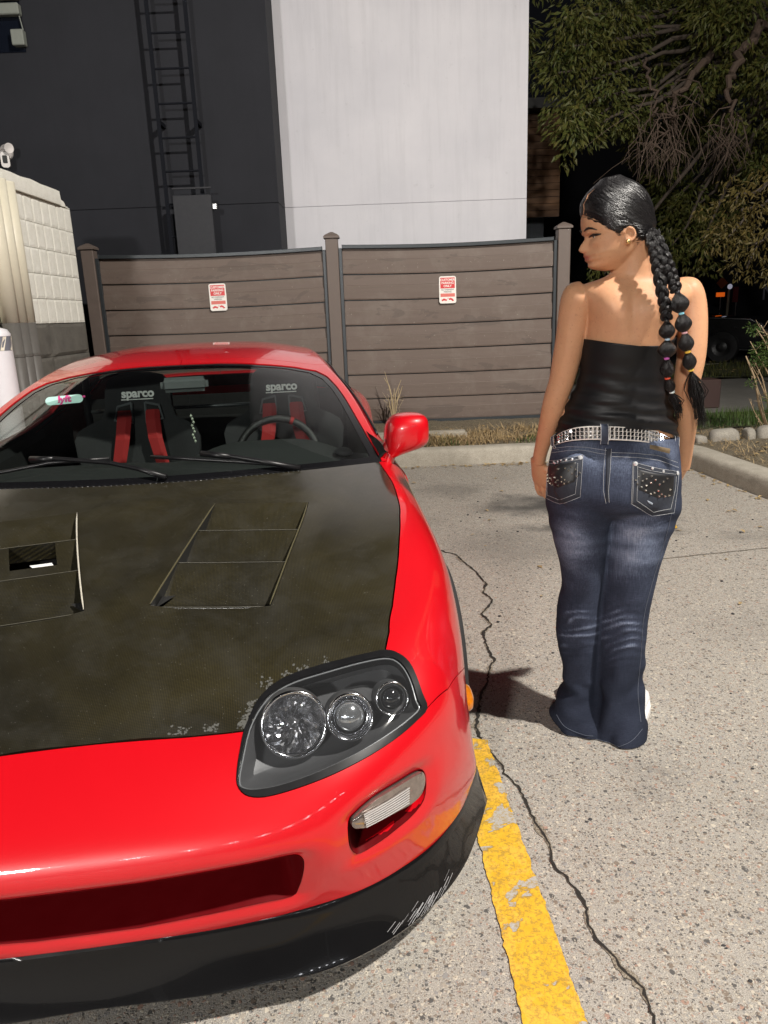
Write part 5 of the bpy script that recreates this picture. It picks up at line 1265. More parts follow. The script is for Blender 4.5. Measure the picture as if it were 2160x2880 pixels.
# ================================================================== WOMAN
woman = thing('person', 'woman seen from behind in black tube top and dark flared jeans, looking left', 'person', (0.68, 2.2, 0))
def remesh(V, F, vox, it=4, fac=0.5, name='m'):
    o = bpy.data.objects.new(name, mesh(name, V, F)); COL.objects.link(o)
    m = o.modifiers.new('r', 'REMESH'); m.mode = 'VOXEL'; m.voxel_size = vox; m.adaptivity = 0
    if it: s = o.modifiers.new('s', 'SMOOTH'); s.iterations = it; s.factor = fac
    me = bpy.data.meshes.new_from_object(o.evaluated_get(bpy.context.evaluated_depsgraph_get())); bpy.data.objects.remove(o); me.name = name
    me.polygons.foreach_set('use_smooth', [True]*len(me.polygons)); return me
def getco(me):
    a = np.empty(len(me.vertices)*3); me.vertices.foreach_get('co', a); return a.reshape(-1, 3)
def getno(me):
    a = np.empty(len(me.vertices)*3); me.vertex_normals.foreach_get('vector', a); return a.reshape(-1, 3)
def setco(me, P): me.vertices.foreach_set('co', np.asarray(P).ravel()); me.update()
def setcol(me, name, C):
    at = me.color_attributes.new(name, 'FLOAT_COLOR', 'POINT'); C = np.concatenate([C, np.ones((len(C), 1))], 1); at.data.foreach_set('color', C.ravel())
def ringloft(secs, n=48, sub=5, e=1.0, caps=True):
    """secs: list of (centre, half-axis a, half-depth vector b); spline lofted closed tube"""
    A = np.array([np.concatenate(s) for s in secs]); k = len(secs); x = np.linspace(0, k-1, (k-1)*sub+1); Q = spline_w(k, x) @ A
    V = []; F = []
    for q in Q:
        c, a, b = q[0:3], q[3:6], q[6:9]
        for i in range(n):
            t = 2*pi*i/n; ct, st = cos(t), sin(t)
            V.append(c+a*abs(ct)**e*np.sign(ct)+b*abs(st)**e*np.sign(st))
    m = len(Q)
    for j in range(m-1):
        for i in range(n): F.append((j*n+i, j*n+(i+1) % n, (j+1)*n+(i+1) % n, (j+1)*n+i))
    if caps: F += [tuple(range(n-1, -1, -1)), tuple((m-1)*n+i for i in range(n))]
    return V, F
def sec(y, xl, xr, Y, b, dy=0.0, yr=None):
    """section from left and right outline pixels on row y at depth Y"""
    L = gy(xl, y, Y); Rr = gy(xr, y if yr is None else yr, Y); c = (L+Rr)/2; a = (Rr-L)/2
    return (c+np.array([0, dy, 0]), a, np.array([0, b, 0.0]))
def chain(pts, n=24, sub=6):
    """limb: (pixel x, y, Y, radius, radius in depth)"""
    S = []; P = [gy(x, y, Y) for x, y, Y, *_ in pts]
    for i, (x, y, Y, r, *rd) in enumerate(pts):
        t = P[min(i+1, len(P)-1)]-P[max(0, i-1)]; t = t/np.linalg.norm(t); d = np.array([0, 1.0, 0]); b = d-t*(d @ t); b /= np.linalg.norm(b); a = np.cross(b, t)
        S.append((P[i], a*r, b*(rd[0] if rd else r)))
    return ringloft(S, n, sub)
def ell(c, r, n=20, m=12, M=None):
    V = []; F = []
    for j in range(m+1):
        p = pi*j/m
        for i in range(n):
            t = 2*pi*i/n; v = np.array([r[0]*sin(p)*cos(t), r[1]*sin(p)*sin(t), r[2]*cos(p)])
            if M is not None: v = M @ v
            V.append(np.array(c)+v)
    for j in range(m):
        for i in range(n): F.append((j*n+i, (j+1)*n+i, (j+1)*n+(i+1) % n, j*n+(i+1) % n))
    return V, F
# ---------------- torso sections shared by body and top
TORSO = [sec(1300, 1556, 1898, 2.215, 0.118), sec(1236, 1572, 1893, 2.205, 0.110), sec(1155, 1592, 1886, 2.19, 0.104), sec(1075, 1630, 1864, 2.175, 0.096), sec(1000, 1641, 1868, 2.165, 0.102),
         sec(935, 1648, 1896, 2.155, 0.108), sec(880, 1650, 1914, 2.15, 0.108), sec(838, 1630, 1946, 2.15, 0.098), sec(814, 1628, 1950, 2.15, 0.084), sec(799, 1644, 1936, 2.15, 0.072), sec(786, 1684, 1904, 2.148, 0.062), sec(772, 1712, 1874, 2.145, 0.056), sec(752, 1722, 1852, 2.142, 0.053), sec(705, 1728, 1838, 2.138, 0.052), sec(665, 1730, 1828, 2.13, 0.052)]
B = MB(); B.put(*ringloft(TORSO, 56, 5))
# arms
B.put(*chain([(1650, 812, 2.155, 0.0283), (1632, 828, 2.16, 0.0454, 0.0473), (1617, 868, 2.17, 0.0444, 0.0473), (1607, 935, 2.18, 0.0421, 0.0454), (1594, 1005, 2.19, 0.0402, 0.0425), (1580, 1070, 2.20, 0.0369, 0.0387), (1568, 1105, 2.205, 0.0354, 0.0369), (1552, 1160, 2.22, 0.0326, 0.0340), (1535, 1220, 2.25, 0.0260, 0.0274), (1521, 1270, 2.285, 0.0213, 0.0246), (1516, 1296, 2.305, 0.0203, 0.0274)]))
B.put(*chain([(1900, 808, 2.15, 0.0283), (1926, 818, 2.15, 0.0435, 0.0473), (1942, 860, 2.145, 0.0425, 0.0473), (1947, 930, 2.13, 0.0402, 0.0435), (1944, 1000, 2.115, 0.0387, 0.0406), (1935, 1055, 2.11, 0.0364, 0.0378), (1931, 1085, 2.12, 0.0350, 0.0369), (1930, 1130, 2.15, 0.0335, 0.0350), (1930, 1190, 2.20, 0.0307, 0.0321), (1928, 1245, 2.25, 0.0250, 0.0265), (1925, 1290, 2.285, 0.0213, 0.0246), (1921, 1312, 2.30, 0.0198, 0.0274)]))
# scapula and spine relief

# ---------------- hands: palm, four fingers, thumb, slipped into the front pockets
def hand(wrist, Ywr, dirs, side):
    w = gy(*wrist, Ywr); d = np.array(dirs[0], float); d /= np.linalg.norm(d); back = np.array(dirs[1], float); back -= d*(back @ d); back /= np.linalg.norm(back); lat = np.cross(d, back)
    S = [(w+d*k*0.075, lat*ww, back*th) for k, ww, th in ((-0.25, 0.024, 0.018), (0.15, 0.030, 0.016), (0.6, 0.038, 0.0155), (1.0, 0.040, 0.013), (1.12, 0.036, 0.010))]
    B.put(*ringloft(S, 24, 4))
    def finger(o, ln, r, out, curl):
        p = w+d*0.072+lat*o; q = d+lat*out; q /= np.linalg.norm(q); pts = [p-q*0.02]; rr = [r]; 
        for k, (f, a) in enumerate(((0.45, 0.25), (0.32, 0.55), (0.23, 0.5))):
            pts.append(pts[-1]+q*(ln*f+(0.02 if k == 0 else 0))); rr.append(r*(0.96-0.1*k)); q = q*cos(a*curl)-back*sin(a*curl); q /= np.linalg.norm(q)
        mb = MB(); mb.tube([tuple(x) for x in pts], rr, 12); B.put(mb.V, mb.F); B.put(*ell(pts[-1], (rr[-1],)*3, 12, 8))
    for o, ln, r, out in ((-0.029, 0.066, 0.0082, -0.10), (-0.010, 0.078, 0.0088, -0.03), (0.0095, 0.083, 0.009, 0.03), (0.028, 0.074, 0.0088, 0.10)): finger(o*1.0, ln, r, out, 0.9)
    # thumb leaves the side of the palm near its base
    p = w+d*0.018+lat*0.024*side; q = d*0.75+lat*0.62*side-back*0.25; q /= np.linalg.norm(q)
    pts = [p, p+q*0.030, p+q*0.030+(d*0.93+lat*0.3*side)*0.027, p+q*0.030+(d*0.97+lat*0.12*side)*0.050]
    mb = MB(); mb.tube([tuple(x) for x in pts], [0.0135, 0.0115, 0.0100, 0.0082], 12); B.put(mb.V, mb.F); B.put(*ell(pts[-1], (0.0082,)*3, 12, 8))
hand((1514, 1302), 2.315, ((0.30, 0.28, -1.0), (-0.75, -0.6, -0.1)), -1)
hand((1921, 1312), 2.305, ((-0.30, 0.28, -1.0), (0.75, -0.6, -0.1)), 1)
# ---------------- head
HC = gy(1733, 668, 2.135)            # ear level centre
fwd = np.array([-0.985, -0.06, -0.16]); fwd /= np.linalg.norm(fwd)
upv = np.array([-0.16, 0.0, 1.0]); upv -= fwd*(upv @ fwd); upv /= np.linalg.norm(upv); lat = np.cross(upv, fwd)   # towards the viewer side
HS = 0.97; ZE = 0.094
def zmap(z): return 0.018+z*0.652 if z < 0.158 else 0.121016+(z-0.158)*(0.243-0.121016)/(0.241-0.158)
def hp(x, y, z): return HC+HS*(fwd*x+lat*y+upv*(zmap(z)-ZE))
zk = np.array([-.012, .0, .010, .022, .036, .049, .057, .066, .082, .112, .138, .158, .182, .205, .224, .236, .241])
xf = np.array([.042, .066, .082, .0890, .0830, .0965, .0885, .0975, .0870, .0845, .0815, .0910, .0905, .0790, .0560, .0260, .0])
xb = 0.91*np.array([-.015, -.02, -.022, -.026, -.045, -.060, -.068, -.078, -.090, -.103, -.110, -.110, -.106, -.093, -.068, -.034, -.004])
wd_ = np.array([.020, .030, .038, .047, .055, .0595, .062, .0645, .0675, .0705, .0725, .0735, .0715, .0630, .0455, .0225, .002])
nz_z = np.array([.072, .079, .085, .092, .100, .112, .127, .141, .152]); nz_p = np.array([0, .007, .0185, .0245, .0250, .0200, .0125, .0055, 0]); nz_s = np.array([.018, .018, .018, .0165, .0140, .0110, .0095, .009, .009])
_zd = np.linspace(-.012, .241, 507)
def _sm(a, w):
    y = np.interp(_zd, zk, a); k = np.exp(-(np.arange(-60, 61)*0.0005/w)**2); k /= k.sum(); return np.convolve(np.pad(y, 60, mode='edge'), k, 'valid')
_xf = np.where(_zd < 0.165, _sm(xf, 0.0035), _sm(xf, 0.009)); _xb = _sm(xb, 0.012); _wd = _sm(wd_, 0.010)
_bl = np.clip((_zd-0.150)/0.03, 0, 1); _xf = _sm(xf, 0.0035)*(1-_bl)+_sm(xf, 0.009)*_bl
def headpt(th, z, off=0.0):
    """th: 0 = face front, pi = back; +- sides"""
    f_, b_, w_ = np.interp(z, _zd, _xf), np.interp(z, _zd, _xb), np.interp(z, _zd, _wd)
    c, s = cos(th), sin(th); mid = (f_+b_)*0.5 if False else 0.012
    ex = 0.86 if c > 0 else 0.95
    x = (mid+(f_-mid)*abs(c)**ex) if c > 0 else (mid-(mid-b_)*abs(c)**ex)
    y = w_*np.sign(s)*abs(s)**0.9
    n_ = np.array([c, s])*off; x += n_[0]; y += n_[1]
    if c > 0:
        p = np.interp(z, nz_z, nz_p, 0, 0); sg = np.interp(z, nz_z, nz_s); x += p*exp(-(y/sg)**2)
        x += -0.0085*exp(-((abs(y)-0.031)/0.015)**2-((z-0.139)/0.011)**2)+0.0045*exp(-((abs(y)-0.033)/0.009)**2-((z-0.1365)/0.007)**2)
        x += 0.004*exp(-((abs(y)-0.040)/0.016)**2-((z-0.112)/0.014)**2)+0.0025*exp(-((abs(y)-0.028)/0.02)**2-((z-0.153)/0.006)**2)
        x -= 0.0040*exp(-((abs(y)-0.028)/0.008)**2-((z-0.057)/0.012)**2)
    return x, y
V = []; F = []; na = 96
zz = np.concatenate([np.linspace(-.012, .2, 86), np.linspace(.204, .241, 18)])
thg = np.concatenate([np.linspace(-pi, pi, na, endpoint=False)])
thg = np.sign(thg)*np.abs(thg/pi)**1.25*pi
for z in zz:
    for t in thg: x, y = headpt(t, z); V.append(hp(x, y, z))
for j in range(len(zz)-1):
    for i in range(na): F.append((j*na+i, j*na+(i+1) % na, (j+1)*na+(i+1) % na, (j+1)*na+i))
F += [tuple(range(na-1, -1, -1)), tuple((len(zz)-1)*na+i for i in range(na))]
B.put(V, F)
Rh = np.stack([fwd, lat, upv], 1)
for sd in (1, -1):     # ears
    ec = hp(-0.004, 0.0705*sd, 0.112)
    B.put(*ell(ec, (0.013, 0.0065, 0.026), M=Rh)); 
    mb = MB(); mb.tube([tuple(hp(-0.004+0.0155*cos(a)-0.002, (0.0765+0.004*(cos(a) < 0))*sd, 0.114+0.028*sin(a)*(1 if sin(a) > 0 else 0.9))) for a in np.linspace(0.3, 2*pi-0.9, 20)], 0.0042, 8); B.put(mb.V, mb.F)
    B.put(*ell(hp(-0.001, 0.073*sd, 0.088), (0.008, 0.005, 0.010), M=Rh))
# jaw-neck link
B.put(*ell(hp(-0.028, 0, 0.045), (0.042, 0.046, 0.045), M=Rh))
body_me = remesh(B.V, B.F, 0.0033, 4, 0.5, 'body')
P = getco(body_me); Nb = getno(body_me); pxb = pj(P)
bk = Nb[:, 1] < -0.2
bump_ = 0.012*np.exp(-((pxb[:, 0]-1712)/42)**2-((pxb[:, 1]-868)/50)**2)+0.011*np.exp(-((pxb[:, 0]-1862)/40)**2-((pxb[:, 1]-868)/50)**2)-0.006*np.exp(-((pxb[:, 0]-1782)/16)**2)*np.exp(-((pxb[:, 1]-880)/75)**4)
P = P+Nb*(bump_*bk)[:, None]; setco(body_me, P)
# colour: skin, lips, soft blush
Lh = (P-HC)/HS; hx, hy, hz = Lh @ fwd, Lh @ lat, Lh @ upv+ZE
hz = np.where(hz < 0.121016, (hz-0.018)/0.652, 0.158+(hz-0.121016)*(0.241-0.158)/(0.243-0.121016))
C = np.tile(np.array([0.565, 0.305, 0.168]), (len(P), 1))
nv = np.array([mnoise.noise(tuple(p*14)) for p in P]); C *= (1+0.05*nv)[:, None]
face = np.exp(-((hx-0.06)/0.06)**2-((hz-0.10)/0.08)**2); C = C*(1-0.05*face[:, None])
lip = np.exp(-((hz-0.0575)/0.0115)**4)*np.exp(-(hy/0.022)**4)*(hx > 0.06); C = C*(1-lip[:, None])+lip[:, None]*np.array([0.40, 0.095, 0.080])
blush = np.exp(-((np.abs(hy)-0.045)/0.02)**2-((hz-0.103)/0.014)**2)*(hx > 0.02); C = C*(1-0.25*blush[:, None])+0.25*blush[:, None]*np.array([0.46, 0.16, 0.09])
lid = np.exp(-((np.abs(hy)-0.033)/0.014)**2-((hz-0.1445)/0.005)**2)*(hx > 0.04); C *= (1-0.45*lid)[:, None]
setcol(body_me, 'Col', C)
def m_skin():
    n = NT('skin'); a = n.new('ShaderNodeVertexColor', layer_name='Col'); f = n.noise(45, 5, 0.6)
    c = n.mix(n.ramp(f, [(0.3, 0.22), (0.7, 0.0)]), a.outputs[0], (0.36, 0.15, 0.08)); f2 = n.noise(9, 4, 0.6); c = n.mix(n.ramp(f2, [(0.4, 0.0), (0.7, 0.25)]), c, (0.58, 0.28, 0.17)); f3 = n.noise(170, 3, 0.6); c = n.mix(n.ramp(f3, [(0.28, 0.4), (0.40, 0)]), c, (0.28, 0.11, 0.06))
    n.set(Base_Color=c, Roughness=0.52, Subsurface_Weight=0.12, Subsurface_Radius=(0.012, 0.005, 0.003), Subsurface_Scale=0.6, Specular_IOR_Level=0.32)
    n.bump(n.math('ADD', n.noise(420, 2, 0.5), n.math('MULTIPLY', n.noise(40, 3, 0.5), 1.5)), 0.10, 0.0015); return n.m
M_SKIN = m_skin()
link('body', body_me, M_SKIN, woman)
# eyes, lashes, brows (near side and far side)
M_HAIRD = plain('dark_brow_hair', (0.010, 0.008, 0.007), 0.5)
for sd in (1, -1):
    def fs(y, z, o): x, yy = 0, y; 
    def onface(y, z, off):
        x = np.interp(z, zk, xf); th = math.asin(min(0.97, max(-0.97, abs(y)/np.interp(z, zk, wd_))**(1/0.9)))*(1 if y > 0 else -1)
        xx, yy = headpt(th, z, off); return hp(xx, yy, z)
    MB().tube([onface(y*sd, z, 0.0018) for y, z in ((0.012, 0.1625), (0.022, 0.1645), (0.032, 0.1655), (0.043, 0.1635), (0.054, 0.1585))], [0.0020, 0.0031, 0.0031, 0.0024, 0.0008], 6).build('eyebrow', M_HAIRD, woman, smooth=True)
    MB().tube([onface(y*sd, z, 0.0022) for y, z in ((0.014, 0.1385), (0.022, 0.1430), (0.033, 0.1445), (0.044, 0.1415), (0.056, 0.1400))], [0.0010, 0.0024, 0.0030, 0.0032, 0.0012], 6).build('eyelashes', M_HAIRD, woman, smooth=True)
    mb = MB(); c = onface(0.032*sd, 0.1365, -0.0055); V, F = ell(c, (0.0075,)*3, 14, 10); mb.put(V, F); mb.build('eye', plain('eye_white', (0.55, 0.5, 0.47), 0.15, coat=1), woman, smooth=True)
    mb = MB(); V, F = ell(c+fwd*0.0045, (0.0040,)*3, 12, 8); mb.put(V, F); mb.build('iris', plain('brown_iris', (0.03, 0.015, 0.008), 0.1), woman, smooth=True)
V, F = ell(gy(1760, 677, 2.045), (0.0062, 0.004, 0.0062), 14, 8); mb = MB(); mb.put(V, F); 
ear_c = hp(-0.001, 0.0795, 0.0875); mb = MB(); mb.put(*ell(ear_c, (0.0062, 0.0045, 0.0062), 16, 10)); mb.build('earring', plain('gold', (0.72, 0.52, 0.22), 0.25, 0.9), woman, smooth=True)

# ---------------- hair
def m_hair():
    n = NT('black_hair'); tc = n.new('ShaderNodeVertexColor', layer_name='flow')
    st = n.noise(1.0, 4, 0.7, vec=n.scale((260, 6, 6), tc.outputs[0]))
    c = n.mix(st, (0.003, 0.003, 0.004), (0.016, 0.014, 0.015)); n.set(Base_Color=c, Roughness=n.ramp(st, [(0.3, 0.26), (0.7, 0.5)]), Specular_IOR_Level=0.5)
    n.bump(st, 0.5, 0.003); return n.m
def m_hair2():
    n = NT('black_braid'); tc = n.new('ShaderNodeVertexColor', layer_name='flow'); st = n.noise(1.0, 3, 0.7, vec=n.scale((40, 3, 1), tc.outputs[0]))
    c = n.mix(st, (0.002, 0.0018, 0.002), (0.010, 0.008, 0.009)); n.set(Base_Color=c, Roughness=0.34, Specular_IOR_Level=0.42); n.bump(st, 0.9, 0.004); return n.m
M_HAIR = m_hair(); M_BRAID = m_hair2(); M_STRAND = plain('hair_strand', (0.010, 0.009, 0.010), 0.30, var=0.5, scale=300, Specular_IOR_Level=0.6)
hl_x = np.array([-.12, -.09, -.06, -.035, -.018, -.004, .012, .022, .034, .050, .066, .080, .12]); hl_z = np.array([.040, .050, .062, .085, .122, .146, .130, .120, .142, .160, .176, .190, .192])
V = []; F = []; UVh2 = []; zz2 = np.concatenate([np.linspace(.035, .2, 62), np.linspace(.204, .2412, 18)]); ok = []
for z in zz2:
    for t in thg:
        x0, y0 = headpt(t, z, 0); h = z-np.interp(x0, hl_x, hl_z); th = 0.0110*min(1, max(0, h/0.03))**0.6
        th *= 1+0.25*max(0, (z-0.17)/0.07)*(0.6 if x0 > 0 else 1.0)
        x, y = headpt(t, z, max(0.0006, th)); p = hp(x, y, z+0.5*th*max(0, (z-.15)/.09)); V.append(p); ok.append(h > -0.001)
        # flow coordinate: angle round the pony base
        d = np.array([x+0.135, y, z-0.085]); UVh2.append((atan2(d[2], d[0])*0.5+0.3*atan2(abs(y)+1e-4, d[0]), np.linalg.norm(d), y))
for j in range(len(zz2)-1):
    for i in range(na):
        f = (j*na+i, j*na+(i+1) % na, (j+1)*na+(i+1) % na, (j+1)*na+i)
        if all(ok[q] for q in f): F.append(f)
F.append(tuple((len(zz2)-1)*na+i for i in range(na)))
me = mesh('hair', V, F, True); setcol(me, 'flow', np.array(UVh2)); hair = link('hair', me, M_HAIR, woman)
# combed strands over the cap, soft at the hairline
rg = random.Random(17); mb = MB(); fl_ = []
def cap_pt(th, z, ex):
    x0, y0 = headpt(th, z, 0); h = z-np.interp(x0, hl_x, hl_z); t_ = 0.0110*min(1, max(0, h/0.03))**0.6*(1+0.25*max(0, (z-0.17)/0.07)*(0.6 if x0 > 0 else 1.0))
    x, y = headpt(th, z, t_+ex); return hp(x, y, z+0.5*t_*max(0, (z-.15)/.09))
for i in range(620):
    sg = 1 if rg.random() < 0.8 else -1; th0 = sg*rg.uniform(0.02, 2.3); x0, _ = headpt(th0, 0.16, 0); zl_ = np.interp(x0, hl_x, hl_z)
    z0 = zl_-rg.uniform(0, 0.004) if rg.random() < 0.4 else rg.uniform(zl_, 0.237); P1 = []
    z0 = min(0.237, max(0.06, z0)); e0 = rg.uniform(-0.0002, 0.0012)
    for k in np.linspace(0, 1, 11):
        th = th0+(sg*(pi-0.15)-th0)*k**0.9; z = z0+(0.088+rg.uniform(-.004, .004)-z0)*k**1.25; P1.append(cap_pt(th, z, e0))
    mb.tube(P1, [0.0003]+[0.00065]*9+[0.0004], 4, False)
me = mesh('combed_strands', mb.V, mb.F, True); setcol(me, 'flow', np.random.RandomState(2).rand(len(mb.V), 3)*np.array([0.02, 1, 1])); setkind(link('combed_strands', me, M_STRAND, hair), 'stuff')
# zigzag parting
pts = []
for k, (yv, zv) in enumerate(((0.010, 0.192), (0.016, 0.200), (0.012, 0.206), (0.020, 0.213), (0.016, 0.219), (0.023, 0.226))):
    x = np.interp(zv, zk, xf); w_ = np.interp(zv, zk, wd_); th = math.asin(min(0.98, (yv/w_)**(1/0.9))); h = zv-np.interp(x, hl_x, hl_z); o_ = 0.0110*min(1, max(0, h/0.03))**0.6*(1+0.15*max(0, (zv-.17)/.07))
    xx, yy = headpt(th, zv, o_+0.0006); pts.append(hp(xx, yy, zv+0.5*o_*max(0, (zv-.15)/.09)))
MB().tube(pts, [0.0012, 0.0018, 0.0018, 0.0016, 0.0014, 0.0006], 5).build('parting', plain('scalp_skin', (0.40, 0.21, 0.12), 0.6), hair)
# braids and bubble ponytails
def braid(path, r0, r1, turns, nm):
    P = np.array([gy(x, y, Y) for x, y, Y in path]); k = len(P); n = 70; C0 = spline_w(k, np.linspace(0, k-1, n)) @ P
    V = []; F = []; Fl = []; m = 10
    for s_ in range(3):
        base = len(V); L = []
        for i in range(n):
            f = i/(n-1); t = C0[min(i+1, n-1)]-C0[max(0, i-1)]; t = t/np.linalg.norm(t); dp = np.array([0, -1.0, 0]); dp -= t*(dp @ t); dp /= np.linalg.norm(dp); lt_ = np.cross(t, dp)
            ph = 2*pi*turns*f+2*pi*s_/3; R_ = r0+(r1-r0)*f
            c = C0[i]+lt_*R_*1.0*sin(ph)+dp*R_*0.55*sin(2*ph)
            dv = lt_*R_*cos(ph)*2*pi*turns+dp*R_*1.1*cos(2*ph)*2*pi*turns+t*np.linalg.norm(P[-1]-P[0])*1.0; dv /= np.linalg.norm(dv)
            a = np.cross(dv, dp); a /= np.linalg.norm(a)+1e-9; b = np.cross(dv, a)
            for q in range(m):
                an = 2*pi*q/m; V.append(c+(a*cos(an)+b*sin(an)*0.9)*R_*0.80); Fl.append((q/m, f*4, s_))
        for i in range(n-1):
            for q in range(m): F.append((base+i*m+q, base+i*m+(q+1) % m, base+(i+1)*m+(q+1) % m, base+(i+1)*m+q))
    me = mesh(nm, V, F, True); setcol(me, 'flow', np.array(Fl)); return link(nm, me, M_BRAID, hair)
def bubbles(seq, nm):
    """seq of (x,y,Y,radius px at the middle) between ties"""
    V = []; F = []; Fl = []
    for (a, b, rad) in seq:
        A = gy(*a); Bp = gy(*b); d = Bp-A; L = np.linalg.norm(d); d /= L; dp = np.array([0, -1.0, 0]); dp -= d*(dp @ d); dp /= np.linalg.norm(dp); lt_ = np.cross(d, dp); base = len(V); m = 20; n = 12
        for i in range(n+1):
            f = i/n; r_ = 0.0048+(rad*0.94-0.0048)*sin(pi*min(1, max(0, f**1.25)))**0.85
            for q in range(m):
                an = 2*pi*q/m; rr = r_*(1+0.03*sin(an*5+a[0])); V.append(A+d*L*f+(lt_*cos(an)+dp*sin(an)*0.9)*rr); Fl.append((q/m*3, f, 0.3))
        for i in range(n):
            for q in range(m): F.append((base+i*m+q, base+i*m+(q+1) % m, base+(i+1)*m+(q+1) % m, base+(i+1)*m+q))
    me = mesh(nm, V, F, True); setcol(me, 'flow', np.array(Fl)); return link(nm, me, M_BRAID, hair)
def tie(p, q, col, nm='hair_tie'):
    A = gy(*p); Bp = gy(*q); d = Bp-A; M = frame(A, tuple(d)); MB().lathe([(0.0055, -0.004), (0.0072, -0.003), (0.0075, 0.003), (0.0055, 0.004)], 14, M).build(nm, plain('tie_'+str(len(MATS)), col, 0.4), hair, smooth=True)
YB = 2.005
# gathered root
mb = MB(); Vv, Ff = ell(gy(1832, 668, 2.085), (0.019, 0.022, 0.026)); me = mesh('pony_root', Vv, Ff, True); setcol(me, 'flow', np.array([(0.3*i % 1, 0, 0) for i in range(len(Vv))])); link('pony_root', me, M_BRAID, hair)
braid([(1828, 655, 2.07), (1842, 705, 2.03), (1850, 750, 2.015), (1860, 810, 2.0), (1870, 860, 2.0), (1875, 898, 2.0)], 0.0105, 0.0092, 3.1, 'braid')
braid([(1836, 655, 2.07), (1858, 700, 2.03), (1878, 745, 2.01), (1892, 785, 2.0), (1902, 818, 1.995)], 0.0105, 0.0095, 2.6, 'braid')
tA = [(1875, 902, 2.0), (1877, 954, 2.0), (1875, 1007, 2.0), (1877, 1063, 2.01), (1890, 1102, 2.02)]
tB = [(1905, 822, 1.995), (1916, 881, 1.99), (1925, 935, 1.99), (1934, 989, 1.99), (1943, 1040, 2.0)]
bubbles([(tA[0], tA[1], 0.0225), (tA[1], tA[2], 0.026), (tA[2], tA[3], 0.020), (tA[3], tA[4], 0.015)], 'bubble_ponytail')
bubbles([(tB[0], tB[1], 0.0260), (tB[1], tB[2], 0.0235), (tB[2], tB[3], 0.0215), (tB[3], tB[4], 0.0195)], 'bubble_ponytail')
for k, col in enumerate(((0.02, 0.02, 0.02), (0.45, 0.62, 0.75), (0.55, 0.12, 0.45), (0.75, 0.10, 0.05), (0.75, 0.85, 0.85))): tie(tA[k], (tA[k][0]+1, tA[k][1]+20, tA[k][2]), col)
for k, col in enumerate(((0.02, 0.02, 0.025), (0.25, 0.62, 0.75), (0.75, 0.42, 0.45), (0.80, 0.48, 0.06), (0.80, 0.55, 0.08))): tie(tB[k], (tB[k][0]+3, tB[k][1]+20, tB[k][2]), col)
# loose tails: bundles of fine strands
rg = random.Random(11)
def tail(p0, p1, p2, w, n, nm):
    mb = MB(); A, Bm, Cc = [gy(*p) for p in (p0, p1, p2)]
    for i in range(n):
        o1 = np.array([rg.gauss(0, w), rg.gauss(0, w), rg.gauss(0, w*0.4)]); o2 = np.array([rg.gauss(0, w*0.8), rg.gauss(0, w), rg.gauss(0, w)*1.4])
        mb.tube([A, A*0.5+Bm*0.5+o1*0.6, Bm+o1, Cc+o2], [0.0016, 0.0018, 0.0013, 0.0004], 4, False)
    me = mesh(nm, mb.V, mb.F, True); setcol(me, 'flow', np.random.RandomState(1).rand(len(mb.V), 3)); return setkind(link(nm, me, M_BRAID, hair), 'stuff')
tail((1890, 1104, 2.02), (1900, 1130, 2.03), (1912, 1160, 2.04), 0.007, 70, 'ponytail_end'); tail((1944, 1042, 2.0), (1958, 1100, 2.02), (1975, 1185, 2.05), 0.010, 130, 'ponytail_end')
# small flyaways along the braids
mb = MB()
for i in range(60):
    k = rg.random(); a = np.array(gy(1840+45*k+rg.uniform(-10, 22)*k, 690+180*k, 1.985)); d = np.array([rg.gauss(0, 1), rg.gauss(-.3, .5), rg.gauss(0.2, 1)]); d /= np.linalg.norm(d); mb.tube([a, a+d*0.008, a+d*0.016+np.array([0, 0, -0.003])], [0.0005, 0.0004, 0.0002], 3, False)
me = mesh('flyaway_hairs', mb.V, mb.F, True); setcol(me, 'flow', np.zeros((len(mb.V), 3))); setkind(link('flyaway_hairs', me, M_BRAID, hair), 'stuff')

# ---------------- jeans
J = MB()
HIPS = [sec(1222, 1561, 1901, 2.205, 0.120), sec(1262, 1554, 1906, 2.205, 0.127), sec(1300, 1546, 1909, 2.20, 0.137), sec(1345, 1541, 1911, 2.197, 0.146), sec(1395, 1538, 1909, 2.197, 0.143), sec(1432, 1548, 1900, 2.205, 0.10), sec(1450, 1580, 1860, 2.21, 0.05)]
J.put(*ringloft(HIPS, 60, 5))
def ly(k): return 2.205+(2.265-2.205)*k
LEGL = [(1330, 1556, 1722, .100), (1400, 1538, 1721, .122), (1440, 1541, 1716, .112), (1475, 1547, 1710, .103), (1557, 1568, 1701, .092), (1638, 1582, 1692, .082), (1692, 1572, 1688, .078), (1774, 1565, 1687, .074), (1850, 1577, 1686, .070), (1909, 1583, 1685, .070), (1950, 1570, 1690, .082), (1985, 1558, 1698, .102), (2018, 1552, 1704, .120)]
LEGR = [(1330, 1708, 1900, .100), (1400, 1710, 1910, .124), (1440, 1706, 1902, .114), (1475, 1702, 1890, .105), (1557, 1697, 1860, .093), (1656, 1688, 1835, .082), (1724, 1684, 1822, .076), (1774, 1683, 1817, .074), (1873, 1681, 1810, .070), (1945, 1678, 1803, .076), (1990, 1670, 1806, .096), (2025, 1664, 1812, .114), (2046, 1660, 1816, .122)]
def leg(T_, y0, y1, dl):
    S_ = [sec(y, xl, xr, 2.20+(dl)*max(0, (y-1400)/650.0), b) for y, xl, xr, b in T_]; c, a, b = S_[-1]
    S_ += [(np.array([c[0], c[1], -0.03]), a*1.03, b*1.02), (np.array([c[0], c[1], -0.08]), a*1.03, b*1.02)]
    return ringloft(S_, 44, 4)
J.put(*leg(LEGL, 0, 0, 0.075)); J.put(*leg(LEGR, 0, 0, 0.015))
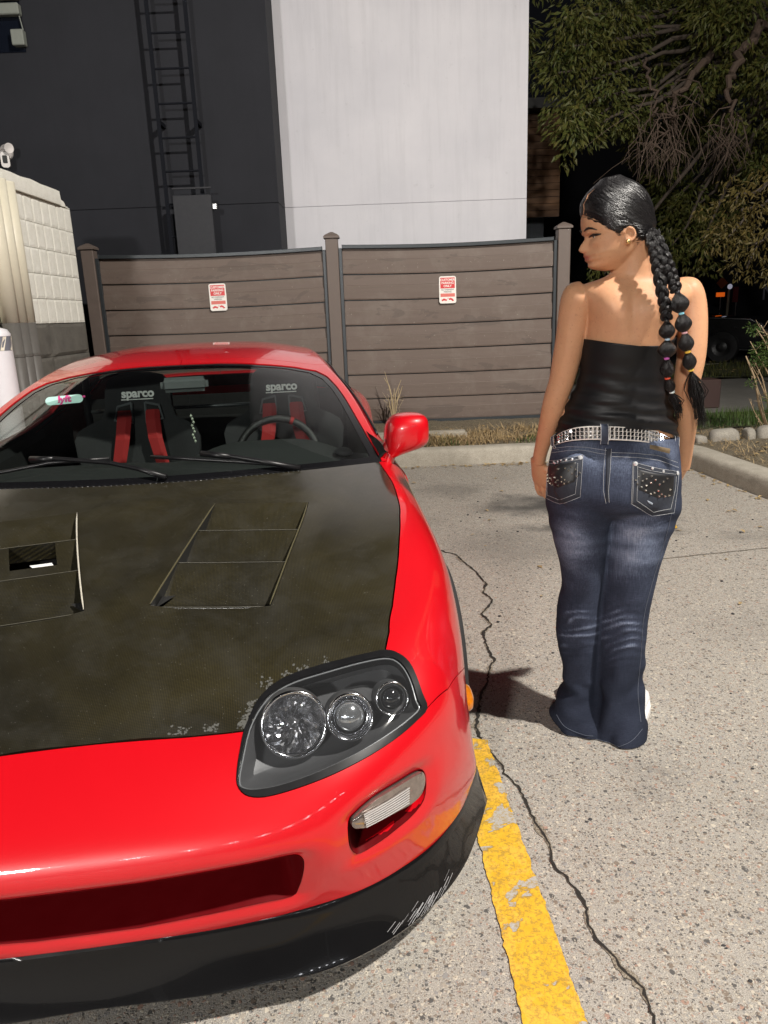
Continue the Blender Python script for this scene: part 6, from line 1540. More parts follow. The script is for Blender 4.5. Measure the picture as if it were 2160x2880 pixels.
# seat fullness
J.put(*ell(gy(1632, 1352, 2.105), (0.078, 0.042, 0.085))); J.put(*ell(gy(1808, 1352, 2.100), (0.084, 0.044, 0.085)))
jm = remesh(J.V, J.F, 0.0058, 7, 0.5, 'jeans')
P = getco(jm); Nn = getno(jm); px_ = pj(P); yy_ = px_[:, 1]; xx_ = px_[:, 0]
def band(v, a, b, s): return 1/(1+np.exp(-(v-a)/s))*1/(1+np.exp((v-b)/s))
P0 = P.copy()
nz1 = np.array([mnoise.noise((p[0]*7, p[1]*7, p[2]*16)) for p in P]); nz2 = np.array([mnoise.noise((p[0]*9+5, p[1]*9, p[2]*42)) for p in P]); nz3 = np.array([mnoise.noise((p[0]*16+5, p[1]*16, p[2]*16)) for p in P])
right = xx_ > 1690
knee = np.where(right, band(yy_, 1715, 1850, 10), band(yy_, 1725, 1825, 10))
knee = knee*np.where(right, np.exp(-((xx_-1752)/58)**4), np.exp(-((xx_-1626)/52)**4))
ph = (yy_+np.where(right, (xx_-1750)*0.16+10*np.sin((xx_-1690)/40), 0.10*(xx_-1625)))/4.9+4.0*nz1+1.5*nz3
ridge = np.sin(ph*1.45)*0.75+nz2*0.6
d = 0.0018*knee*ridge+0.0040*knee*nz1+0.0022*knee*nz3
hem = band(yy_, 1880, 2200, 30); d += hem*(0.0075*np.sin(xx_/17.0+yy_/60.0+nz1*3)+0.008*nz1)
sub_ = band(yy_, 1425, 1520, 10)*band(xx_, 1740, 1960, 20); d += 0.0016*sub_*np.sin((yy_-0.10*(xx_-1800))/9.0+nz1)
subl = band(yy_, 1430, 1500, 10)*band(xx_, 1500, 1690, 20); d += 0.0022*subl*np.sin((yy_+0.06*(xx_-1600))/11.0+nz1)
d += 0.0022*nz1*band(yy_, 1480, 1960, 20)+0.0012*nz3
P = P+Nn*d[:, None]
setco(jm, P)
fade = 0.16+0.10*nz1
fade += 1.35*np.exp(-((yy_-1525)/70)**2)*(0.75*np.exp(-((xx_-1790)/70)**2)+0.60*np.exp(-((xx_-1612)/50)**2))*(0.75+0.6*nz2)
fade += 0.10*band(yy_, 1560, 1700, 25)*(0.8+nz3)+0.75*knee*np.clip(ridge*1.1-0.10, 0, 1)*np.clip(0.55+1.6*nz3+0.8*nz1, 0.1, 1.3)+0.10*knee
fade += 0.35*band(yy_, 1225, 1310, 12)*(0.6+nz1)+0.12*band(yy_, 1310, 1420, 15); fade -= 0.06*hem
setcol(jm, 'fade', np.stack([np.clip(fade, 0, 1)]*3, 1))
def m_denim():
    n = NT('dark_denim'); a = n.new('ShaderNodeVertexColor', layer_name='fade')
    sx = n.noise(1.0, 4, 0.7, vec=n.scale((420, 420, 16))); sy = n.noise(1.0, 3, 0.6, vec=n.scale((60, 60, 700))); bl = n.noise(22, 5, 0.65)
    f = n.math('MULTIPLY_ADD', n.ramp(sx, [(0.3, 0.55), (0.7, 1.35)]), a.outputs[0]); nd = f.node; 
    f = n.math('MULTIPLY', a.outputs[0], n.ramp(sx, [(0.3, 0.45), (0.7, 1.0)]))
    f = n.math('MULTIPLY', f, n.ramp(bl, [(0.3, 0.8), (0.7, 1.0)]))
    c = n.ramp(f, [(0.0, (0.012, 0.015, 0.025)), (0.2, (0.044, 0.053, 0.084)), (0.5, (0.15, 0.18, 0.26)), (0.9, (0.33, 0.37, 0.47))])
    c = n.mix(n.ramp(sy, [(0.4, 0.25), (0.6, 0)]), c, (0.004, 0.005, 0.010))
    n.set(Base_Color=c, Roughness=0.9, Specular_IOR_Level=0.12); n.bump(n.math('ADD', sx, sy), 0.18, 0.002); return n.m
bmj = bmesh.new(); bmj.from_mesh(jm); bmesh.ops.bisect_plane(bmj, geom=bmj.verts[:]+bmj.edges[:]+bmj.faces[:], plane_co=(0, 0, 0.005), plane_no=(0, 0, -1), clear_outer=True); bmj.to_mesh(jm); bmj.free(); jm.update(); P = getco(jm)
M_DENIM = m_denim(); jeans = link('jeans', jm, M_DENIM, woman)
from mathutils.bvhtree import BVHTree
bvh = BVHTree.FromPolygons([tuple(p) for p in P], [tuple(f.vertices) for f in jm.polygons])
def onj(x, y, off=0.002):
    r_ = ray(x, y); h = bvh.ray_cast(Vector(CC), Vector(r_))
    if h[0] is None: h = bvh.find_nearest(Vector(gy(x, y, 2.15)))
    n_ = Vector(h[1]); 
    if n_.dot(Vector(r_)) > 0: n_ = -n_
    return Vector(h[0])+n_*off, n_
def patch(poly, nu, nv, off, name, mat, parent):
    """quad patch between pixel polylines top and bottom projected on the cloth"""
    top, bot = poly; V = []; F = []
    def at(pl, k):
        q = k*(len(pl)-1); i = min(int(q), len(pl)-2); f = q-i; return np.array(pl[i])*(1-f)+np.array(pl[i+1])*f
    for j in range(nv+1):
        for i in range(nu+1):
            a = at(top, i/nu); b = at(bot, i/nu); q = a+(b-a)*j/nv; e = 1.0 if (0 < i < nu and 0 < j < nv) else 0.15; V.append(onj(q[0], q[1], off*e)[0])
    for j in range(nv):
        for i in range(nu): F.append((j*(nu+1)+i, j*(nu+1)+i+1, (j+1)*(nu+1)+i+1, (j+1)*(nu+1)+i))
    return add(name, V, F, mat, parent, smooth=True)
M_POCK = plain('pocket_denim', (0.020, 0.024, 0.036), 0.85, var=0.35, scale=40, bump=0.25); M_LEATH = plain('black_coated_patch', (0.008, 0.008, 0.010), 0.5, var=0.4, scale=40); M_THR = plain('pale_thread', (0.42, 0.43, 0.44), 0.8, var=0.3, scale=300)
M_STUD = plain('bright_stud', (0.78, 0.74, 0.66), 0.16, 0.95); M_CRYS = plain('crystal_stud', (0.85, 0.87, 0.92), 0.08, 0.5, coat=1.0)
def stitch(pix, parent, r=0.00048, step=6.0, off=0.0042, nm='stitching'):
    L = []
    for a, b in zip(pix[:-1], pix[1:]):
        a = np.array(a, float); b = np.array(b, float); k = max(1, int(np.linalg.norm(b-a)/step)); L += [a+(b-a)*i/k for i in range(k)]
    L.append(np.array(pix[-1], float)); MB().tube([onj(q[0], q[1], off)[0] for q in L], r, 5).build(nm, M_THR, parent)
S1 = lambda x, y: (1480+x*0.1808, 1180+y*0.1808); S2 = lambda x, y: (1730+x*0.13864, 1180+y*0.13864)
pkL = patch(([S1(355, 640), S1(500, 632), S1(700, 600), S1(880, 560)], [S1(325, 1215), S1(430, 1275), S1(535, 1310), S1(835, 1195)]), 22, 24, 0.0032, 'back_pocket', M_POCK, jeans)
pkR = patch(([S2(350, 860), S2(600, 930), S2(900, 1000), S2(1275, 1060)], [S2(320, 1700), S2(540, 1820), S2(750, 1945), S2(1180, 1880)]), 22, 24, 0.0032, 'back_pocket', M_POCK, jeans)
patch(([S1(352, 690), S1(560, 675), S1(800, 640)], [S1(335, 1000), S1(495, 1080), S1(780, 965)]), 14, 12, 0.0048, 'studded_flap', M_LEATH, pkL)
patch(([S2(430, 985), S2(800, 1065), S2(1210, 1120)], [S2(420, 1420), S2(850, 1615), S2(1190, 1570)]), 14, 12, 0.0048, 'studded_flap', M_LEATH, pkR)
for pk, S_, lines in ((pkL, S1, ([(355, 645), (500, 635), (700, 603), (875, 563)], [(372, 690), (520, 680), (700, 650), (850, 622)], [(880, 565), (835, 1195), (535, 1310), (430, 1275), (325, 1215), (352, 650)], [(800, 680), (790, 900), (762, 1150), (515, 1245), (350, 1175)], [(345, 1180), (345, 990)])),
                     (pkR, S2, ([(360, 862), (600, 932), (900, 1003), (1270, 1060)], [(440, 960), (700, 1035), (950, 1080), (1210, 1115)], [(350, 880), (320, 1700), (540, 1820), (750, 1945), (1180, 1880), (1250, 1300), (1270, 1090)], [(450, 950), (430, 1640), (770, 1860), (1110, 1810), (1200, 1400), (1215, 1150)], [(370, 900), (345, 1690)]))):
    for L in lines: stitch([S_(*q) for q in L], pk)
def studs(S_, pts, pk, r, mat, spike=1.0):
    for x, y in pts:
        p, n_ = onj(*S_(x, y), 0.0045); M = frame(p, n_); mb = MB(); mb.lathe([(r, 0), (r*0.75, r*0.5*spike), (0.0001, r*1.3*spike)], 4 if spike > 0.7 else 10, M); mb.build('stud', mat, pk)
studs(S1, [(515, 775), (612, 762), (708, 745), (660, 795), (770, 780), (716, 838), (826, 828), (782, 880), (435, 855), (355, 860), (400, 908), (360, 912), (466, 902), (556, 893), (424, 940), (505, 940), (602, 935), (366, 960), (475, 970), (556, 963), (592, 990), (660, 968), (398, 990), (434, 1015), (508, 1018)], pkL, 0.0042, M_STUD)
studs(S1, [(352, 657), (446, 665), (505, 655), (560, 648), (630, 642), (718, 627)], pkL, 0.0038, M_CRYS, 0.5); studs(S1, [(838, 600)], pkL, 0.0072, M_CRYS, 0.5)
studs(S2, [(565, 1108), (480, 1160), (728, 1155), (625, 1205), (405, 1225), (545, 1245), (805, 1225), (712, 1280), (960, 1255), (1030, 1192), (440, 1305), (620, 1340), (880, 1310), (515, 1375), (600, 1440), (855, 1435), (1085, 1410), (700, 1508), (772, 1485), (920, 1505), (870, 1550), (988, 1550), (1070, 1532)], pkR, 0.0042, M_STUD)
studs(S2, [(748, 990), (965, 1050)], pkR, 0.0042, M_CRYS, 0.5); studs(S2, [(408, 900), (1242, 1085)], pkR, 0.0068, M_CRYS, 0.5)
patch(([S2(620, 1610), S2(690, 1640), S2(780, 1690)], [S2(640, 1670), S2(700, 1720), S2(760, 1740)]), 6, 4, 0.0040, 'worn_patch', plain('frayed_threads', (0.30, 0.34, 0.40), 0.9, var=0.5, scale=200), pkR)
# yoke and centre seams
stitch([(1551, 1262), (1600, 1256), (1650, 1258), (1706, 1267)], jeans); stitch([(1549, 1275), (1600, 1267), (1650, 1270), (1704, 1278)], jeans)
stitch([(1720, 1273), (1790, 1275), (1850, 1284), (1902, 1301)], jeans); stitch([(1720, 1284), (1790, 1287), (1850, 1296), (1905, 1315)], jeans)
stitch([(1703, 1260), (1698, 1320), (1697, 1380), (1704, 1414)], jeans); stitch([(1719, 1262), (1716, 1320), (1711, 1380), (1713, 1412)], jeans)
patch(([(1705, 1262), (1718, 1262)], [(1703, 1410), (1712, 1410)]), 4, 30, 0.003, 'centre_seam', M_POCK, jeans)
patch(([(1827, 1250), (1885, 1262)], [(1827, 1262), (1883, 1276)]), 6, 3, 0.0035, 'leather_patch', plain('tan_patch', (0.16, 0.115, 0.065), 0.6, scale=60), jeans)
M_THRD = plain('navy_thread', (0.10, 0.115, 0.15), 0.9)
for hp_ in ([(1674, 2080), (1692, 2098), (1730, 2102), (1775, 2084), (1806, 2050)], [(1566, 2010), (1590, 2044), (1640, 2066), (1668, 2070)]):
    MB().tube([onj(q[0], q[1], 0.0012)[0] for q in crspl(hp_, 8)], 0.0007, 5).build('hem_stitching', M_THRD, jeans)
for sp_ in ([(1905, 1330), (1893, 1440), (1868, 1540), (1838, 1640), (1814, 1740), (1806, 1850), (1798, 1940), (1806, 2030)],):
    MB().tube([onj(q[0]-4, q[1], 0.0008)[0] for q in crspl(sp_, 8)], 0.0009, 5).build('side_seam', M_THRD, jeans)
# ---------------- belt
bt_t = [(1559, 1229), (1590, 1211), (1640, 1200), (1717, 1199), (1790, 1203), (1850, 1213), (1901, 1231)]; bt_b = [(1560, 1253), (1590, 1243), (1640, 1237), (1717, 1237), (1790, 1241), (1850, 1251), (1900, 1271)]
wt7 = lambda k: (spline_w(7, [k*6]) @ np.array(bt_t))[0], 
def belt_pt(k, h, off=0.0):
    a = (spline_w(7, [k*6]) @ np.array(bt_t))[0]; b = (spline_w(7, [k*6]) @ np.array(bt_b))[0]; q = a+(b-a)*h
    xi = max(-1, min(1, (q[0]-1730.5)/171.5)); Y = 2.205-(0.131+off)*sqrt(max(0, 1-xi*xi)); p = gy(q[0], q[1], Y)
    n_ = Vector((xi/0.18, -sqrt(max(0, 1-xi*xi))/0.13, 0)).normalized(); return Vector(p)+n_*off*abs(xi), n_
V = []; F = []; n = 60
ks = 0.5-0.5*np.cos(np.linspace(0, pi, n+1))
for k in ks: 
    p0, n0 = belt_pt(k, 0); p1, n1 = belt_pt(k, 1); V += [p0-n0*0.003, p0+n0*0.001, p0+n0*0.0025, p1+n1*0.0025, p1+n1*0.001, p1-n1*0.003]
for i in range(n):
    for q in range(5): F.append((i*6+q, i*6+q+1, (i+1)*6+q+1, (i+1)*6+q))
# hidden front half
f0 = len(V)
for i in range(21):
    k = i/20; a = pi*k; e0 = V[0]; e1 = V[n*6]; c = (Vector(e0)+Vector(e1))/2
    for dz in (0.018, -0.018): V.append((c.x+0.175*cos(pi-a), 2.205+0.125*sin(a), c.z+dz-0.012))
for i in range(20): F.append((f0+2*i, f0+2*i+1, f0+2*i+3, f0+2*i+2))
belt = add('belt', V, F, plain('white_leather', (0.74, 0.70, 0.66), 0.45, var=0.06), woman, smooth=True); sharp(belt, 40)
mb = MB()
# arc-length spacing of stud columns
kk = np.linspace(0.015, 0.962, 400); Pk = [belt_pt(k, 0.5)[0] for k in kk]; al = np.cumsum([0]+[(b-a).length for a, b in zip(Pk[:-1], Pk[1:])]); ncol = int(al[-1]/0.0118)
for i in range(ncol):
    k = np.interp((i+0.5)*al[-1]/ncol, al, kk)
    for h in (0.20, 0.49, 0.78):
        p, n_ = belt_pt(k, h); u = (belt_pt(min(1, k+0.01), h)[0]-belt_pt(max(0, k-0.01), h)[0]).normalized(); M = frame(p+n_*0.0026, n_, u); r_ = 0.0049
        mb.put([M @ Vector(v) for v in ((-r_, -r_, 0), (r_, -r_, 0), (r_, r_, 0), (-r_, r_, 0), (0, 0, 0.0048))], [(0, 1, 4), (1, 2, 4), (2, 3, 4), (3, 0, 4)])
setkind(mb.build('pyramid_studs', plain('mirror_stud', (0.82, 0.80, 0.79), 0.08, 1.0, var=0.02), belt), 'stuff')
def loop_(k, w):
    V = []; 
    for h in (-0.18, -0.12, 0.0, 0.5, 1.0, 1.2, 1.32):
        for dk in (-w, w):
            p, n_ = belt_pt(min(1, max(0, k+dk)), h); o_ = 0.012 if 0 <= h <= 1.0 else 0.004; V.append(p+n_*o_)
    o = add('belt_loop', V, [(2*i, 2*i+1, 2*i+3, 2*i+2) for i in range(6)], M_DENIM2, jeans, smooth=True)
    for j in (0, 1): MB().tube([V[2*i+j]+Vector((0, -0.001, 0)) for i in range(7)], 0.0010, 5).build('stitching', M_THR, o)
M_DENIM2 = plain('loop_denim', (0.030, 0.038, 0.062), 0.85, var=0.4, scale=60)
loop_(0.462, 0.021); loop_(0.972, 0.018); loop_(0.02, 0.015)
# ---------------- tube top
TT = TORSO[1:6]
x = np.linspace(0, len(TORSO)-1, 400); Q = spline_w(len(TORSO), x) @ np.array([np.concatenate(s) for s in TORSO]); zc = Q[:, 2]
n = 96; rows = 70; V = []; F = []
ytop = [(-1.0, 958), (-0.6, 966), (0, 975), (0.5, 975), (1.0, 950)]; ybot = [(-1.0, 1234), (-0.6, 1214), (0.0, 1205), (0.5, 1211), (1.0, 1240)]
for i in range(n):
    th = 2*pi*i/n; xi = cos(th); 
    yt = np.interp(xi, *zip(*ytop)); yb = np.interp(xi, *zip(*ybot)); zt = gy(1760, yt, 2.06)[2]; zb = gy(1740, yb, 2.085)[2]
    if sin(th) > 0.05: zt += 0.03*sin(th); 
    for j in range(rows+1):
        f = j/rows; z = zt+(zb-zt)*f; q = np.array([np.interp(z, zc[:320], Q[:320, k]) for k in range(9)]) if False else None
        k = np.interp(z, zc[:300], np.arange(300)); i0 = int(k); q = Q[i0]*(1-(k-i0))+Q[min(i0+1, 399)]*(k-i0)
        o_ = 0.0055; a = q[3:6]*(1+o_/np.linalg.norm(q[3:6])); b = q[6:9]*(1+(o_+0.010*f**3)/np.linalg.norm(q[6:9]))
        flare = 1.0+0.045*max(0, f-0.80)/0.20
        p = q[0:3]+(a*cos(th)+b*sin(th))*flare
        w = mnoise.noise((p[0]*5+2, p[1]*5, p[2]*38))*0.6+mnoise.noise((p[0]*9, p[1]*9, p[2]*70))*0.4+sin(p[2]*150+p[0]*25+2.5*mnoise.noise((p[0]*6, 1, p[2]*9)))*0.45
        nn = a*cos(th)/np.linalg.norm(a)+b*sin(th)/np.linalg.norm(b); nn /= np.linalg.norm(nn)
        amp = 0.0060*min(1, max(0.12, (f-0.15)*1.5)); p = p+nn*w*amp
        V.append(p)
m = rows+1
for i in range(n):
    for j in range(rows): F.append((i*m+j, ((i+1) % n)*m+j, ((i+1) % n)*m+j+1, i*m+j+1))
for i in range(n):   # folded hems
    pass
top = add('tube_top', V, F, plain('black_jersey', (0.006, 0.006, 0.007), 0.52, var=0.25, scale=200, Specular_IOR_Level=0.3), woman, smooth=True)
md = top.modifiers.new('t', 'SOLIDIFY'); md.thickness = 0.003; md.offset = 1
# ---------------- shoes
def shoe(cx, cy, Y, ang):
    c = gz(cx, cy, 0.0); c[1] = Y; R_ = Matrix.Translation((c[0], Y, 0)) @ Matrix.Rotation(ang, 4, 'Z')
    V = []; F = []; L = [(-0.125, 0.028, 0.05), (-0.11, 0.036, 0.075), (-0.05, 0.037, 0.08), (0.02, 0.041, 0.065), (0.08, 0.046, 0.05), (0.125, 0.040, 0.04), (0.145, 0.022, 0.03)]; n = 18
    for y, w, h in L:
        for i in range(n):
            t = 2*pi*i/n; zz_ = 0.030+h*0.5+h*0.5*sin(t); V.append(R_ @ Vector((w*cos(t), y, max(0.026, zz_))))
    for j in range(len(L)-1):
        for i in range(n): F.append((j*n+i, j*n+(i+1) % n, (j+1)*n+(i+1) % n, (j+1)*n+i))
    F += [tuple(range(n-1, -1, -1)), tuple((len(L)-1)*n+i for i in range(n))]
    o = add('shoe', V, F, plain('white_canvas', (0.74, 0.73, 0.74), 0.6), woman, smooth=True)
    pr = [(w+0.004, y) for y, w, h in L]; poly = [(w, y) for w, y in pr]+[(-w, y) for w, y in pr[::-1]]
    MB().prism(poly, 0.001, 0.027, R_).build('sole', plain('white_rubber', (0.78, 0.77, 0.76), 0.5), o)
shoe(1786, 2040, 2.25, radians(-24)); shoe(1650, 2010, 2.34, radians(4))
# ================================================================== VEGETATION
def m_leaf(name, a, b, c3):
    n = NT(name); oi = n.noise(3.0, 4, 0.6); f = n.noise(24, 2, 0.5)
    c = n.mix(n.ramp(oi, [(0.35, 0), (0.65, 1)]), a, b); c = n.mix(n.ramp(f, [(0.5, 0), (0.7, 0.7)]), c, c3)
    n.set(Base_Color=c, Roughness=0.55, Specular_IOR_Level=0.3); return n.m
M_LEAFA = m_leaf('locust_leaves', (0.050, 0.068, 0.014), (0.082, 0.082, 0.018), (0.12, 0.092, 0.024)); M_LEAFB = m_leaf('yellowing_leaves', (0.080, 0.062, 0.016), (0.11, 0.080, 0.022), (0.06, 0.058, 0.016))
M_LEAFC = m_leaf('shrub_leaves', (0.035, 0.075, 0.014), (0.06, 0.10, 0.022), (0.10, 0.13, 0.035))
M_BARK = plain('grey_bark', (0.075, 0.058, 0.045), 0.9, var=0.4, scale=20, bump=0.4); M_TWIG = plain('dead_twig', (0.085, 0.058, 0.042), 0.9, var=0.3, scale=40)
def leaves(mb, c, rad, n, size, rg, droop=0.7, flat=0.75):
    """sprays of leaflets hanging through an ellipsoid"""
    for _ in range(n):
        while True:
            v = Vector((rg.uniform(-1, 1), rg.uniform(-1, 1), rg.uniform(-1, 1)))
            if 0.15 < v.length < 1 and rg.random() < v.length**1.5: break
        p = Vector(c)+Vector((v.x*rad, v.y*rad, v.z*rad*flat))
        d = (Vector((v.x, v.y*0.7, v.z*0.3))+Vector((rg.gauss(0, .4), rg.gauss(0, .4), -droop+rg.gauss(0, .35)))).normalized()
        s = d.cross(Vector((rg.gauss(0, 1), rg.gauss(0, 1), rg.gauss(0.6, 1)))).normalized(); up = s.cross(d); L = size*rg.uniform(0.6, 1.35); w = L*rg.uniform(0.26, 0.40)
        mb.put([p, p+d*L*0.4+s*w*0.5+up*L*0.05, p+d*L, p+d*L*0.45-s*w*0.5+up*L*0.05, p+d*L*0.45-up*L*0.06], [(0, 1, 4), (1, 2, 4), (2, 3, 4), (3, 0, 4)])
def limb(mb, pts, r0, r1, rg, wob=0.06):
    P = [Vector(p) for p in pts]; Q = []
    for a, b in zip(P[:-1], P[1:]):
        for i in range(5): Q.append(a.lerp(b, i/5)+Vector((rg.gauss(0, wob), rg.gauss(0, wob), rg.gauss(0, wob)))*(1 if i else 0.3))
    Q.append(P[-1]); n = len(Q); mb.tube(Q, [r0+(r1-r0)*i/(n-1) for i in range(n)], 8)
def tree(label, base, trunk_top, clumps, size, nper, mat, seed, r0=0.2):
    rg = random.Random(seed); t = thing('tree', label, 'tree', base, 'trees beside the lot')
    mb = MB(); limb(mb, [base, ((base[0]+trunk_top[0])/2+0.1, (base[1]+trunk_top[1])/2, (base[2]+trunk_top[2])/2), trunk_top], r0, r0*0.6, rg)
    tr = mb.build('trunk', M_BARK, t, smooth=True)
    mb = MB(); lv = MB()
    for (x, y, Y, rad) in clumps:
        c = Vector(gy(x, y, Y)); mid = Vector(trunk_top).lerp(c, 0.5)+Vector((0, 0, 0.35)); limb(mb, [trunk_top, mid, c], r0*0.28, 0.012, rg, 0.05)
        leaves(lv, c, rad, int(nper*(rad/0.5)**2), size, rg)
        for k in range(3):
            c2 = c+Vector((rg.gauss(0, 1), rg.gauss(0, 1), rg.gauss(-0.1, .7)))*rad*0.85; leaves(lv, c2, rad*0.5, int(nper*0.28*(rad/0.5)**2), size, rg)
    mb.build('branches', M_BARK, t, smooth=True); lv.build('crown', mat, t); return t
tA_ = tree('large green tree with drooping leaves above the woman, upper right', (7.2, 12.4, 0.0), (6.3, 11.6, 4.6),
     [(1650, 40, 10.6, .50), (1720, 110, 10.6, .55), (1610, 130, 10.4, .45), (1570, 205, 10.2, .36), (1650, 230, 10.4, .50), (1720, 240, 10.8, .45), (1610, 330, 10.2, .40), (1690, 320, 10.4, .45), (1640, 385, 10.2, .26), (1750, 320, 10.6, .34),
      (1820, 40, 12.2, .6), (1890, 150, 12.2, .55), (1960, 60, 11.2, .55), (1960, 180, 11.4, .5), (2050, 60, 10.6, .5), (2040, 150, 10.6, .42), (2130, 60, 10.2, .5), (2150, 190, 10.4, .5), (1960, 265, 11.6, .36), (2140, 300, 10.6, .42), (2160, 420, 11.2, .4),
      (1810, 230, 12.6, .5), (1880, 590, 12.2, .42), (1930, 640, 12.0, .45), (1960, 560, 12.4, .4), (1890, 690, 11.6, .36), (1950, 720, 11.8, .36), (1860, 520, 12.6, .36), (2060, 470, 12.6, .4), (2010, 600, 12.8, .35), (1700, 770, 11.5, .22), (1860, 300, 12.8, .5), (1930, 380, 12.8, .5), (2010, 330, 12.6, .45), (1820, 420, 12.9, .4), (1980, 470, 12.9, .42), (2100, 380, 12.2, .42), (1760, 30, 11.0, .5), (1900, 20, 11.2, .55), (2000, 20, 10.8, .5)], 0.105, 290, M_LEAFA, 21)
tree('smaller yellowing tree at the right edge behind the woman', (6.3, 9.6, 0.1), (5.5, 9.3, 2.7), [(2070, 590, 9.0, .30), (2130, 545, 9.0, .32), (2175, 620, 8.8, .34), (2050, 665, 9.0, .26), (2115, 690, 8.9, .30), (2180, 500, 9.2, .3), (2100, 755, 9.0, .20), (2165, 760, 9.0, .24)], 0.075, 300, M_LEAFB, 22, 0.09)
# dead hanging twigs of the large tree
rg = random.Random(31); mb = MB()
def fan(root, spread, n, Y, ln):
    for i in range(n):
        a = Vector(gy(root[0]+rg.gauss(0, 14), root[1]+rg.gauss(0, 22), Y))
        ex = root[0]+rg.gauss(0, spread[0]); ey = root[1]+spread[1]*rg.uniform(0.45, 1.0); e = Vector(gy(ex, ey, Y+rg.gauss(0, 0.35)))
        m1 = a.lerp(e, 0.35)+Vector((rg.gauss(0, .10), rg.gauss(0, .1), rg.gauss(0.05, .08))); m2 = a.lerp(e, 0.7)+Vector((rg.gauss(0, .06), rg.gauss(0, .06), rg.gauss(-0.02, .05)))
        mb.tube([a, a.lerp(m1, .5)+Vector((rg.gauss(0, .03), 0, rg.gauss(.02, .03))), m1, m1.lerp(m2, .5)+Vector((rg.gauss(0, .035), 0, rg.gauss(0, .02))), m2, m2.lerp(e, .5)+Vector((rg.gauss(0, .03), 0, .01)), e], [0.010, 0.008, 0.0065, 0.0055, 0.0045, 0.003, 0.002], 5, False)
        for k in range(3):
            b = m1.lerp(m2, rg.random()); e2 = b+Vector((rg.gauss(0, .16), rg.gauss(0, .12), -rg.uniform(0.1, 0.45))); mb.tube([b, b.lerp(e2, .5)+Vector((rg.gauss(0, .03), 0, .02)), e2], [0.005, 0.0035, 0.002], 4, False)
for r_, s_, n_ in (((1905, 262), (45, 110), 6), ((1880, 335), (50, 190), 13), ((1835, 330), (42, 180), 9), ((2055, 335), (36, 160), 12)): fan(r_, s_, n_, 9.9, 1)
limb(mb, [gy(2175, 40, 10.2), gy(2095, 130, 10.1), gy(2060, 200, 10.0), gy(2048, 270, 9.9), gy(2055, 335, 9.9)], 0.07, 0.014, rg, 0.03)
limb(mb, [gy(2000, 150, 10.6), gy(1935, 230, 10.2), gy(1900, 270, 10.0), gy(1880, 335, 9.9)], 0.05, 0.014, rg, 0.03); limb(mb, [gy(1820, 170, 10.6), gy(1822, 215, 10.1), gy(1850, 265, 10.0), gy(1835, 330, 9.9)], 0.02, 0.012, rg, 0.03)
mb.build('dead_twigs', M_TWIG, tA_)
# shrub at the right edge
rg = random.Random(41); sb = thing('shrub', 'half bare shrub with green tufts at the right edge', 'shrub', tuple(gz(2150, 1240, 0.1)))
mb = MB()
for a, b, r_ in (((2160, 1215), (2098, 1002), .014), ((2170, 1190), (2120, 1010), .009), ((2165, 1150), (2105, 1015), .007), ((2175, 1100), (2110, 960), .008), ((2180, 1030), (2128, 925), .009), ((2185, 1010), (2140, 915), .007), ((2190, 960), (2130, 930), .006), ((2160, 1225), (2110, 1130), .006), ((2150, 1230), (2125, 1170), .005), ((2175, 1240), (2120, 1060), .006)):
    p = Vector(gy(*a, 7.2)); q = Vector(gy(*b, 7.1)); mb.tube([p, p.lerp(q, .35)+Vector((rg.gauss(0, .015), rg.gauss(0, .02), .01)), p.lerp(q, .7)+Vector((rg.gauss(0, .015), 0, rg.gauss(0, .01))), q], [r_, r_*0.85, r_*0.7, r_*0.4], 6)
    for k in range(4):
        c = p.lerp(q, rg.uniform(.4, 1)); mb.tube([c, c+Vector((rg.gauss(0, .05), rg.gauss(0, .05), rg.gauss(.03, .05)))], [0.003, 0.0015], 4)
mb.build('stems', plain('tan_stem', (0.34, 0.25, 0.15), 0.8, scale=60), sb, smooth=True)
mb = MB()
for x, y, r_, n_ in ((2112, 922, .05, 60), (2125, 932, .045, 50), (2148, 985, .11, 260), (2165, 1010, .12, 260), (2130, 1015, .06, 90), (2112, 1078, .05, 60), (2175, 960, .1, 160), (2158, 1230, .05, 60), (2180, 1120, .1, 120)): leaves(mb, gy(x, y, 7.1), r_, n_, 0.030, rg, 0.0, 0.8)
mb.build('leaf_tufts', M_LEAFC, sb)
# dry weed against the fence
rg = random.Random(51); wdt = thing('dry_weed', 'dry leafless weed standing against the fence behind the car mirror', 'weed', tuple(gy(1106, 1172, 7.85)))
mb = MB()
for a, m_, b in (((1106, 1175), (1100, 1110), (1082, 1045)), ((1108, 1175), (1112, 1110), (1128, 1068)), ((1104, 1178), (1096, 1140), (1092, 1118)), ((1110, 1176), (1116, 1140), (1122, 1092)), ((1107, 1172), (1104, 1130), (1110, 1092)), ((1112, 1178), (1120, 1160), (1126, 1165)), ((1100, 1110), (1094, 1085), (1080, 1062)), ((1116, 1130), (1124, 1110), (1132, 1085))):
    mb.tube([gy(*a, 7.85), gy(*m_, 7.86), gy(*b, 7.84)], [0.008, 0.006, 0.0025], 5)
for k in range(26):
    c = Vector(gy(rg.uniform(1088, 1124), rg.uniform(1085, 1170), 7.85)); mb.tube([c, c+Vector((rg.gauss(0, .04), rg.gauss(0, .03), rg.gauss(.02, .05)))], [0.0025, 0.0012], 4)
mb.build('stems', plain('straw', (0.42, 0.33, 0.20), 0.9, scale=60), wdt)
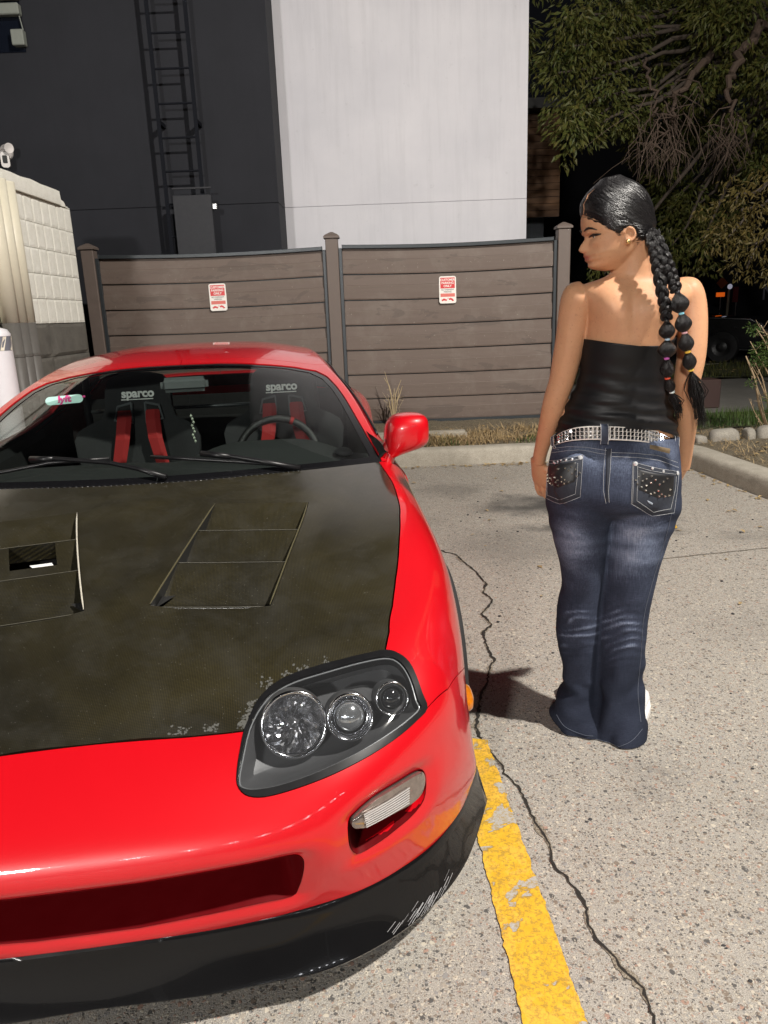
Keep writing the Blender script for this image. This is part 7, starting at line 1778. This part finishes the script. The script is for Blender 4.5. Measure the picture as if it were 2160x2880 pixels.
# grass, straw and litter (uncountable)
def blades(name, n, area, zf, h, mat, seed, lean=0.35):
    rg = random.Random(seed); mb = MB()
    for _ in range(n):
        x, y = area(rg); z = zf(x, y); a = rg.uniform(0, 2*pi); L = h*rg.uniform(0.5, 1.3); d = Vector((cos(a), sin(a), 0)); s = Vector((-sin(a), cos(a), 0))*L*0.05
        p = Vector((x, y, z-0.005)); q = p+d*L*lean*rg.uniform(0.2, 1.6)+Vector((0, 0, L)); mb.put([p-s, p+s, q], [(0, 1, 2)])
    return setkind(mb.build(name, mat), 'stuff')
gb = blades('grass_blades', 5200, lambda r: (r.uniform(2.6, 7.5), r.uniform(7.55, 8.5)), lambda x, y: 0.13, 0.09, M_LEAFC, 1); tag(gb, 'short grass growing behind the edging stones', 'grass')
gb = blades('grass_blades', 5200, lambda r: (r.uniform(4.5, 12), r.uniform(12.6, 15.6)), lambda x, y: 0.12, 0.10, M_LEAFA, 2); tag(gb, 'dark grass strip along the far street', 'grass')
M_STRAW = plain('dry_straw', (0.40, 0.29, 0.15), 0.9, var=0.35, scale=30)
def tuft(r):
    c = r.choice(((0.55, 7.05), (0.9, 7.1), (1.3, 7.15), (0.35, 7.0), (1.75, 7.2), (1.0, 7.35), (-0.2, 7.1), (1.5, 7.45), (0.7, 7.2))); return (c[0]+r.gauss(0, .17), min(7.9, max(6.92, c[1]+r.gauss(0, .07))))
gb = blades('straw', 2600, tuft, lambda x, y: zs(x, y), 0.07, M_STRAW, 3, 1.6); tag(gb, 'dry straw tufts on the bank below the fence', 'straw')
gb = blades('bank_weeds', 420, lambda r: (r.choice((0.62, 1.5, 1.85, 0.3))+r.gauss(0, .1), 7.0+r.gauss(0.05, .06)), lambda x, y: zs(x, y), 0.07, M_LEAFC, 4, 0.9); tag(gb, 'small green weeds along the top of the kerb', 'weeds')
gb = blades('bed_straw', 2400, lambda r: (r.uniform(2.95, 5.2), r.uniform(5.0, 7.4)), lambda x, y: 0.115, 0.05, M_STRAW, 5, 2.2); tag(gb, 'dry straw on the planting bed at the right', 'straw')
rg = random.Random(61); mb = MB()
def litter(x, y, z, L):
    a = rg.uniform(0, 2*pi); d = Vector((cos(a), sin(a), rg.uniform(-.05, .25))); s = Vector((-sin(a), cos(a), rg.uniform(-.2, .2)))*L*0.28; p = Vector((x, y, z+0.004)); c = p+d*L*0.5+Vector((0, 0, L*0.12))
    mb.put([p, c+s, p+d*L, c-s, c-Vector((0, 0, L*.05))], [(0, 1, 4), (1, 2, 4), (2, 3, 4), (3, 0, 4)])
for _ in range(110): litter(rg.uniform(0.1, 2.3), 6.68+rg.gauss(-0.02, .03), 0, rg.uniform(.02, .06))
for _ in range(60): yk = rg.uniform(4.6, 6.5); litter(2.62+max(0, 6.2-yk)*0.08-abs(rg.gauss(0, .03)), yk, 0, rg.uniform(.015, .045))
for _ in range(170): litter(rg.uniform(-.9, 2.3), rg.uniform(6.95, 7.9), 0.2, rg.uniform(.03, .07))
for _ in range(160): litter(rg.uniform(2.9, 4.8), rg.uniform(5.2, 7.4), 0.12, rg.uniform(.03, .08))
for _ in range(60): litter(rg.uniform(4.2, 9), rg.uniform(12.7, 15.4), 0.2, rg.uniform(.06, .12))
for _ in range(26): litter(rg.uniform(0.5, 2.5), rg.uniform(3.0, 6.4), 0, rg.uniform(.012, .045))
for p in ((1172, 1360), (1400, 1345), (2010, 1365), (2040, 1440), (2075, 1440), (1990, 1410), (2150, 1485), (2095, 1500)): q = gz(*p); litter(q[0], q[1], 0, 0.045)
o = setkind(mb.build('fallen_leaves', m_leaf('fallen_leaf', (0.34, 0.23, 0.10), (0.42, 0.32, 0.17), (0.16, 0.10, 0.05))), 'stuff'); tag(o, 'small dry leaves blown along the kerbs', 'leaf litter')
# loose dark grit on the slab
mb = MB()
for _ in range(70):
    x, y = rg.uniform(0.45, 2.6), rg.uniform(1.0, 5.5); r_ = rg.uniform(.003, .009); mb.put(*ell((x, y, r_*0.4), (r_, r_*rg.uniform(.6, 1), r_*0.5), 7, 5))
for x, y, r_ in ((2035, 2660, .006), (2042, 2668, .004), (1905, 2300, .003), (1660, 2305, .006), (1650, 2312, .004), (1790, 2130, .007), (1800, 2128, .004), (2110, 2760, .005)):
    p = gz(x, y); mb.put(*ell((p[0], p[1], 0.001), (r_*rg.uniform(.8, 1.5), r_*rg.uniform(.5, .9), 0.002), 7, 5))
o = setkind(mb.build('grit_spots', plain('tar_spot', (0.035, 0.034, 0.036), 0.8, var=0.4)), 'stuff'); tag(o, 'dark grit and tar spots on the concrete lot', 'grit')
# edging stones
M_STONE = m_concrete('pale_stone', (0.25, 0.23, 0.20), (0.42, 0.39, 0.33), 12)
for i, (x0, x1, y, h, lab) in enumerate(((1958, 1998, 1246, .06, 'small flat edging stone nearest the woman'), (2003, 2096, 1243, .10, 'longest pale edging stone right of the woman'), (2099, 2133, 1240, .10, 'short dark edging stone beside the long pale one'), (2136, 2215, 1238, .11, 'edging stone at the right edge of the picture'))):
    a = gz(x0, y, .11); b = gz(x1, y, .11); V, F = ell(((a[0]+b[0])/2, a[1]+.07, .12), ((b[0]-a[0])/2, .075, h), 18, 10)
    V = [Vector(v)+Vector((1, 1, 1))*0.02*mnoise.noise(Vector(v)*9+Vector((i, 0, 0))) for v in V]
    ctr_ = Vector(((a[0]+b[0])/2, a[1]+.07, .12)); V = [ctr_+Vector([math.copysign(abs(q)**0.62*s**0.38, q) for q, s in zip(v-ctr_, ((b[0]-a[0])/2, .075, h))]) for v in V]
    tag(add('edging_stone', V, F, M_STONE, smooth=True), lab, 'stone', 'edging stones along the planting bed')
# ================================================================== FAR SIDE OF THE STREET
a = gz(1958, 1150, .10); 
o = MB().box(a[0]-0.22, a[0]+0.29, a[1], a[1]+0.30, .10, .45).build('planter_box', plain('dark_brown_box', (0.050, 0.026, 0.022), 0.6, scale=20), bevel=0.01); 
bx_ = o; tag(o, 'low dark brown box on the sidewalk right of the woman', 'box')
# dark parked vehicle
hd = Vector((0.80, -0.60, 0)); lf = Vector((0.60, 0.80, 0)); og = Vector((7.29, 18.72, 0.0))
SM = Matrix(((hd.x, lf.x, 0, og.x), (hd.y, lf.y, 0, og.y), (0, 0, 1, 0), (0, 0, 0, 1)))
suv = thing('parked_suv', 'black four wheel drive parked on the dark street', 'car', tuple(og)); M_SUV = plain('black_car_paint', (0.008, 0.008, 0.010), 0.3, coat=1.0)
def sideloft(prof, mat, nm, parent, bevel):
    mb = MB(); n = len(prof); V = []
    for sgn in (-1, 1): V += [SM @ Vector((x, sgn*w, z)) for x, z, w in prof]
    F = [tuple(range(n)), tuple(range(2*n-1, n-1, -1))]+[(i, n+i, n+(i+1) % n, (i+1) % n) for i in range(n)]
    mb.put(V, F); o = mb.build(nm, mat, parent); bev(o, bevel, 3); sharp(o, 50); return o
sideloft([(-2.25, .42, .86), (-2.28, .75, .90), (-2.2, 1.02, .90), (0.75, 1.04, .92), (1.9, .98, .88), (2.12, .86, .82), (2.2, .62, .80), (2.18, .38, .78), (1.9, .28, .84), (-2.0, .30, .86)], M_SUV, 'body', suv, 0.05)
sideloft([(-2.15, 1.03, .86), (-1.95, 1.62, .68), (-1.6, 1.70, .66), (-0.1, 1.70, .66), (0.15, 1.66, .66), (0.85, 1.05, .84)], M_SUV, 'cabin', suv, 0.05)
for sgn in (-1, 1):
    mb = MB(); 
    for x0, x1, x2, x3 in ((-1.9, -1.0, -1.0, -1.78), (-0.94, -0.10, -0.10, -0.94), (-0.04, 0.62, 0.10, -0.04)):
        mb.put([SM @ Vector(p) for p in ((x0, sgn*.862, 1.10), (x1, sgn*.862, 1.10), (x2, sgn*.712, 1.58), (x3, sgn*.712, 1.58))], [(0, 1, 2, 3)])
    mb.build('side_glass', M_NIGHT, suv)
    MB().tube([SM @ Vector((x, sgn*.56, 1.745)) for x in (-1.6, -0.1)], 0.022, 8).build('roof_rail', plain('roof_rail_alloy', (0.6, 0.6, 0.62), 0.3, 0.8), suv, smooth=True)
    hl_ = MB(); V, F = ell((0, 0, 0), (0.16, 0.17, 0.10), 16, 10); hl_.put([SM @ (Vector((2.0, sgn*.66, .80))+Vector(v)) for v in V], F); hl_.build('headlight', plain('suv_lamp', (0.22, 0.22, 0.21), 0.1, 0.4, coat=1), suv, smooth=True)
    for x in (1.35, -1.35):
        M = SM @ Matrix.Translation((x, sgn*.80, .36)) @ Matrix.Rotation(pi/2*(-sgn), 4, 'X'); mb = MB(); mb.lathe([(.20, .12), (.26, .13), (.34, .12), (.36, .08), (.36, -.08), (.34, -.12)], 28, M); w = mb.build('wheel', plain('tyre_rubber', (0.02, 0.02, 0.021), 0.75), suv, smooth=True); sharp(w, 40)
        MB().lathe([(.20, .12), (.12, .10), (.05, .12), (0, .12)], 20, M).build('rim', plain('dull_rim', (0.05, 0.05, 0.05), 0.4, 0.6), w)
MB().put([SM @ Vector(p) for p in ((0.30, -.62, 1.62), (0.30, .62, 1.62), (0.96, .76, 1.10), (0.96, -.76, 1.10))], [(0, 1, 2, 3)]).build('windscreen', plain('suv_windscreen', (0.02, 0.03, 0.032), 0.08, coat=1.0), suv)
MB().box(2.14, 2.225, -.5, .5, .55, .75, SM).build('grille', M_TRIM, suv, bevel=.02)
# lit works sign, globe lamp, red banner and shopfront lettering beyond
YS = 30.0
def rect3(x0, y0, x1, y1, Y, th, mat, nm, parent): a = gy(x0, y1, Y); b = gy(x1, y0, Y); return MB().box(a[0], b[0], Y, Y+th, a[2], b[2]).build(nm, mat, parent)
ws = thing('works_sign', 'orange lit works sign on a post across the street', 'sign', tuple(gy(2027, 860, YS))); M_OR = emit('orange_sign', (0.85, 0.13, 0.01), 0.55)
rect3(2015, 822, 2039, 835, YS, .05, M_OR, 'sign_panel', ws); rect3(2022, 835.5, 2028, 900, YS, .05, plain('sign_post', (0.25, 0.23, 0.22), 0.6), 'post', ws)
M = frame(gy(2030, 796, YS), (0, -1, 0)); a = gy(2030, 796, YS)
MB().put([(a[0]-.22, YS-.02, a[2]), (a[0], YS-.02, a[2]-.22), (a[0]+.24, YS-.02, a[2]), (a[0], YS-.02, a[2]+.24), (a[0], YS+.04, a[2])], [(0, 1, 2, 3), (0, 3, 4), (3, 2, 4), (2, 1, 4), (1, 0, 4)]).build('diamond_panel', plain('dull_orange', (0.35, 0.07, 0.01), 0.5), ws)
gl = thing('globe_lamp', 'white globe street lamp beside the works sign across the street', 'lamp', tuple(gy(2051, 870, YS)))
MB().put(*ell(gy(2053, 806, YS), (.09, .09, .10), 16, 10)).build('globe', emit('globe_glow', (0.62, 0.62, 0.75), 0.35), gl, smooth=True); c = gy(2051, 815, YS); MB().tube([(c[0], YS, c[2]), (c[0]-.03, YS, 0)], .05, 8).build('post', plain('tan_post', (0.30, 0.25, 0.18), 0.6), gl)
bn = thing('banner', 'dull red banner panel behind the globe lamp', 'banner', tuple(gy(2069, 870, YS+.4))); rect3(2060, 806, 2078, 850, YS+.4, .04, plain('dull_red', (0.13, 0.012, 0.014), 0.7), 'panel', bn); rect3(2067, 850.5, 2070, 900, YS+.4, .04, M_POLE_ if False else plain('sign_post', (0.25, 0.23, 0.22), 0.6), 'post', bn)
sf = thing('dark_shopfront', 'dark shop building across the street with pale lettering', 'building', (14, 36, 0))
MB().box(6, 60, 36, 44, 0, 9).build('wall', plain('night_wall', (0.010, 0.010, 0.014), 0.8), sf)
p = gy(2160, 823, 35.9); text_obj('lettering', 'M', 1.05, frame(p, (0, -1, 0), (1, 0, 0)), plain('pale_letter', (0.30, 0.30, 0.36), 0.6), sf, 0.03, sx=0.7)
# canopy with a row of lamps behind the viewer
cn = thing('filling_canopy', 'lit canopy behind the viewer', 'canopy', (-2, -13, 0))
MB().box(-16, 12, -20, -12, 5.0, 5.5).build('roof', plain('canopy_grey', (0.35, 0.35, 0.36), 0.6), cn)
for x in (-14, -2, 10): MB().box(x-.2, x+.2, -16.2, -15.8, 0, 5).build('column', plain('canopy_grey', (0.35, 0.35, 0.36), 0.6), cn)
M_CAN = emit('canopy_lamp_glow', (0.95, 0.97, 1.0), 70.0)
for i in range(16): MB().box(-14+1.65*i, -13.7+1.65*i, -12.9, -12.6, 4.9, 4.99).build('lamp', M_CAN, cn)
# lamp posts behind the viewer: the lot floodlight and an added fill lamp
M_POLE = plain('pole_grey', (0.2, 0.2, 0.2), 0.5, 0.5); M_GLOW = emit('lamp_glow', (1.0, 0.93, 0.82), 25.0)
for loc, lab in ((KEY_POS, 'parking lot floodlight on a pole behind the viewer, right side'), (FILL_POS, 'added fill light on a pole behind the viewer, left side')):
    p = thing('lamp_post', lab, 'lamp post', (loc[0]+0.9, loc[1]-0.9, 0), 'parking lot floodlights')
    MB().tube([(loc[0]+0.9, loc[1]-0.9, 0), (loc[0]+0.9, loc[1]-0.9, loc[2]+0.35)], 0.07, 12).build('pole', M_POLE, p, smooth=True)
    MB().tube([(loc[0]+0.9, loc[1]-0.9, loc[2]+0.3), (loc[0], loc[1], loc[2]+0.3)], 0.03, 8).build('arm', M_POLE, p, smooth=True)
    MB().box(loc[0]-0.2, loc[0]+0.2, loc[1]-0.2, loc[1]+0.2, loc[2]+0.20, loc[2]+0.30).build('lamp_head', M_POLE, p, bevel=0.02)
    MB().box(loc[0]-0.16, loc[0]+0.16, loc[1]-0.16, loc[1]+0.16, loc[2]+0.16, loc[2]+0.195).build('lamp_panel', M_GLOW, p)
